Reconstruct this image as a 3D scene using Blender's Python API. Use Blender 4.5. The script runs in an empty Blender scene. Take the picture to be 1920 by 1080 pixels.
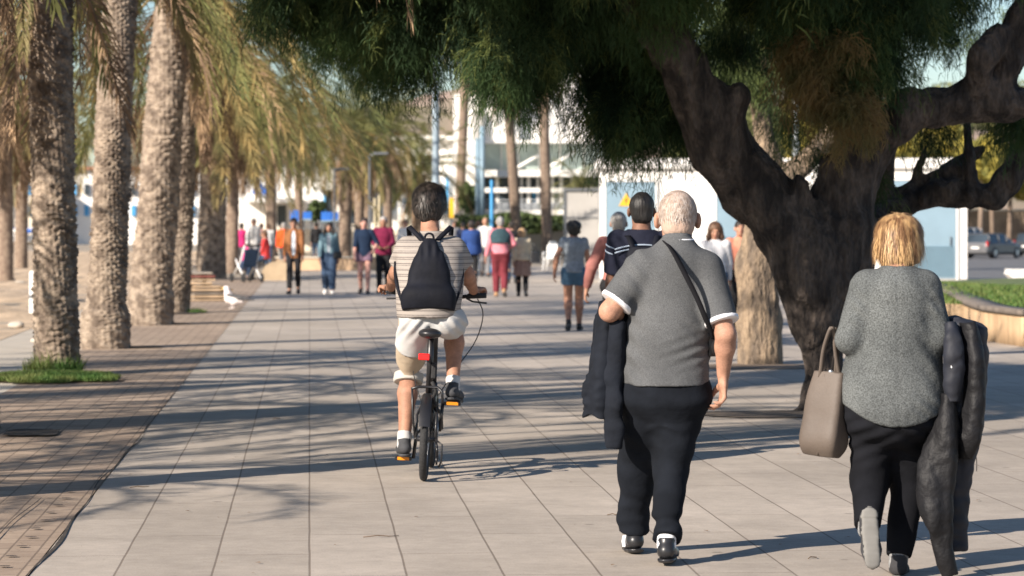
import bpy, math, random
import numpy as np
from mathutils import Vector, Matrix

# ------------------------------------------------------------ camera, light, exposure
SC = bpy.context.scene
COL = SC.collection
FPX = 5500.0                       # focal length in photograph pixels
HOR = 421.0                        # horizon row of the photograph
CAMZ = 1.57
cam_d = bpy.data.cameras.new("camera")
cam = bpy.data.objects.new("camera", cam_d)
COL.objects.link(cam)
cam.location = (0, 0, CAMZ)
cam.rotation_euler = (math.radians(90), 0, 0)
cam_d.sensor_width = 36.0
cam_d.lens = FPX / 1920 * 36
cam_d.shift_y = (HOR - 540) / 1920
cam_d.clip_start = 0.5
cam_d.clip_end = 3000
cam_d.dof.use_dof = True
cam_d.dof.focus_distance = 15.5
cam_d.dof.aperture_fstop = 4.6
SC.camera = cam

SUN_EL = math.radians(27)
SUN_AZ = math.radians(46)          # shadows run forward and this far to the right
world = bpy.data.worlds.new("World")
SC.world = world
world.use_nodes = True
wn = world.node_tree
wn.nodes.clear()
sky = wn.nodes.new("ShaderNodeTexSky")
sky.sky_type = 'NISHITA'
sky.sun_disc = False
sky.sun_elevation = SUN_EL
sky.sun_rotation = math.atan2(-math.sin(SUN_AZ), -math.cos(SUN_AZ))
sky.air_density = 1.0
sky.dust_density = 0.3
sky.ozone_density = 3.5
bg = wn.nodes.new("ShaderNodeBackground")
bg.inputs[1].default_value = 0.066
wo = wn.nodes.new("ShaderNodeOutputWorld")
wn.links.new(sky.outputs[0], bg.inputs[0])
wn.links.new(bg.outputs[0], wo.inputs[0])

sun_d = bpy.data.lights.new("sun", 'SUN')
sun_d.energy = 4.6
sun_d.angle = math.radians(0.4)
sun_d.color = (1.0, 0.89, 0.77)
sun = bpy.data.objects.new("sun", sun_d)
COL.objects.link(sun)
_dir = Vector((math.sin(SUN_AZ) * math.cos(SUN_EL), math.cos(SUN_AZ) * math.cos(SUN_EL), -math.sin(SUN_EL)))
sun.rotation_euler = _dir.to_track_quat('-Z', 'Y').to_euler()
sun.location = (-10, -10, 12)

SC.view_settings.view_transform = 'Standard'
SC.view_settings.look = 'None'
SC.view_settings.exposure = 0.98
SC.view_settings.gamma = 1.0
SC.render.engine = 'CYCLES'
SC.cycles.max_bounces = 6
SC.cycles.transparent_max_bounces = 8

RNG = np.random.default_rng(7)
random.seed(7)

# ------------------------------------------------------------ placing helpers
def depth_of(py):                  # depth of a ground point seen at this row
    return FPX * CAMZ / (py - HOR)
def W(px, py, d):                  # world point at depth d seen at a pixel
    return np.array([(px - 960) / FPX * d, d, CAMZ - (py - HOR) / FPX * d])
def G(px, py):                     # ground point seen at a pixel
    d = depth_of(py)
    return np.array([(px - 960) / FPX * d, d, 0.0])

# ------------------------------------------------------------ materials
def mat(name, c, rough=0.75, var=0.12, scale=6.0, c2=None, bump=0.0, bscale=40.0, stretch=(1, 1, 1),
        metal=0.0, spec=0.5, detail=3.0, fine=0.0, fscale=200.0, emit=None, trans=0.0, objvar=0.0, hi=0.62, lo=0.38, bdist=0.02):
    m = bpy.data.materials.new(name)
    m.use_nodes = True
    nt = m.node_tree
    nt.nodes.clear()
    N = nt.nodes.new
    out = N("ShaderNodeOutputMaterial")
    p = N("ShaderNodeBsdfPrincipled")
    nt.links.new(p.outputs[0], out.inputs[0])
    p.inputs["Roughness"].default_value = rough
    p.inputs["Metallic"].default_value = metal
    p.inputs["Specular IOR Level"].default_value = spec
    tc = N("ShaderNodeTexCoord")
    mp = N("ShaderNodeMapping")
    mp.inputs["Scale"].default_value = stretch
    nt.links.new(tc.outputs["Object"], mp.inputs[0])
    nz = N("ShaderNodeTexNoise")
    nz.inputs["Scale"].default_value = scale
    nz.inputs["Detail"].default_value = detail
    nt.links.new(mp.outputs[0], nz.inputs[0])
    rp = N("ShaderNodeValToRGB")
    a = c2 if c2 is not None else tuple(x * (1 - var) for x in c)
    b = c if c2 is not None else tuple(min(1, x * (1 + var)) for x in c)
    rp.color_ramp.elements[0].color = (*a, 1)
    rp.color_ramp.elements[1].color = (*b, 1)
    rp.color_ramp.elements[0].position = lo
    rp.color_ramp.elements[1].position = hi
    nt.links.new(nz.outputs[0], rp.inputs[0])
    colout = rp.outputs[0]
    if fine > 0:
        n2 = N("ShaderNodeTexNoise")
        n2.inputs["Scale"].default_value = fscale
        n2.inputs["Detail"].default_value = 1.0
        nt.links.new(mp.outputs[0], n2.inputs[0])
        mr = N("ShaderNodeMapRange")
        mr.inputs[1].default_value = 0.35
        mr.inputs[2].default_value = 0.65
        mr.inputs[3].default_value = 1 - fine
        mr.inputs[4].default_value = 1 + fine
        nt.links.new(n2.outputs[0], mr.inputs[0])
        mx = N("ShaderNodeMix")
        mx.data_type = 'RGBA'
        mx.blend_type = 'MULTIPLY'
        mx.inputs[0].default_value = 1
        nt.links.new(colout, mx.inputs[6])
        nt.links.new(mr.outputs[0], mx.inputs[7])
        colout = mx.outputs[2]
    if objvar > 0:
        oi = N("ShaderNodeObjectInfo")
        mr = N("ShaderNodeMapRange")
        mr.inputs[3].default_value = 1 - objvar
        mr.inputs[4].default_value = 1 + objvar
        nt.links.new(oi.outputs["Random"], mr.inputs[0])
        mx = N("ShaderNodeMix")
        mx.data_type = 'RGBA'
        mx.blend_type = 'MULTIPLY'
        mx.inputs[0].default_value = 1
        nt.links.new(colout, mx.inputs[6])
        nt.links.new(mr.outputs[0], mx.inputs[7])
        colout = mx.outputs[2]
    nt.links.new(colout, p.inputs["Base Color"])
    if bump > 0:
        nb = N("ShaderNodeTexNoise")
        nb.inputs["Scale"].default_value = bscale
        nb.inputs["Detail"].default_value = 4
        nt.links.new(mp.outputs[0], nb.inputs[0])
        bp = N("ShaderNodeBump")
        bp.inputs["Strength"].default_value = bump
        bp.inputs["Distance"].default_value = bdist
        nt.links.new(nb.outputs[0], bp.inputs["Height"])
        nt.links.new(bp.outputs[0], p.inputs["Normal"])
    if emit:
        p.inputs["Emission Color"].default_value = (*c, 1)
        p.inputs["Emission Strength"].default_value = emit
    if trans > 0:
        tr = N("ShaderNodeBsdfTranslucent")
        nt.links.new(colout, tr.inputs[0])
        ms = N("ShaderNodeMixShader")
        ms.inputs[0].default_value = trans
        nt.links.new(p.outputs[0], ms.inputs[1])
        nt.links.new(tr.outputs[0], ms.inputs[2])
        nt.links.new(ms.outputs[0], out.inputs[0])
    m["_p"] = p.name
    return m

def brick_mat(name, c1, c2, mortar, bw, rh, ms, rough=0.85, stain=0.12, swap=True, offset=0.5, bump=0.25, grain=0.05):
    m = bpy.data.materials.new(name)
    m.use_nodes = True
    nt = m.node_tree
    N = nt.nodes.new
    L = nt.links.new
    p = nt.nodes["Principled BSDF"]
    p.inputs["Roughness"].default_value = rough
    p.inputs["Specular IOR Level"].default_value = 0.3
    tc = N("ShaderNodeTexCoord")
    mp = N("ShaderNodeMapping")
    L(tc.outputs["Object"], mp.inputs[0])
    if swap:
        mp.inputs["Rotation"].default_value = (0, 0, math.radians(90))
    # wobble the joints slightly
    wz = N("ShaderNodeTexNoise"); wz.inputs["Scale"].default_value = 0.9
    L(mp.outputs[0], wz.inputs[0])
    vm = N("ShaderNodeVectorMath"); vm.operation = 'SCALE'; vm.inputs["Scale"].default_value = 0.012
    vs = N("ShaderNodeVectorMath"); vs.operation = 'SUBTRACT'; vs.inputs[1].default_value = (0.5, 0.5, 0.5)
    L(wz.outputs["Color"], vs.inputs[0]); L(vs.outputs[0], vm.inputs[0])
    va = N("ShaderNodeVectorMath"); va.operation = 'ADD'
    L(mp.outputs[0], va.inputs[0]); L(vm.outputs[0], va.inputs[1])
    br = N("ShaderNodeTexBrick")
    br.offset = offset
    br.inputs["Scale"].default_value = 1.0
    br.inputs["Brick Width"].default_value = bw
    br.inputs["Row Height"].default_value = rh
    br.inputs["Mortar Size"].default_value = ms
    br.inputs["Mortar Smooth"].default_value = 0.2
    br.inputs["Color1"].default_value = (*c1, 1)
    br.inputs["Color2"].default_value = (*c2, 1)
    br.inputs["Mortar"].default_value = (*mortar, 1)
    L(va.outputs[0], br.inputs[0])
    # stains and worn patches
    cur = br.outputs[0]
    for sc, amt, det in ((0.35, stain, 5), (2.6, stain * 0.8, 4), (14.0, stain * 0.5, 3), (90.0, grain, 2)):
        nz = N("ShaderNodeTexNoise"); nz.inputs["Scale"].default_value = sc; nz.inputs["Detail"].default_value = det
        L(tc.outputs["Object"], nz.inputs[0])
        mr = N("ShaderNodeMapRange")
        mr.inputs[1].default_value = 0.3; mr.inputs[2].default_value = 0.7
        mr.inputs[3].default_value = 1 - amt; mr.inputs[4].default_value = 1 + amt
        L(nz.outputs[0], mr.inputs[0])
        mx = N("ShaderNodeMix"); mx.data_type = 'RGBA'; mx.blend_type = 'MULTIPLY'; mx.inputs[0].default_value = 1
        L(cur, mx.inputs[6]); L(mr.outputs[0], mx.inputs[7])
        cur = mx.outputs[2]
    # dark spots: gum, drips
    for vs_, thr, dk in ((1.7, .035, .62), (5.5, .045, .80)):
        vo = N("ShaderNodeTexVoronoi"); vo.inputs["Scale"].default_value = vs_
        L(tc.outputs["Object"], vo.inputs[0])
        mr = N("ShaderNodeMapRange"); mr.inputs[1].default_value = thr; mr.inputs[2].default_value = thr * 1.7
        mr.inputs[3].default_value = dk; mr.inputs[4].default_value = 1.0
        L(vo.outputs["Distance"], mr.inputs[0])
        mx = N("ShaderNodeMix"); mx.data_type = 'RGBA'; mx.blend_type = 'MULTIPLY'; mx.inputs[0].default_value = 1
        L(cur, mx.inputs[6]); L(mr.outputs[0], mx.inputs[7])
        cur = mx.outputs[2]
    L(cur, p.inputs["Base Color"])
    iv = N("ShaderNodeMath"); iv.operation = 'SUBTRACT'; iv.inputs[0].default_value = 1
    L(br.outputs["Fac"], iv.inputs[1])
    nb = N("ShaderNodeTexNoise"); nb.inputs["Scale"].default_value = 60
    L(tc.outputs["Object"], nb.inputs[0])
    ad = N("ShaderNodeMath"); ad.operation = 'MULTIPLY_ADD'; ad.inputs[1].default_value = 0.35
    L(nb.outputs[0], ad.inputs[0]); L(iv.outputs[0], ad.inputs[2])
    bp = N("ShaderNodeBump"); bp.inputs["Strength"].default_value = bump; bp.inputs["Distance"].default_value = 0.006
    L(ad.outputs[0], bp.inputs["Height"]); L(bp.outputs[0], p.inputs["Normal"])
    return m

# ------------------------------------------------------------ mesh / object helpers
def mesh_np(name, V, F, smooth=True, fm=None):
    """V (n,3) array, F (m,4) or (m,3) int array"""
    me = bpy.data.meshes.new(name)
    V = np.ascontiguousarray(V, dtype=np.float32)
    F = np.ascontiguousarray(F, dtype=np.int32)
    n, k = F.shape
    me.vertices.add(len(V)); me.vertices.foreach_set("co", V.ravel())
    me.loops.add(n * k); me.loops.foreach_set("vertex_index", F.ravel())
    me.polygons.add(n)
    me.polygons.foreach_set("loop_start", np.arange(0, n * k, k, dtype=np.int32))
    me.polygons.foreach_set("loop_total", np.full(n, k, dtype=np.int32))
    if smooth:
        me.polygons.foreach_set("use_smooth", np.ones(n, dtype=bool))
    if fm is not None:
        me.polygons.foreach_set("material_index", np.asarray(fm, dtype=np.int32))
    me.update(calc_edges=True)
    me.validate()
    return me

def link(name, me, m=None, parent=None, loc=None, rotz=0.0):
    o = bpy.data.objects.new(name, me)
    COL.objects.link(o)
    if m is not None and me is not None and len(me.materials) == 0:
        for q in (m if isinstance(m, (list, tuple)) else [m]):
            me.materials.append(q)
    if parent is not None:
        o.parent = parent
    if loc is not None:
        o.location = [float(v) for v in loc]
    if rotz:
        o.rotation_euler = (0, 0, rotz)
    return o

def tag(o, label=None, cat=None, group=None, kind=None):
    if label: o["label"] = label
    if cat: o["category"] = cat
    if group: o["group"] = group
    if kind: o["kind"] = kind
    return o

def thing(name, label, cat, loc, rotz=0.0, group=None):
    o = bpy.data.objects.new(name, None)
    COL.objects.link(o)
    o.empty_display_size = 0.2
    o.location = [float(v) for v in loc]
    o.rotation_euler = (0, 0, rotz)
    return tag(o, label, cat, group)

class MB:
    """collects boxes, tubes and sheets into one mesh"""
    def __init__(s):
        s.v = []; s.f = []; s.m = []; s.cur = 0; s.sm = []
    def add(s, V, F, smooth=False):
        b = len(s.v)
        s.v += [tuple(map(float, p)) for p in V]
        s.f += [tuple(int(i) + b for i in q) for q in F]
        s.m += [s.cur] * len(F); s.sm += [smooth] * len(F)
        return s
    def box(s, x0, x1, y0, y1, z0, z1, ch=0.0, R=None, o=None):
        if ch <= 0:
            V = [(x, y, z) for z in (z0, z1) for y in (y0, y1) for x in (x0, x1)]
            F = [(0, 2, 3, 1), (4, 5, 7, 6), (0, 1, 5, 4), (2, 6, 7, 3), (0, 4, 6, 2), (1, 3, 7, 5)]
        else:
            V = []; c = ch
            xs = (x0, x0 + c, x1 - c, x1); ys = (y0, y0 + c, y1 - c, y1)
            def ring(z, e):
                a, b = (0, 3) if e == 0 else (1, 2)
                if e == 0:
                    return [(xs[1], ys[0], z), (xs[2], ys[0], z), (xs[3], ys[1], z), (xs[3], ys[2], z),
                            (xs[2], ys[3], z), (xs[1], ys[3], z), (xs[0], ys[2], z), (xs[0], ys[1], z)]
                return [(xs[1], ys[1], z), (xs[2], ys[1], z), (xs[2], ys[1], z), (xs[2], ys[2], z),
                        (xs[2], ys[2], z), (xs[1], ys[2], z), (xs[1], ys[2], z), (xs[1], ys[1], z)]
            R4 = [ring(z0, 1), ring(z0 + c, 0), ring(z1 - c, 0), ring(z1, 1)]
            for r in R4: V += r
            F = []
            for k in range(3):
                for i in range(8):
                    j = (i + 1) % 8
                    F.append((k * 8 + i, k * 8 + j, k * 8 + 8 + j, k * 8 + 8 + i))
            F += [tuple(range(7, -1, -1)), tuple(24 + i for i in range(8))]
        V = np.array(V, float)
        if R is not None: V = V @ np.array(R).T
        if o is not None: V = V + np.array(o)
        return s.add(V, F)
    def tube(s, pts, r, n=8, cap=True, flat=None):
        pts = [np.array(p, float) for p in pts]
        rs = [r] * len(pts) if np.isscalar(r) else list(r)
        V = []; F = []
        up = None
        for i, p in enumerate(pts):
            t = pts[min(i + 1, len(pts) - 1)] - pts[max(i - 1, 0)]
            t /= (np.linalg.norm(t) + 1e-9)
            if up is None:
                up = np.array([0, 0, 1.0]) if abs(t[2]) < 0.9 else np.array([0, 1.0, 0])
            a = np.cross(t, up); a /= (np.linalg.norm(a) + 1e-9)
            b = np.cross(a, t); up = b
            for k in range(n):
                th = 2 * math.pi * k / n
                fb = 1.0 if flat is None else flat
                V.append(p + rs[i] * (a * math.cos(th) + b * fb * math.sin(th)))
        for i in range(len(pts) - 1):
            for k in range(n):
                j = (k + 1) % n
                F.append((i * n + k, i * n + j, i * n + n + j, i * n + n + k))
        if cap:
            F.append(tuple(range(n - 1, -1, -1)))
            F.append(tuple((len(pts) - 1) * n + k for k in range(n)))
        F = [q[::-1] for q in F]
        return s.add(V, F, True)
    def lathe(s, prof, n=24, o=(0, 0, 0), axis='z'):
        V = []; F = []
        for (r, z) in prof:
            for k in range(n):
                th = 2 * math.pi * k / n
                q = (r * math.cos(th), r * math.sin(th), z)
                if axis == 'x': q = (q[2], q[0], q[1])
                if axis == 'y': q = (q[1], q[2], q[0])
                V.append((q[0] + o[0], q[1] + o[1], q[2] + o[2]))
        for i in range(len(prof) - 1):
            for k in range(n):
                j = (k + 1) % n
                F.append((i * n + k, i * n + j, i * n + n + j, i * n + n + k))
        return s.add(V, F, True)
    def prism(s, poly, y0, y1, smooth=False):      # poly in xz, extruded along y
        n = len(poly)
        V = [(x, y0, z) for x, z in poly] + [(x, y1, z) for x, z in poly]
        F = [tuple(range(n)), tuple(range(2 * n - 1, n - 1, -1))]
        F += [(i, i + n, (i + 1) % n + n, (i + 1) % n) for i in range(n)]
        return s.add(V, F, smooth)
    def mesh(s, name):
        me = bpy.data.meshes.new(name)
        me.from_pydata(s.v, [], s.f)
        me.polygons.foreach_set("material_index", np.array(s.m, dtype=np.int32))
        me.polygons.foreach_set("use_smooth", np.array(s.sm, dtype=bool))
        me.update()
        return me
    def build(s, name, m, parent=None, loc=None, rotz=0.0):
        return link(name, s.mesh(name), m, parent, loc, rotz)

# ------------------------------------------------------------ implicit surfaces, for bodies, clothes and gnarled wood
def unit(v):
    v = np.array(v, float)
    return v / (np.linalg.norm(v) + 1e-12)

class SDF:
    def __init__(s, lo, hi, res):
        s.lo = np.array(lo, float); s.res = float(res)
        s.n = np.maximum(4, np.ceil((np.array(hi, float) - s.lo) / res).astype(int) + 1)
        s.F = np.full(s.n, 0.5, dtype=np.float32)
        s.ax = [(s.lo[i] + np.arange(s.n[i]) * res).astype(np.float32) for i in range(3)]
    def reg(s, lo, hi):
        a = np.clip(np.floor((np.array(lo) - s.lo) / s.res).astype(int), 0, s.n - 1)
        b = np.clip(np.ceil((np.array(hi) - s.lo) / s.res).astype(int) + 1, 1, s.n)
        sl = tuple(slice(a[i], max(b[i], a[i] + 1)) for i in range(3))
        return sl, s.ax[0][sl[0]][:, None, None], s.ax[1][sl[1]][None, :, None], s.ax[2][sl[2]][None, None, :]
    def put(s, sl, d, k, sub=False):
        F = s.F[sl]
        if sub:
            s.F[sl] = np.maximum(F, -d); return
        if k <= 0:
            s.F[sl] = np.minimum(F, d); return
        h = np.clip(0.5 + 0.5 * (F - d) / k, 0, 1)
        s.F[sl] = F * (1 - h) + d * h - k * h * (1 - h)
    def cone(s, a, b, ra, rb, k=0.02, flat=None, capb=False, capa=False, sub=False):
        a = np.array(a, float); b = np.array(b, float)
        m = max(ra, rb) + k + 2 * s.res
        sl, X, Y, Z = s.reg(np.minimum(a, b) - m, np.maximum(a, b) + m)
        ba = b - a; L2 = float(ba @ ba) + 1e-9; L = math.sqrt(L2)
        tt = ((X - a[0]) * ba[0] + (Y - a[1]) * ba[1] + (Z - a[2]) * ba[2]) / L2
        t = np.clip(tt, 0, 1)
        vx = X - a[0] - t * ba[0]; vy = Y - a[1] - t * ba[1]; vz = Z - a[2] - t * ba[2]
        if flat is not None:
            ax, f = unit(flat[0]), flat[1]
            q = (vx * ax[0] + vy * ax[1] + vz * ax[2]) * (f - 1)
            vx = vx + q * ax[0]; vy = vy + q * ax[1]; vz = vz + q * ax[2]
        d = np.sqrt(vx * vx + vy * vy + vz * vz) - (ra + (rb - ra) * t)
        if capb: d = np.maximum(d, (tt - 1) * L)
        if capa: d = np.maximum(d, -tt * L)
        s.put(sl, d, k, sub)
    def chain(s, pts, k=0.02, flat=None, capend=False):
        for i in range(len(pts) - 1):
            s.cone(pts[i][0], pts[i + 1][0], pts[i][1], pts[i + 1][1], k, flat, capb=(capend and i == len(pts) - 2))
    def ell(s, c, r, R=None, k=0.02, sub=False):
        c = np.array(c, float); r = np.array(r, float)
        m = r.max() + k + 2 * s.res
        sl, X, Y, Z = s.reg(c - m, c + m)
        x = X - c[0]; y = Y - c[1]; z = Z - c[2]
        if R is not None:
            R = np.array(R)
            x, y, z = (R[0, 0] * x + R[1, 0] * y + R[2, 0] * z, R[0, 1] * x + R[1, 1] * y + R[2, 1] * z,
                       R[0, 2] * x + R[1, 2] * y + R[2, 2] * z)
        q = np.sqrt((x / r[0]) ** 2 + (y / r[1]) ** 2 + (z / r[2]) ** 2)
        q2 = np.sqrt((x / r[0] ** 2) ** 2 + (y / r[1] ** 2) ** 2 + (z / r[2] ** 2) ** 2) + 1e-6
        s.put(sl, q * (q - 1) / q2, k, sub)
    def loft(s, A, B, xd, secs, k=0.02, sub=False, e=2.0, hemf=None):
        """secs rows: t, ox, oy, halfwidth, halfdepth along the axis A to B"""
        A = np.array(A, float); B = np.array(B, float)
        ax = B - A; L = np.linalg.norm(ax); ax = ax / L
        xd = np.array(xd, float); xd = unit(xd - ax * (xd @ ax)); yd = np.cross(ax, xd)
        secs = np.array(secs, float)
        t0, t1 = secs[0, 0], secs[-1, 0]
        tq = np.linspace(t0, t1, 48)
        # Catmull-Rom through the sections
        cols = []
        T = secs[:, 0]
        for c in range(1, 5):
            Yv = secs[:, c]
            g = np.gradient(Yv, T) if len(T) > 1 else np.zeros(1)
            idx = np.clip(np.searchsorted(T, tq, side='right') - 1, 0, len(T) - 2)
            hh = T[idx + 1] - T[idx]; u = (tq - T[idx]) / hh
            cols.append((2 * u**3 - 3 * u**2 + 1) * Yv[idx] + (u**3 - 2 * u**2 + u) * hh * g[idx]
                        + (-2 * u**3 + 3 * u**2) * Yv[idx + 1] + (u**3 - u**2) * hh * g[idx + 1])
        m = max(secs[:, 3].max(), secs[:, 4].max()) + max(abs(secs[:, 1]).max(), abs(secs[:, 2]).max()) + k + 2 * s.res
        P0 = A + ax * L * t0; P1 = A + ax * L * t1
        sl, X, Y, Z = s.reg(np.minimum(P0, P1) - m, np.maximum(P0, P1) + m)
        x = X - A[0]; y = Y - A[1]; z = Z - A[2]
        t = (x * ax[0] + y * ax[1] + z * ax[2]) / L
        u = x * xd[0] + y * xd[1] + z * xd[2]
        v = x * yd[0] + y * yd[1] + z * yd[2]
        ox, oy, w, dd = [np.interp(t, tq, c).astype(np.float32) for c in cols]
        uu = np.abs(u - ox) / w; vv = np.abs(v - oy) / dd
        q = (uu ** e + vv ** e) ** (1 / e)
        d = (q - 1) * np.minimum(w, dd) * 0.9
        lo = t0 if hemf is None else t0 + hemf(u, v) / L
        d = np.maximum(d, np.maximum((lo - t) * L, (t - t1) * L))
        s.put(sl, d, k, sub)
    def cut(s, point, normal):       # removes everything on the side the normal points to
        n = unit(normal); p = np.array(point)
        X, Y, Z = s.ax[0][:, None, None], s.ax[1][None, :, None], s.ax[2][None, None, :]
        d = (X - p[0]) * n[0] + (Y - p[1]) * n[1] + (Z - p[2]) * n[2]
        s.F = np.maximum(s.F, d.astype(np.float32))
    def warp(s, fn):
        s.F = (s.F + fn(s.ax[0][:, None, None], s.ax[1][None, :, None], s.ax[2][None, None, :])).astype(np.float32)
    def surf(s):
        F = s.F
        F = np.pad(F, 1, constant_values=0.5)
        S = F < 0
        nx, ny, nz = F.shape
        a = S[:-1, :-1, :-1].astype(np.int8)
        cnt = np.zeros((nx - 1, ny - 1, nz - 1), dtype=np.int8)
        offs = [(i, j, k) for i in (0, 1) for j in (0, 1) for k in (0, 1)]
        for i, j, k in offs:
            cnt += S[i:nx - 1 + i, j:ny - 1 + j, k:nz - 1 + k]
        mask = (cnt > 0) & (cnt < 8)
        I, J, K = np.nonzero(mask)
        idx = np.full(mask.shape, -1, dtype=np.int32)
        idx[I, J, K] = np.arange(len(I))
        acc = np.zeros((len(I), 3)); num = np.zeros(len(I))
        val = {o: F[I + o[0], J + o[1], K + o[2]] for o in offs}
        for ax in range(3):
            for o in offs:
                if o[ax] == 1: continue
                o2 = tuple(1 if q == ax else o[q] for q in range(3))
                f0, f1 = val[o], val[o2]
                c = (f0 < 0) != (f1 < 0)
                t = np.where(c, f0 / np.where(c, f0 - f1, 1), 0)
                for q in range(3):
                    acc[:, q] += np.where(c, t if q == ax else o[q], 0)
                num += c
        P = acc / num[:, None] + np.stack([I, J, K], 1)
        P = (P - 1) * s.res + s.lo
        faces = []
        for ax in range(3):
            b, c = (ax + 1) % 3, (ax + 2) % 3
            s0 = [slice(0, -1)] * 3; s1 = [slice(0, -1)] * 3
            s0[ax] = slice(0, -1); s1[ax] = slice(1, None)
            A0 = S[tuple(s0)]; A1 = S[tuple(s1)]
            E = np.argwhere(A0 != A1)
            E = E[(E[:, b] > 0) & (E[:, c] > 0)]
            fl = A0[E[:, 0], E[:, 1], E[:, 2]]
            def g(db, dc):
                q = E.copy(); q[:, b] -= db; q[:, c] -= dc
                return idx[q[:, 0], q[:, 1], q[:, 2]]
            Q = np.stack([g(1, 1), g(0, 1), g(0, 0), g(1, 0)], 1)
            Q[~fl] = Q[~fl][:, ::-1]
            faces.append(Q)
        Fc = np.concatenate(faces)
        Fc = Fc[(Fc >= 0).all(1)]
        return P, Fc
    def build(s, name, m, parent=None, facemat=None, relax=1, post=None):
        P, Fc = s.surf()
        for _ in range(relax):
            A = np.zeros_like(P); n = np.zeros(len(P))
            for i in range(4):
                np.add.at(A, Fc[:, i], P[Fc[:, (i + 1) % 4]]); np.add.at(n, Fc[:, i], 1)
            P = P * 0.5 + 0.5 * A / np.maximum(n, 1)[:, None]
        if post is not None: P = post(P)
        fm = None
        if facemat is not None:
            fm = facemat(P[Fc].mean(1))
        return link(name, mesh_np(name, P, Fc, True, fm), m, parent)

def pnoise(X, Y, Z, sc, seed=0):
    """cheap smooth pseudo-noise, about -1..1"""
    r = np.random.default_rng(seed)
    out = 0
    for i in range(5):
        d = r.normal(size=3); d /= np.linalg.norm(d); f = sc * (0.7 + 0.8 * r.random()); ph = r.random() * 6.28
        e = r.normal(size=3); e /= np.linalg.norm(e)
        out = out + np.sin((X * d[0] + Y * d[1] + Z * d[2]) * f + ph + 1.3 * np.sin((X * e[0] + Y * e[1] + Z * e[2]) * f * 0.7 + ph * 2))
    return out / 3.2
# ============================================================ THE SETTING
PATH = math.radians(3.95)
def PW(u, v):                      # path coordinates (across, along) to world
    return np.array([u * math.cos(PATH) - v * math.sin(PATH), u * math.sin(PATH) + v * math.cos(PATH), 0.0])
def sst(t):
    t = np.clip(t, 0, 1); return t * t * (3 - 2 * t)
def gz(X, Y):                      # the car park beyond the booth lies a little lower
    return -0.43 * sst((Y - 84) / 20) * sst((X - 8.5) / 4)

def sheet(name, us, vs, z, m, zf=None, world=False, kind='structure'):
    U, Vv = np.meshgrid(us, vs, indexing='ij')
    ca, sa = math.cos(PATH), math.sin(PATH)
    if world: X, Y = U, Vv
    else: X, Y = U * ca - Vv * sa, U * sa + Vv * ca
    Z = z + gz(X, Y)
    if zf is not None: Z = Z + zf(U, Vv)
    P = np.stack([U.ravel(), Vv.ravel(), Z.ravel()], 1)
    n, k = len(us), len(vs)
    i, j = np.meshgrid(np.arange(n - 1), np.arange(k - 1), indexing='ij')
    a = (i * k + j).ravel()
    F = np.stack([a, a + k, a + k + 1, a + 1], 1)
    o = link(name, mesh_np(name, P, F, True), m, None, None, 0 if world else PATH)
    return tag(o, kind=kind)

m_ground = mat("packed_earth", (0.34, 0.28, 0.21), 0.95, 0.15, 0.6, fine=0.1, fscale=20)
m_slab = brick_mat("concrete_slabs", (0.42, 0.367, 0.312), (0.365, 0.318, 0.268), (0.20, 0.165, 0.135), 1.75, 0.435, 0.0055, 0.8, 0.13, grain=.09)
m_brick = brick_mat("clay_pavers", (0.37, 0.285, 0.215), (0.31, 0.235, 0.178), (0.19, 0.145, 0.11), 0.24, 0.145, 0.006, 0.88, 0.15)
m_kerb = mat("pale_concrete", (0.46, 0.41, 0.34), 0.9, 0.08, 1.5, fine=0.06, fscale=60)
m_sand = mat("sand", (0.50, 0.375, 0.255), 1.0, 0.14, 1.2, bump=0.5, bscale=5, fine=0.12, fscale=12)
m_asph = mat("asphalt", (0.13, 0.13, 0.135), 0.9, 0.1, 2.0, fine=0.1, fscale=80)
m_soil = mat("dark_soil", (0.045, 0.035, 0.028), 1.0, 0.3, 12, bump=0.6, bscale=40)
m_grass = mat("grass_blades", (0.075, 0.16, 0.03), 0.7, c2=(0.16, 0.19, 0.05), scale=3, trans=0.25)

far = np.concatenate([np.linspace(-900, -60, 10), np.linspace(-40, 60, 51), np.linspace(80, 900, 10)])
fy = np.concatenate([np.linspace(-60, 80, 36), np.linspace(84, 130, 24), np.linspace(140, 2500, 24)])
sheet("ground", far, fy, -0.035, m_ground, world=True)
us = np.concatenate([[-1.25], np.arange(0, 30, 1.0)])
sheet("promenade_pavement", us, np.concatenate([np.arange(-12, 84, 4), np.arange(84, 112, 2.0)]), 0.0, m_slab)
sheet("brick_paving", np.array([-2.86, -2.0, -1.262]), np.arange(-12, 90, 3.0), -0.006, m_brick)
sheet("kerb_path", np.array([-4.2, -3.5, -2.87]), np.arange(-12, 90, 3.0), -0.010, m_kerb)
def sandf(U, V):
    return (0.05 * np.sin(U * 1.9 + V * .7) + 0.04 * np.sin(U * 4.3 - V * 1.3 + 1) + 0.03 * np.sin(V * 3.1 + U)) * np.clip((-4.3 - U) / .8, 0, 1) + 0.02
sheet("beach_sand", np.concatenate([np.linspace(-70, -12, 30), np.linspace(-11.5, -4.22, 50)]), np.linspace(-5, 170, 300), -0.03, m_sand, sandf)
sheet("sea", np.linspace(-900, -70, 5), np.linspace(-40, 900, 5), -0.02, mat("sea_water", (0.05, 0.12, 0.16), 0.2, 0.1, 0.5, bump=0.3, bscale=2), world=False)
sheet("car_park_road", np.linspace(9.2, 70, 30), np.linspace(108, 200, 40), 0.004, m_asph, world=True)

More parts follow.
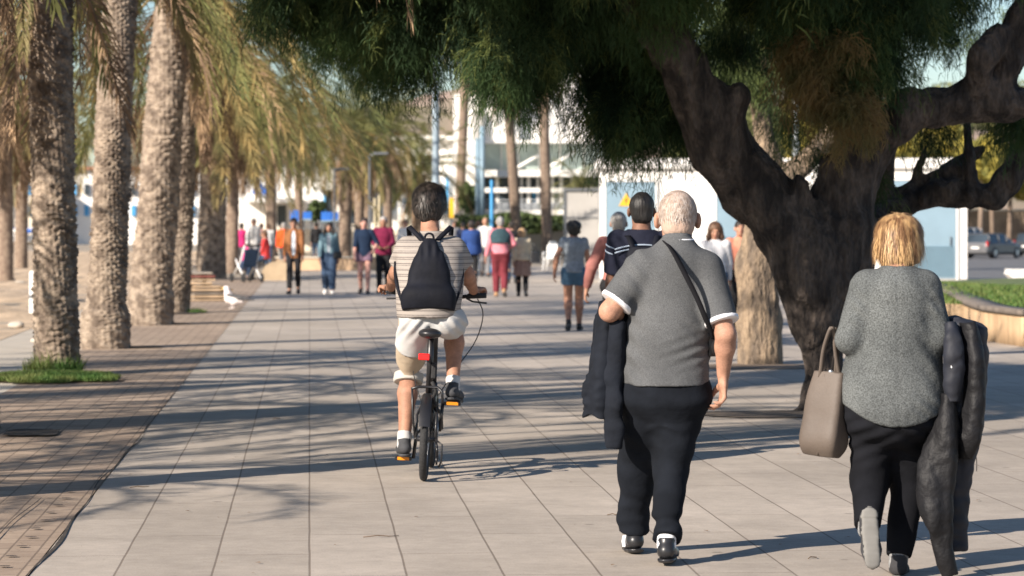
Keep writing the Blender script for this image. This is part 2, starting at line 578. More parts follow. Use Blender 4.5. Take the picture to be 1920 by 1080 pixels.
# the open joint between bricks and slabs, wide and ragged near the camera
def ragged(name, u0, v0, v1, wmax, step=0.06, seed=1, fade=18.0):
    r = np.random.default_rng(seed)
    vs = np.arange(v0, v1, step)
    nz = np.cumsum(r.normal(size=len(vs))) * 0.02
    nz = nz - np.linspace(nz[0], nz[-1], len(vs))
    w = wmax * (0.35 + 0.65 * np.abs(np.sin(vs * 1.1 + seed) * np.sin(vs * 0.43 + 2))) * np.clip(1.25 - vs / fade, 0.16, 1)
    w = w * (0.75 + 0.5 * r.random(len(vs)))
    c = u0 + 0.018 * np.sin(vs * 0.9 + seed) + 0.01 * np.sin(vs * 2.7)
    P = np.concatenate([np.stack([c - w, vs, np.full_like(vs, 0.0055)], 1), np.stack([c + w * 0.4, vs, np.full_like(vs, 0.0055)], 1)])
    n = len(vs); i = np.arange(n - 1)
    F = np.stack([i, i + n, i + n + 1, i + 1], 1)
    tag(link(name, mesh_np(name, P, F, False), m_soil, None, None, PATH), kind='structure')
ragged("pavement_joint", -1.253, 10, 40, 0.022, seed=1, fade=26)
ragged("pavement_joint", -1.56, 10, 17, 0.020, seed=5, fade=22)
# little drain holes in the pavers
mb = MB()
for v in np.arange(11.5, 17.5, 0.42):
    for q in (-1.40,):
        c = np.array([q + random.uniform(-.01, .01), v, 0.004])
        P = [(c[0] + .032 * math.cos(a) * random.uniform(.7, 1.1), c[1] + .022 * math.sin(a), 0.003) for a in np.linspace(0, 6.28, 9)[:-1]]
        mb.add(P, [tuple(range(8))])
tag(mb.build("drain_holes", m_soil, None, None, PATH), kind='structure')

# planting pits: dark soil patches at the palms and the trees
def pit(px, py, rx, ry, name="soil_patch", m=m_soil, z=0.008, sq=2.0, seed=0):
    c = G(px, py); r = np.random.default_rng(seed)
    n = 28; P = [(0, 0, z)]
    for k in range(n):
        a = 2 * math.pi * k / n
        q = (abs(math.cos(a)) ** sq + abs(math.sin(a)) ** sq) ** (-1 / sq) * (1 + 0.06 * r.normal())
        P.append((rx * q * math.cos(a), ry * q * math.sin(a), z))
    mb = MB(); mb.add(P, [(0, k + 1, (k + 1) % n + 1) for k in range(n)])
    return tag(mb.build(name, m, None, c, PATH), kind='structure')

# ============================================================ PALMS
m_ptrunk = mat("palm_bark", (0.32, 0.255, 0.195), 0.95, c2=(0.12, 0.09, 0.068), scale=7, bump=0.5, bscale=45, detail=6, fine=0.2, fscale=60, objvar=0.08)
m_ptrunk_far = mat("far_palm_bark", (0.25, 0.19, 0.14), 0.95, c2=(0.17, 0.12, 0.09), scale=9, detail=4, objvar=0.12)
m_frond = mat("green_palm_frond", (0.28, 0.27, 0.10), 0.6, c2=(0.125, 0.14, 0.05), scale=1.6, trans=0.28, objvar=0.3, spec=0.3)
m_frondy = mat("yellowing_palm_frond", (0.40, 0.29, 0.12), 0.65, c2=(0.21, 0.19, 0.08), scale=1.6, trans=0.28, objvar=0.25, spec=0.3)
m_frondd = mat("dead_palm_frond", (0.43, 0.30, 0.185), 0.8, c2=(0.22, 0.15, 0.10), scale=2.5, trans=0.15, objvar=0.3, spec=0.2)

def frond_mesh(e0, e1, L, seed, leaf=0.46, wid=0.024, nl=58, droop=0.5, start=0.16):
    r = np.random.default_rng(seed)
    ns = 22
    el = np.radians(e0 + (e1 - e0) * (np.linspace(0, 1, ns) ** 0.8))
    side = np.cumsum(r.normal(size=ns)) * 0.012
    p = np.zeros((ns, 3)); ds = L / (ns - 1)
    for i in range(1, ns):
        p[i] = p[i - 1] + ds * np.array([math.cos(el[i]), side[i], math.sin(el[i])])
    V = []; F = []
    # rachis
    w = np.linspace(0.035, 0.006, ns)
    for i in range(ns):
        t = p[min(i + 1, ns - 1)] - p[max(i - 1, 0)]; t = unit(t)
        s_ = unit(np.cross(t, [0, 0, 1.0]) + 1e-6); n_ = np.cross(s_, t)
        for a, b in ((1, 0), (0, .6), (-1, 0), (0, -.6)):
            V.append(p[i] + w[i] * (a * s_ + b * n_))
        if i:
            for k in range(4):
                F.append((4 * (i - 1) + k, 4 * (i - 1) + (k + 1) % 4, 4 * i + (k + 1) % 4, 4 * i + k))
    for q in range(nl):
        s = start + (1 - start) * (q + 0.5 * r.random()) / nl
        x = s * (ns - 1); i = min(int(x), ns - 2); f = x - i
        c = p[i] * (1 - f) + p[i + 1] * f
        t = unit(p[i + 1] - p[i]); s_ = unit(np.cross(t, [0, 0, 1.0]) + 1e-6); n_ = np.cross(s_, t)
        ll = leaf * (math.sin(math.pi * min(1, 0.12 + 0.80 * s)) ** 0.6) * (0.8 + 0.35 * r.random())
        for sg in (-1, 1):
            d = unit(t * (0.55 + 0.5 * s) + sg * s_ * (0.75 - 0.35 * s) + n_ * (0.25 + 0.25 * r.normal()))
            d2 = unit(d + np.array([0, 0, -droop * (0.5 + r.random())]))
            wv = unit(np.cross(d, n_) + 0.3 * r.normal(size=3)) * wid * 0.5
            a0 = c; a1 = c + d * ll * 0.5; a2 = a1 + d2 * ll * 0.5
            b = len(V)
            V += [a0 - wv * .6, a0 + wv * .6, a1 + wv, a1 - wv, a2 + wv * .15, a2 - wv * .15]
            F += [(b, b + 1, b + 2, b + 3), (b + 3, b + 2, b + 4, b + 5)]
    return mesh_np("frond", np.array(V), np.array(F), False)

FR = {}
def frond_lib():
    for k, (e0, e1, L) in enumerate(((78, 10, 3.2), (60, -25, 3.5), (45, -45, 3.6), (28, -62, 3.5), (12, -72, 3.4), (-4, -80, 3.2))):
        for v in range(2):
            me = frond_mesh(e0 + 4 * v, e1 - 8 * v, L, 10 * k + v, droop=0.45)
            me.materials.append(m_frondy if (k >= 4 and v == 1) else m_frond)
            FR[('live', k, v)] = me
    for k, (e0, e1, L) in enumerate(((-5, -58, 4.6), (-28, -62, 4.3), (-15, -72, 3.9))):
        me = frond_mesh(e0, e1, L, 300 + k, leaf=.50, droop=.35, nl=70, wid=.020)
        me.materials.append(m_frond if k != 1 else m_frondy); FR[('live', 7 + k, 0)] = me
    for k, (e0, e1, L) in enumerate(((-15, -84, 2.9), (-38, -88, 2.7), (-60, -90, 2.5))):
        for v in range(2):
            me = frond_mesh(e0, e1, L, 100 + 10 * k + v, leaf=0.42, droop=1.3, wid=0.02)
            me.materials.append(m_frondd if (k > 0 or v) else m_frondy)
            FR[('dead', k, v)] = me
frond_lib()

def palm_trunk_mesh(H, r0, r1, centre, seed, nth=84, dz=0.014, near=True, amp=0.042, cw=0.12, chh=0.085, skirt=0.0):
    r = np.random.default_rng(seed)
    if not near: nth, dz, = 24, 0.10
    z = np.arange(-0.1, H + dz, dz); th = np.arange(nth) * 2 * math.pi / nth
    Z, T = np.meshgrid(z, th, indexing='ij')
    R = r1 + (r0 - r1) * np.exp(-np.maximum(Z, 0) / 1.1)
    R = R * (1 + 0.035 * np.sin(T * 2 + Z * 1.3 + seed) + 0.03 * np.sin(T * 3 - Z * 2.1 + seed))
    if skirt > 0: R = R + skirt * np.clip((0.55 - Z) / 0.12, 0, 1)
    ncell = max(6, int(round(2 * math.pi * r1 / cw)))
    jit = 0.30 * np.sin(T * 5 + Z * 9 + seed) + 0.32 * np.sin(Z * 5.3 - T * 3) + 0.35 * np.sin(Z * 13 + T * 2 + seed * 2)
    b = Z / chh + jit + 0.35 * np.sin(T + seed)
    row = np.floor(b)
    a = T * ncell / (2 * math.pi) + 0.5 * (row % 2) + 0.22 * np.sin(Z * 11 + T * 7) + 0.2 * np.sin(Z * 4 + seed)
    ca = np.floor(a); fu = (a - ca) * 2 - 1; fv = b - row
    rnd = r.random((4096,))
    hid = ((ca % ncell).astype(int) * 131 + (row.astype(int) + 50) * 17) % 4096
    cell = rnd[hid]
    prof = (1 - np.abs(fu) ** 2.2) * np.sin(np.clip(fv * 1.15, 0, 1) ** 1.3 * math.pi * 0.9) ** 0.8
    soft = 0.3 + 0.75 * (0.5 + 0.5 * np.sin(Z * 1.7 + T * 2 + seed) * np.cos(Z * 4.1 - T + seed))
    h = prof * (0.45 + 0.8 * cell) * soft
    lowz = np.clip(Z / 0.5, 0.15, 1)
    R = R + amp * h * lowz * (1.0 if near else 0.7)
    if near:
        R = R + 0.012 * np.sin(T * 17 + Z * 31) * np.sin(Z * 23 - T * 9) + 0.006 * r.normal(size=R.shape)
    cx, cy = centre(np.maximum(Z, 0))
    P = np.stack([(cx + R * np.cos(T)).ravel(), (cy + R * np.sin(T)).ravel(), Z.ravel()], 1)
    nz = len(z); i, j = np.meshgrid(np.arange(nz - 1), np.arange(nth), indexing='ij')
    j2 = (j + 1) % nth
    F = np.stack([(i * nth + j).ravel(), (i * nth + j2).ravel(), ((i + 1) * nth + j2).ravel(), ((i + 1) * nth + j).ravel()], 1)
    return mesh_np("trunk", P, F, True)

def palm(label, px, py, H, rpx, topdx=0.0, seed=0, nlive=40, ndead=12, near=True, sc=1.0, group="palms lining the promenade",
         r1f=0.8, skirt=0.0, bend=1.0, base=None, deadspec=None, az0=None, trunkm=None, cw=0.12, chh=0.085, elmin=0, clear=False, extra=None, noright=False, special=None):
    loc = G(px, py) if base is None else np.array(base)
    t = thing("palm_tree", label, "palm tree", loc, 0, group)
    r = np.random.default_rng(seed + 500)
    def centre(z):
        s = z / H
        return topdx * s ** bend, 0 * s
    r0 = rpx if rpx < 2 else 0.3
    me = palm_trunk_mesh(H, r0, r0 * r1f, centre, seed, near=near, skirt=skirt, cw=cw, chh=chh)
    link("trunk", me, trunkm or (m_ptrunk if near else m_ptrunk_far), t)
    C = (topdx, 0, H)
    for i in range(nlive):
        f = (i + 0.5) / nlive
        k = min(5, int(elmin + f * (6 - elmin)))
        az = ((az0 or 0) + i * 2.39996) % 6.2832
        if clear and k >= 2 and abs(az - 4.712) < 1.5: continue
        if noright and k >= 2 and (az < 1.2 or az > 4.2): continue
        o = link("frond", FR[('live', k, int(r.integers(2)))], None, t, C)
        o.rotation_euler = (r.normal() * .1, r.normal() * .06, (az0 or 0) + i * 2.39996 + r.normal() * .15)
        s = sc * (0.88 + 0.22 * r.random()); o.scale = (s, s, s)
    for i in range(ndead):
        k = int(r.integers(3))
        if clear and abs(((i * 2.39996 + 1) % 6.2832) - 4.712) < 1.7: continue
        if noright and math.cos(i * 2.39996 + 1) > -.2: continue
        o = link("dead_frond", FR[('dead', k, int(r.integers(2)))], None, t, (C[0], C[1], C[2] - 0.15 - 0.3 * r.random()))
        o.rotation_euler = (r.normal() * .08, r.normal() * .05, i * 2.39996 + r.normal() * .3 + 1)
        s = sc * (0.8 + 0.3 * r.random()); o.scale = (s, s, s)
    for (az, kk, v, s, dzz) in (extra or []):
        o = link("frond", FR[('live', kk, v)], None, t, (C[0], C[1], C[2] + dzz))
        o.rotation_euler = (r.normal() * .1, r.normal() * .08, math.radians(az)); o.scale = (s, s, s)
    for (az, me_, s) in (special or []):
        o = link("dead_frond", me_, None, t, C); o.rotation_euler = (0, 0, math.radians(az)); o.scale = (s, s, s)
    for (az, kk, v, s, dzz) in (deadspec or []):
        o = link("dead_frond", FR[('dead', kk, v)], None, t, (C[0], C[1], C[2] + dzz))
        o.rotation_euler = (0, 0, math.radians(az)); o.scale = (s, s, s)
    return t

sp1 = frond_mesh(28, -80, 4.75, 201, leaf=.36, droop=1.5, wid=.018, nl=80); sp1.materials.append(m_frondd)
sp2 = frond_mesh(26, -78, 4.45, 202, leaf=.34, droop=1.5, wid=.018, nl=70); sp2.materials.append(m_frondd)
# the row on the left; the first two stand just outside the frame and throw their shade in
palm("palm just outside the left edge, its trunk seen as a dark sliver", 0, 0, 5.5, 0.30, 0.1, 1, 44, 16, base=(-4.28, 22.6, 0), sc=1.0, noright=True, special=[(-6, sp1, 1.0), (-14, sp2, 1.0)])
palm("palm nearest the camera, outside the left edge, throwing a long trunk shadow", 0, 0, 5.5, 0.27, 0.1, 2, 40, 10, base=(-3.95, 16.4, 0), sc=1.0, noright=True)
palm("palm with ragged dead frond against its trunk, rising from green grass", 107, 702, 5.2, 0.235, -0.10, 3, 44, 10, clear=True, cw=.17, chh=.062, extra=[(a, 7 + j % 3, 0, .9 + .1 * (j % 2), 0) for j, a in enumerate((150, 165, 178, 190, 140, 200, 125))], r1f=0.88,
     deadspec=[(-112, 0, 1, 0.95, -.35), (-100, 1, 1, 1.0, -.2), (-118, 1, 0, 0.95, -.1), (-124, 2, 1, 1.0, -.35), (-95, 0, 0, 0.9, .1), (-135, 1, 1, 1.05, -.1)])
palm("slimmer palm with straight trunk and pale root skirt, second from the left", 196, 652, 5.7, 0.275, 0.24, 4, 50, 14, sc=1.0, clear=True, r1f=0.72, skirt=0.06, cw=0.07, chh=0.05, extra=[(a, 7 + j % 3, 0, .9, 0) for j, a in enumerate((160, 140, 120, 100, 75, 60))])
palm("stout palm with broad scarred trunk and swollen pale foot", 279, 608, 5.6, 0.35, 0.42, 5, 34, 16, sc=1.1, clear=True, extra=[(a, 7 + (j % 3), 0, .85 + .07 * (j % 5), -.1 * (j % 3)) for j, a in enumerate((-62, -50, -40, -30, -20, -10, 0, 10, 20, 32, 45, -56, -35, -15, 5, 60, 80, 100, 125, 150, 170, 15, -45, 25))], r1f=0.80, skirt=0.05, cw=0.14, chh=0.1)
palm("palm close behind the stout scarred palm, half hidden by it", 330, 586, 5.4, 0.24, 0.2, 6, 30, 10, sc=1.1, clear=True, extra=[(a, 7 + (j % 3), 0, .85 + .1 * (j % 4), -.15 * (j % 3)) for j, a in enumerate((-60, -48, -38, -28, -18, -8, 2, 12, 22, 35, 48, 140, 165, -55, -25))], r1f=0.9)
palm("thick palm beside the stack of boards", 396, 522, 5.8, 0.42, 0.1, 7, 50, 20, sc=1.2, extra=[(a, 7 + (j % 3), 0, 1.0 + .1 * (j % 3), 0) for j, a in enumerate((-60, -45, -30, -15, 0, 15, 30, -75, 180, 160))], r1f=0.88)
for k, (px, d, rr, H, tx, lab) in enumerate((
        (434, 96, 0.24, 5.4, 0.1, "slender palm just right of the thick palm by the boards"),
        (510, 112, 0.24, 5.6, -0.1, "dark shaded palm trunk behind the person in orange"),
        (646, 118, 0.29, 5.3, 0.1, "palm trunk rising behind the woman in the denim jacket"),
        (674, 130, 0.24, 5.3, 0.0, "palm trunk just left of the navy sweater walker, beside another trunk"),
        (688, 142, 0.17, 5.2, 0.0, "thin palm trunk above the navy sweater walker's head"),
        (727, 128, 0.22, 5.6, 0.0, "palm trunk above the person in the burgundy shirt"),
        (786, 136, 0.42, 3.9, 0.0, "short full palm right behind the cyclist's head"))):
    b = np.array([(px - 960) / FPX * d, d, 0])
    palm(lab, 0, 0, H, rr, tx, 20 + k, 44, 14, near=False, base=b, group="palms farther along the promenade", sc=1.05)
for k, (px, d, rr, H, tx, lab) in enumerate((
        (858, 150, 0.27, 11.5, 0.5, "tall slim palm left of the blue post, leaning slightly"),
        (972, 140, 0.27, 9.3, -0.6, "tall palm trunk curving left above the person in pink"),
        (1026, 135, 0.27, 9.4, -0.2, "tall straight palm trunk between the grey kiosk and the curving palm"))):
    b = np.array([(px - 960) / FPX * d, d, 0])
    palm(lab, 0, 0, H, rr, tx, 40 + k, 36, 10, near=False, base=b, group="tall palms before the white building", sc=1.0, r1f=0.85)
b = np.array([(1088 - 960) / FPX * 146, 146, 0])
palm("low palm with spreading crown beside the white building's terrace", 0, 0, 3.4, 0.3, 0, 50, 34, 0, near=False, base=b, group="tall palms before the white building", sc=0.75)
b = np.array([(1432 - 960) / FPX * 120, 120, 0])
palm("palm trunk seen through the fork of the big dark tree", 0, 0, 9, 0.33, 0, 51, 34, 8, near=False, base=b, group="tall palms before the white building", sc=0.9)
for k, (px, d, H) in enumerate(((-60, 58, 4.8), (10, 80, 5.2), (40, 105, 5.2), (225, 120, 5.6), (335, 150, 6.0), (560, 150, 6.4))):
    b = np.array([(px - 960) / FPX * d, d, 0])
    lab = ["palm on the sand left of the grass, mostly its hanging fronds seen", "palm farther off on the sand at the left edge",
           "slim distant palm on the beach seen left of the first trunk", "distant palm between the second and third trunks",
           "distant palm between the third trunk and the thick palm", "distant palm behind the woman in the brown jacket"][k]
    palm(lab, 0, 0, H, 0.24, 0, 60 + k, 44, 14, near=False, base=b, group="palms farther along the promenade", sc=1.05)

for k, (x, y, H) in enumerate(((-10.6, 11.6, 4.6), (-8.9, 17.6, 5.2), (-9.2, 22.6, 5.0), (-9.6, 28.5, 5.1))):  # unseen second row, added to throw frond shadows across the path
    palm(["beach side palm, nearest, outside the left edge", "beach side palm, second, outside the left edge",
          "beach side palm, third, outside the left edge", "beach side palm, fourth, outside the left edge"][k], 0, 0, H, 0.28, 0.1, 80 + k, 24, 9, near=False,
         base=(x, y, -0.02), group="palms on the beach side", sc=1.1)

# grass round the first palm, and its earth
pit(100, 712, 0.72, 0.55, seed=3, m=mat("dry_earth", (0.25, 0.17, 0.11), 1.0, 0.2, 9))
def blades(name, cx, cy, rx, ry, n, h, seed, m, cz=0.0, wid=0.006):
    r = np.random.default_rng(seed)
    a = r.random(n) * 6.283; q = np.sqrt(r.random(n))
    rr = 1 + 0.12 * np.sin(a * 5 + seed) + 0.08 * np.sin(a * 9)
    x = rx * q * rr * np.cos(a); y = ry * q * rr * np.sin(a)
    hh = h * (0.5 + 0.8 * r.random(n)) * (1.15 - 0.6 * q)
    ln = r.normal(size=(n, 2)) * 0.35 * hh[:, None]
    wv = r.normal(size=(n, 2)); wv = wv / np.linalg.norm(wv, axis=1)[:, None] * wid
    P = np.zeros((n, 4, 3))
    P[:, 0, :2] = np.stack([x, y], 1) - wv; P[:, 1, :2] = np.stack([x, y], 1) + wv
    P[:, 2, :2] = np.stack([x, y], 1) + ln + wv * .2; P[:, 3, :2] = np.stack([x, y], 1) + ln - wv * .2
    P[:, 2:, 2] = hh[:, None]; P[:, :, 2] += cz
    F = np.arange(n * 4).reshape(n, 4)
    o = link(name, mesh_np(name, P.reshape(-1, 3), F, False), m, None, (cx, cy, 0))
    return o
g = G(92, 712)
tag(blades("grass", g[0], g[1], 0.70, 0.75, 16000, 0.075, 3, m_grass, 0.01, 0.005), "bright green grass patch at the foot of the first palm", "grass", kind="stuff")
g2 = G(105, 702)
tag(blades("grass", g2[0], g2[1] - .1, 0.30, 0.3, 1500, 0.22, 4, m_grass, 0.01, 0.006), "taller grass blades hugging the first palm's trunk", "grass", kind="stuff")
pit(250, 651, 0.42, 0.25, seed=5); pit(318, 607, 0.35, 0.3, seed=6); pit(345, 588, 0.3, 0.3, seed=7); pit(62, 812, 0.0 + 0.2, 0.35, seed=8, sq=5)
pit(368, 586, 0.22, 0.3, seed=9)
tag(blades("grass", *G(366, 586)[:2], 0.2, 0.2, 400, 0.08, 9, m_grass), "small dry weeds beside the palms", "weeds", kind="stuff")

# ============================================================ TAMARISKS
m_bark = mat("tamarisk_bark", (0.10, 0.078, 0.064), 0.95, c2=(0.022, 0.017, 0.015), scale=5.5, bump=1.0, bscale=15, bdist=.09, detail=7, stretch=(1.3, 1.3, 0.5), fine=0.25, fscale=30)
m_bark2 = mat("pale_tamarisk_bark", (0.29, 0.215, 0.145), 0.95, c2=(0.13, 0.10, 0.075), scale=6, bump=1.0, bscale=12, bdist=.09, detail=8, stretch=(1.3, 1.3, 0.45), fine=0.2, fscale=40)
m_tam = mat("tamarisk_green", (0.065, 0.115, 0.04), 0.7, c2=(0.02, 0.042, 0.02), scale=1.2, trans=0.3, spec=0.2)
m_tamo = mat("tamarisk_withered", (0.25, 0.165, 0.07), 0.8, c2=(0.085, 0.095, 0.035), scale=2.2, trans=0.3, spec=0.2)

m_taml = mat("tamarisk_yellow_green", (0.17, 0.20, 0.06), 0.7, c2=(0.08, 0.115, 0.04), scale=1.5, trans=0.3, spec=0.2)  # sunlit tufts painted as a paler yellow green
def limb(S, pts, k=0.10):
    P = [W(px, py, d) for px, py, d, r in pts]
    S.chain([(p, q[3]) for p, q in zip(P, pts)], k)
D = 24.9
S = SDF((0.8, 22.9, -0.12), (4.95, 28.9, 4.2), 0.032)
limb(S, [(1556, 800, D, .30), (1550, 690, D, .19), (1545, 610, D, .27), (1540, 530, D, .35), (1530, 480, D, .36)])
limb(S, [(1500, 590, D, .12), (1475, 510, D - .05, .15), (1440, 440, D, .17)], .08)
limb(S, [(1600, 600, D + .1, .14), (1600, 500, D + .1, .19), (1592, 420, D, .22)], .08)
limb(S, [(1520, 500, D, .33), (1478, 432, D, .29), (1412, 362, D, .265), (1352, 285, D - .1, .235), (1328, 215, D - .2, .225),
         (1288, 130, D - .3, .20), (1232, 40, D - .4, .17), (1170, -60, D - .5, .14)], .04)
limb(S, [(1550, 490, D, .34), (1570, 410, D + .1, .28), (1592, 335, D + .1, .235), (1640, 262, D + .1, .175), (1710, 212, D, .145),
         (1800, 195, D, .14), (1900, 198, D, .14), (1990, 185, D, .13)], .04)
limb(S, [(1870, 195, D, .10), (1895, 120, D, .08), (1915, 40, D, .11), (1945, -60, D, .09)])
limb(S, [(1905, 62, D, .05), (1868, 72, D - .1, .055), (1838, 108, D - .2, .06), (1828, 165, D - .1, .07)], .04)
limb(S, [(1350, 215, D - .2, .15), (1384, 182, D - .25, .09)], .05)
limb(S, [(1512, 420, D - .1, .13), (1503, 345, D - .15, .055)], .06)
limb(S, [(1525, 740, D - .1, .16), (1500, 778, D - .2, .10), (1462, 786, D - .3, .05)], .08)
limb(S, [(1580, 740, D + .1, .16), (1625, 780, D + .2, .10)], .08)
# the pale limb that leaves low on the right, with its uprights
E = 26.8
limb(S, [(1590, 440, E - 1.0, .16), (1640, 408, E - .2, .095), (1700, 380, E, .105), (1760, 358, E, .115), (1815, 362, E, .11),
         (1858, 372, E, .10), (1888, 335, E, .10), (1925, 265, E, .085), (1960, 190, E, .08)], .05)
limb(S, [(1655, 388, E, .085), (1664, 335, E, .07), (1680, 268, E, .055), (1676, 205, E, .05)], .04)
limb(S, [(1816, 352, E, .08), (1813, 290, E, .06), (1815, 225, E, .06)], .04)
limb(S, [(1680, 376, E, .09), (1730, 342, E + .1, .075), (1775, 325, E + .1, .09), (1830, 285, E + .2, .07), (1930, 238, E + .2, .07)], .04)
limb(S, [(1720, 330, E + .1, .05), (1745, 250, E, .04)], .03)
def gn(X, Y, Z):
    tw = pnoise(X, Y, Z * 0.35, 9, 3)
    return 0.030 * tw + 0.042 * np.abs(pnoise(X, Y, Z * 0.45, 15, 4)) + 0.024 * np.abs(pnoise(X, Y, Z * .4, 31, 5)) - .02 + 0.05 * pnoise(X, Y, Z, 2.4, 6)
S.warp(gn)
loc = np.array([G(1555, 775)[0], 24.7, 0])
tam = thing("tamarisk_tree", "big dark gnarled tree forking low beside the couple, dark green hanging foliage", "tree", loc)
o = S.build("trunk", m_bark, tam, post=lambda P: P - loc)

def foliage(regs, seed, n_str=95, wid=0.0032, length=0.085, spread=0.04, droop=0.55, origin=(0, 0, 0), blen=0.42):
    """feathery branchlets; regs rows: (px, py, d, rx, ry, rd, clumps, material index)"""
    r = np.random.default_rng(seed)
    C = []; Mi = []
    for (px, py, d, rx, ry, rd, n, mi) in regs:
        c = W(px, py - 42, d); s = FPX / d
        nc = max(3, n // 14)                       # sprays gather in tufts
        q = r.normal(size=(nc, 3)); q /= np.linalg.norm(q, axis=1)[:, None]
        q *= r.random(nc)[:, None] ** (1 / 2.6)
        t = q[r.integers(nc, size=n)] + r.normal(size=(n, 3)) * 0.15
        C.append(c + t * np.array([rx / s, rd, ry / s])); Mi.append(np.full(n, mi))
    C = np.concatenate(C); Mi = np.concatenate(Mi); n = len(C)
    bd = r.normal(size=(n, 3)) * [1, 1, 0.35]; bd /= np.linalg.norm(bd, axis=1)[:, None]
    bl = blen * (0.5 + 0.9 * r.random(n))
    s = r.random((n, n_str)) ** 0.8
    # branchlet curve: out, then hanging
    A = C[:, None, :] + bd[:, None, :] * (bl[:, None] * (s - 0.45 * s * s))[..., None]
    A[..., 2] -= (bl[:, None] * droop * 1.3 * s * s)
    T = bd[:, None, :] * (1 - 0.9 * s)[..., None]; T = T + np.array([0, 0, -1.0]) * (2.6 * droop * s)[..., None]
    T /= np.linalg.norm(T, axis=2)[..., None]
    A = A.reshape(-1, 3); T = T.reshape(-1, 3); N = len(A)
    A = A + r.normal(size=(N, 3)) * spread
    Mi = np.where((Mi == 0) & (r.random(n) < .22), 2, Mi); M = np.repeat(Mi, n_str)
    d1 = T + r.normal(size=(N, 3)) * 0.55; d1 /= np.linalg.norm(d1, axis=1)[:, None]
    l = length * (0.5 + r.random(N))[:, None]
    d2 = d1 + [0, 0, -0.5]; d2 /= np.linalg.norm(d2, axis=1)[:, None]
    p1 = A + d1 * l * .5; p2 = p1 + d2 * l * .5
    w = np.cross(d1, r.normal(size=(N, 3))); w /= np.linalg.norm(w, axis=1)[:, None]; w *= wid
    P = np.stack([A - w * .5, A + w * .5, p1 + w, p1 - w, p2 + w * .2, p2 - w * .2], 1).reshape(-1, 3) - np.array(origin)
    b = np.arange(N)[:, None] * 6
    F = np.stack([b + [0, 1, 2, 3], b + [3, 2, 4, 5]], 1).reshape(-1, 4)
    return mesh_np("crown", P, F, False, np.repeat(M, 2))

regs = [
 # left mass hanging over the path
 (560, 0, 26.5, 90, 90, 1.0, 190, 0), (650, 30, 26.5, 100, 105, 1.2, 420, 0), (760, 40, 26.0, 110, 115, 1.2, 620, 0), (880, 5, 25.5, 110, 75, 1.2, 420, 0),
 (740, 120, 26, 50, 45, .6, 70, 0), (960, 60, 24.8, 70, 110, 0.9, 480, 0), (945, 150, 24.6, 32, 62, 0.5, 130, 0), (1050, 40, 24.8, 120, 95, 1.2, 620, 0),
 (1008, 120, 24.5, 26, 55, 0.4, 90, 0), (1160, 40, 25.2, 120, 125, 1.0, 700, 0), (1190, 160, 25.3, 80, 90, 0.6, 480, 0),
 (1205, 250, 25.3, 58, 65, 0.4, 240, 0), (1262, 200, 25.6, 40, 90, .3, 120, 0), (1135, 210, 25.3, 22, 55, .4, 60, 0), (1240, 20, 24.2, 60, 50, .5, 120, 0),
 # right half
 (1400, 10, 26.2, 100, 55, 1.2, 150, 0), (1390, 100, 26.8, 45, 60, .8, 60, 0), (1500, 20, 25.2, 110, 70, 1.2, 420, 0),
 (1550, 140, 24.5, 62, 70, .5, 170, 1), (1505, 160, 24.4, 30, 60, .3, 60, 1), (1590, 215, 24.2, 45, 50, .3, 80, 1), (1560, 130, 24.6, 70, 80, .5, 120, 0), (1505, 70, 24.7, 50, 60, .4, 110, 0), (1620, 110, 24.6, 50, 90, .4, 230, 0),
 (1670, 20, 25.2, 90, 70, 1.2, 300, 0), (1655, 130, 25.4, 36, 45, .4, 60, 0), (1790, 0, 25.5, 90, 45, 1.2, 120, 0), (1765, 100, 25.5, 30, 35, .4, 20, 0), 
 (1895, 258, 25.6, 40, 30, .4, 50, 0), (1740, 255, 26.0, 14, 45, .2, 26, 0), (1640, 372, 25.8, 14, 14, .2, 10, 0), (1520, 330, 26.6, 25, 30, .3, 16, 0), (1465, 250, 27.4, 40, 40, .4, 20, 0),
]
regs = [(a, b, c, d_, e, f, int(n * .8), m) for (a, b, c, d_, e, f, n, m) in regs
]
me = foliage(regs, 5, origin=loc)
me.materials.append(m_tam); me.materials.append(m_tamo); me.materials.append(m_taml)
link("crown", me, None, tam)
# unseen crown top, thickened and extended towards the sun to shade trunk and foliage
regs2 = [(900, -290, 24.0, 420, 170, 2.2, 700, 0), (1300, -310, 24.5, 420, 200, 2.5, 900, 0), (1700, -360, 25.0, 400, 150, 2.5, 200, 0), (620, -200, 25.5, 200, 110, 1.2, 260, 0),
         (700, -430, 20.4, 370, 150, 1.9, 900, 0), (1050, -420, 21.6, 330, 110, 1.4, 500, 0), (1450, -420, 21.8, 330, 120, 1.2, 420, 0)]
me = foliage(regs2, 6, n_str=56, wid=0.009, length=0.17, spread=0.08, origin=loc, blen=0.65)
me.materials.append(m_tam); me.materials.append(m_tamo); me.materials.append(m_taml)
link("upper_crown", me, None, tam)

# second tamarisk, pale trunk behind the first
S = SDF((2.3, 31.3, -0.12), (4.2, 34.8, 5.6), 0.03)
D2 = 33.0
limb(S, [(1425, 700, D2, .255), (1422, 600, D2, .245), (1420, 500, D2, .235), (1435, 400, D2, .20), (1440, 300, D2, .12), (1420, 180, D2, .09), (1390, 60, D2, .07)])
limb(S, [(1435, 380, D2, .15), (1560, 250, D2, .12), (1600, 60, D2, .09)])
limb(S, [(1452, 690, D2 - .08, .07), (1450, 560, D2 - .12, .07), (1445, 450, D2 - .1, .05)], .04)
S.warp(lambda X, Y, Z: 0.03 * pnoise(X, Y, Z * .25, 11, 13) + 0.014 * np.abs(pnoise(X, Y, Z * .25, 30, 14)))
loc2 = np.array([G(1425, 683)[0], 33.0, 0])
t2 = thing("tamarisk_tree", "second tree with pale furrowed trunk behind the old man's right arm", "tree", loc2)
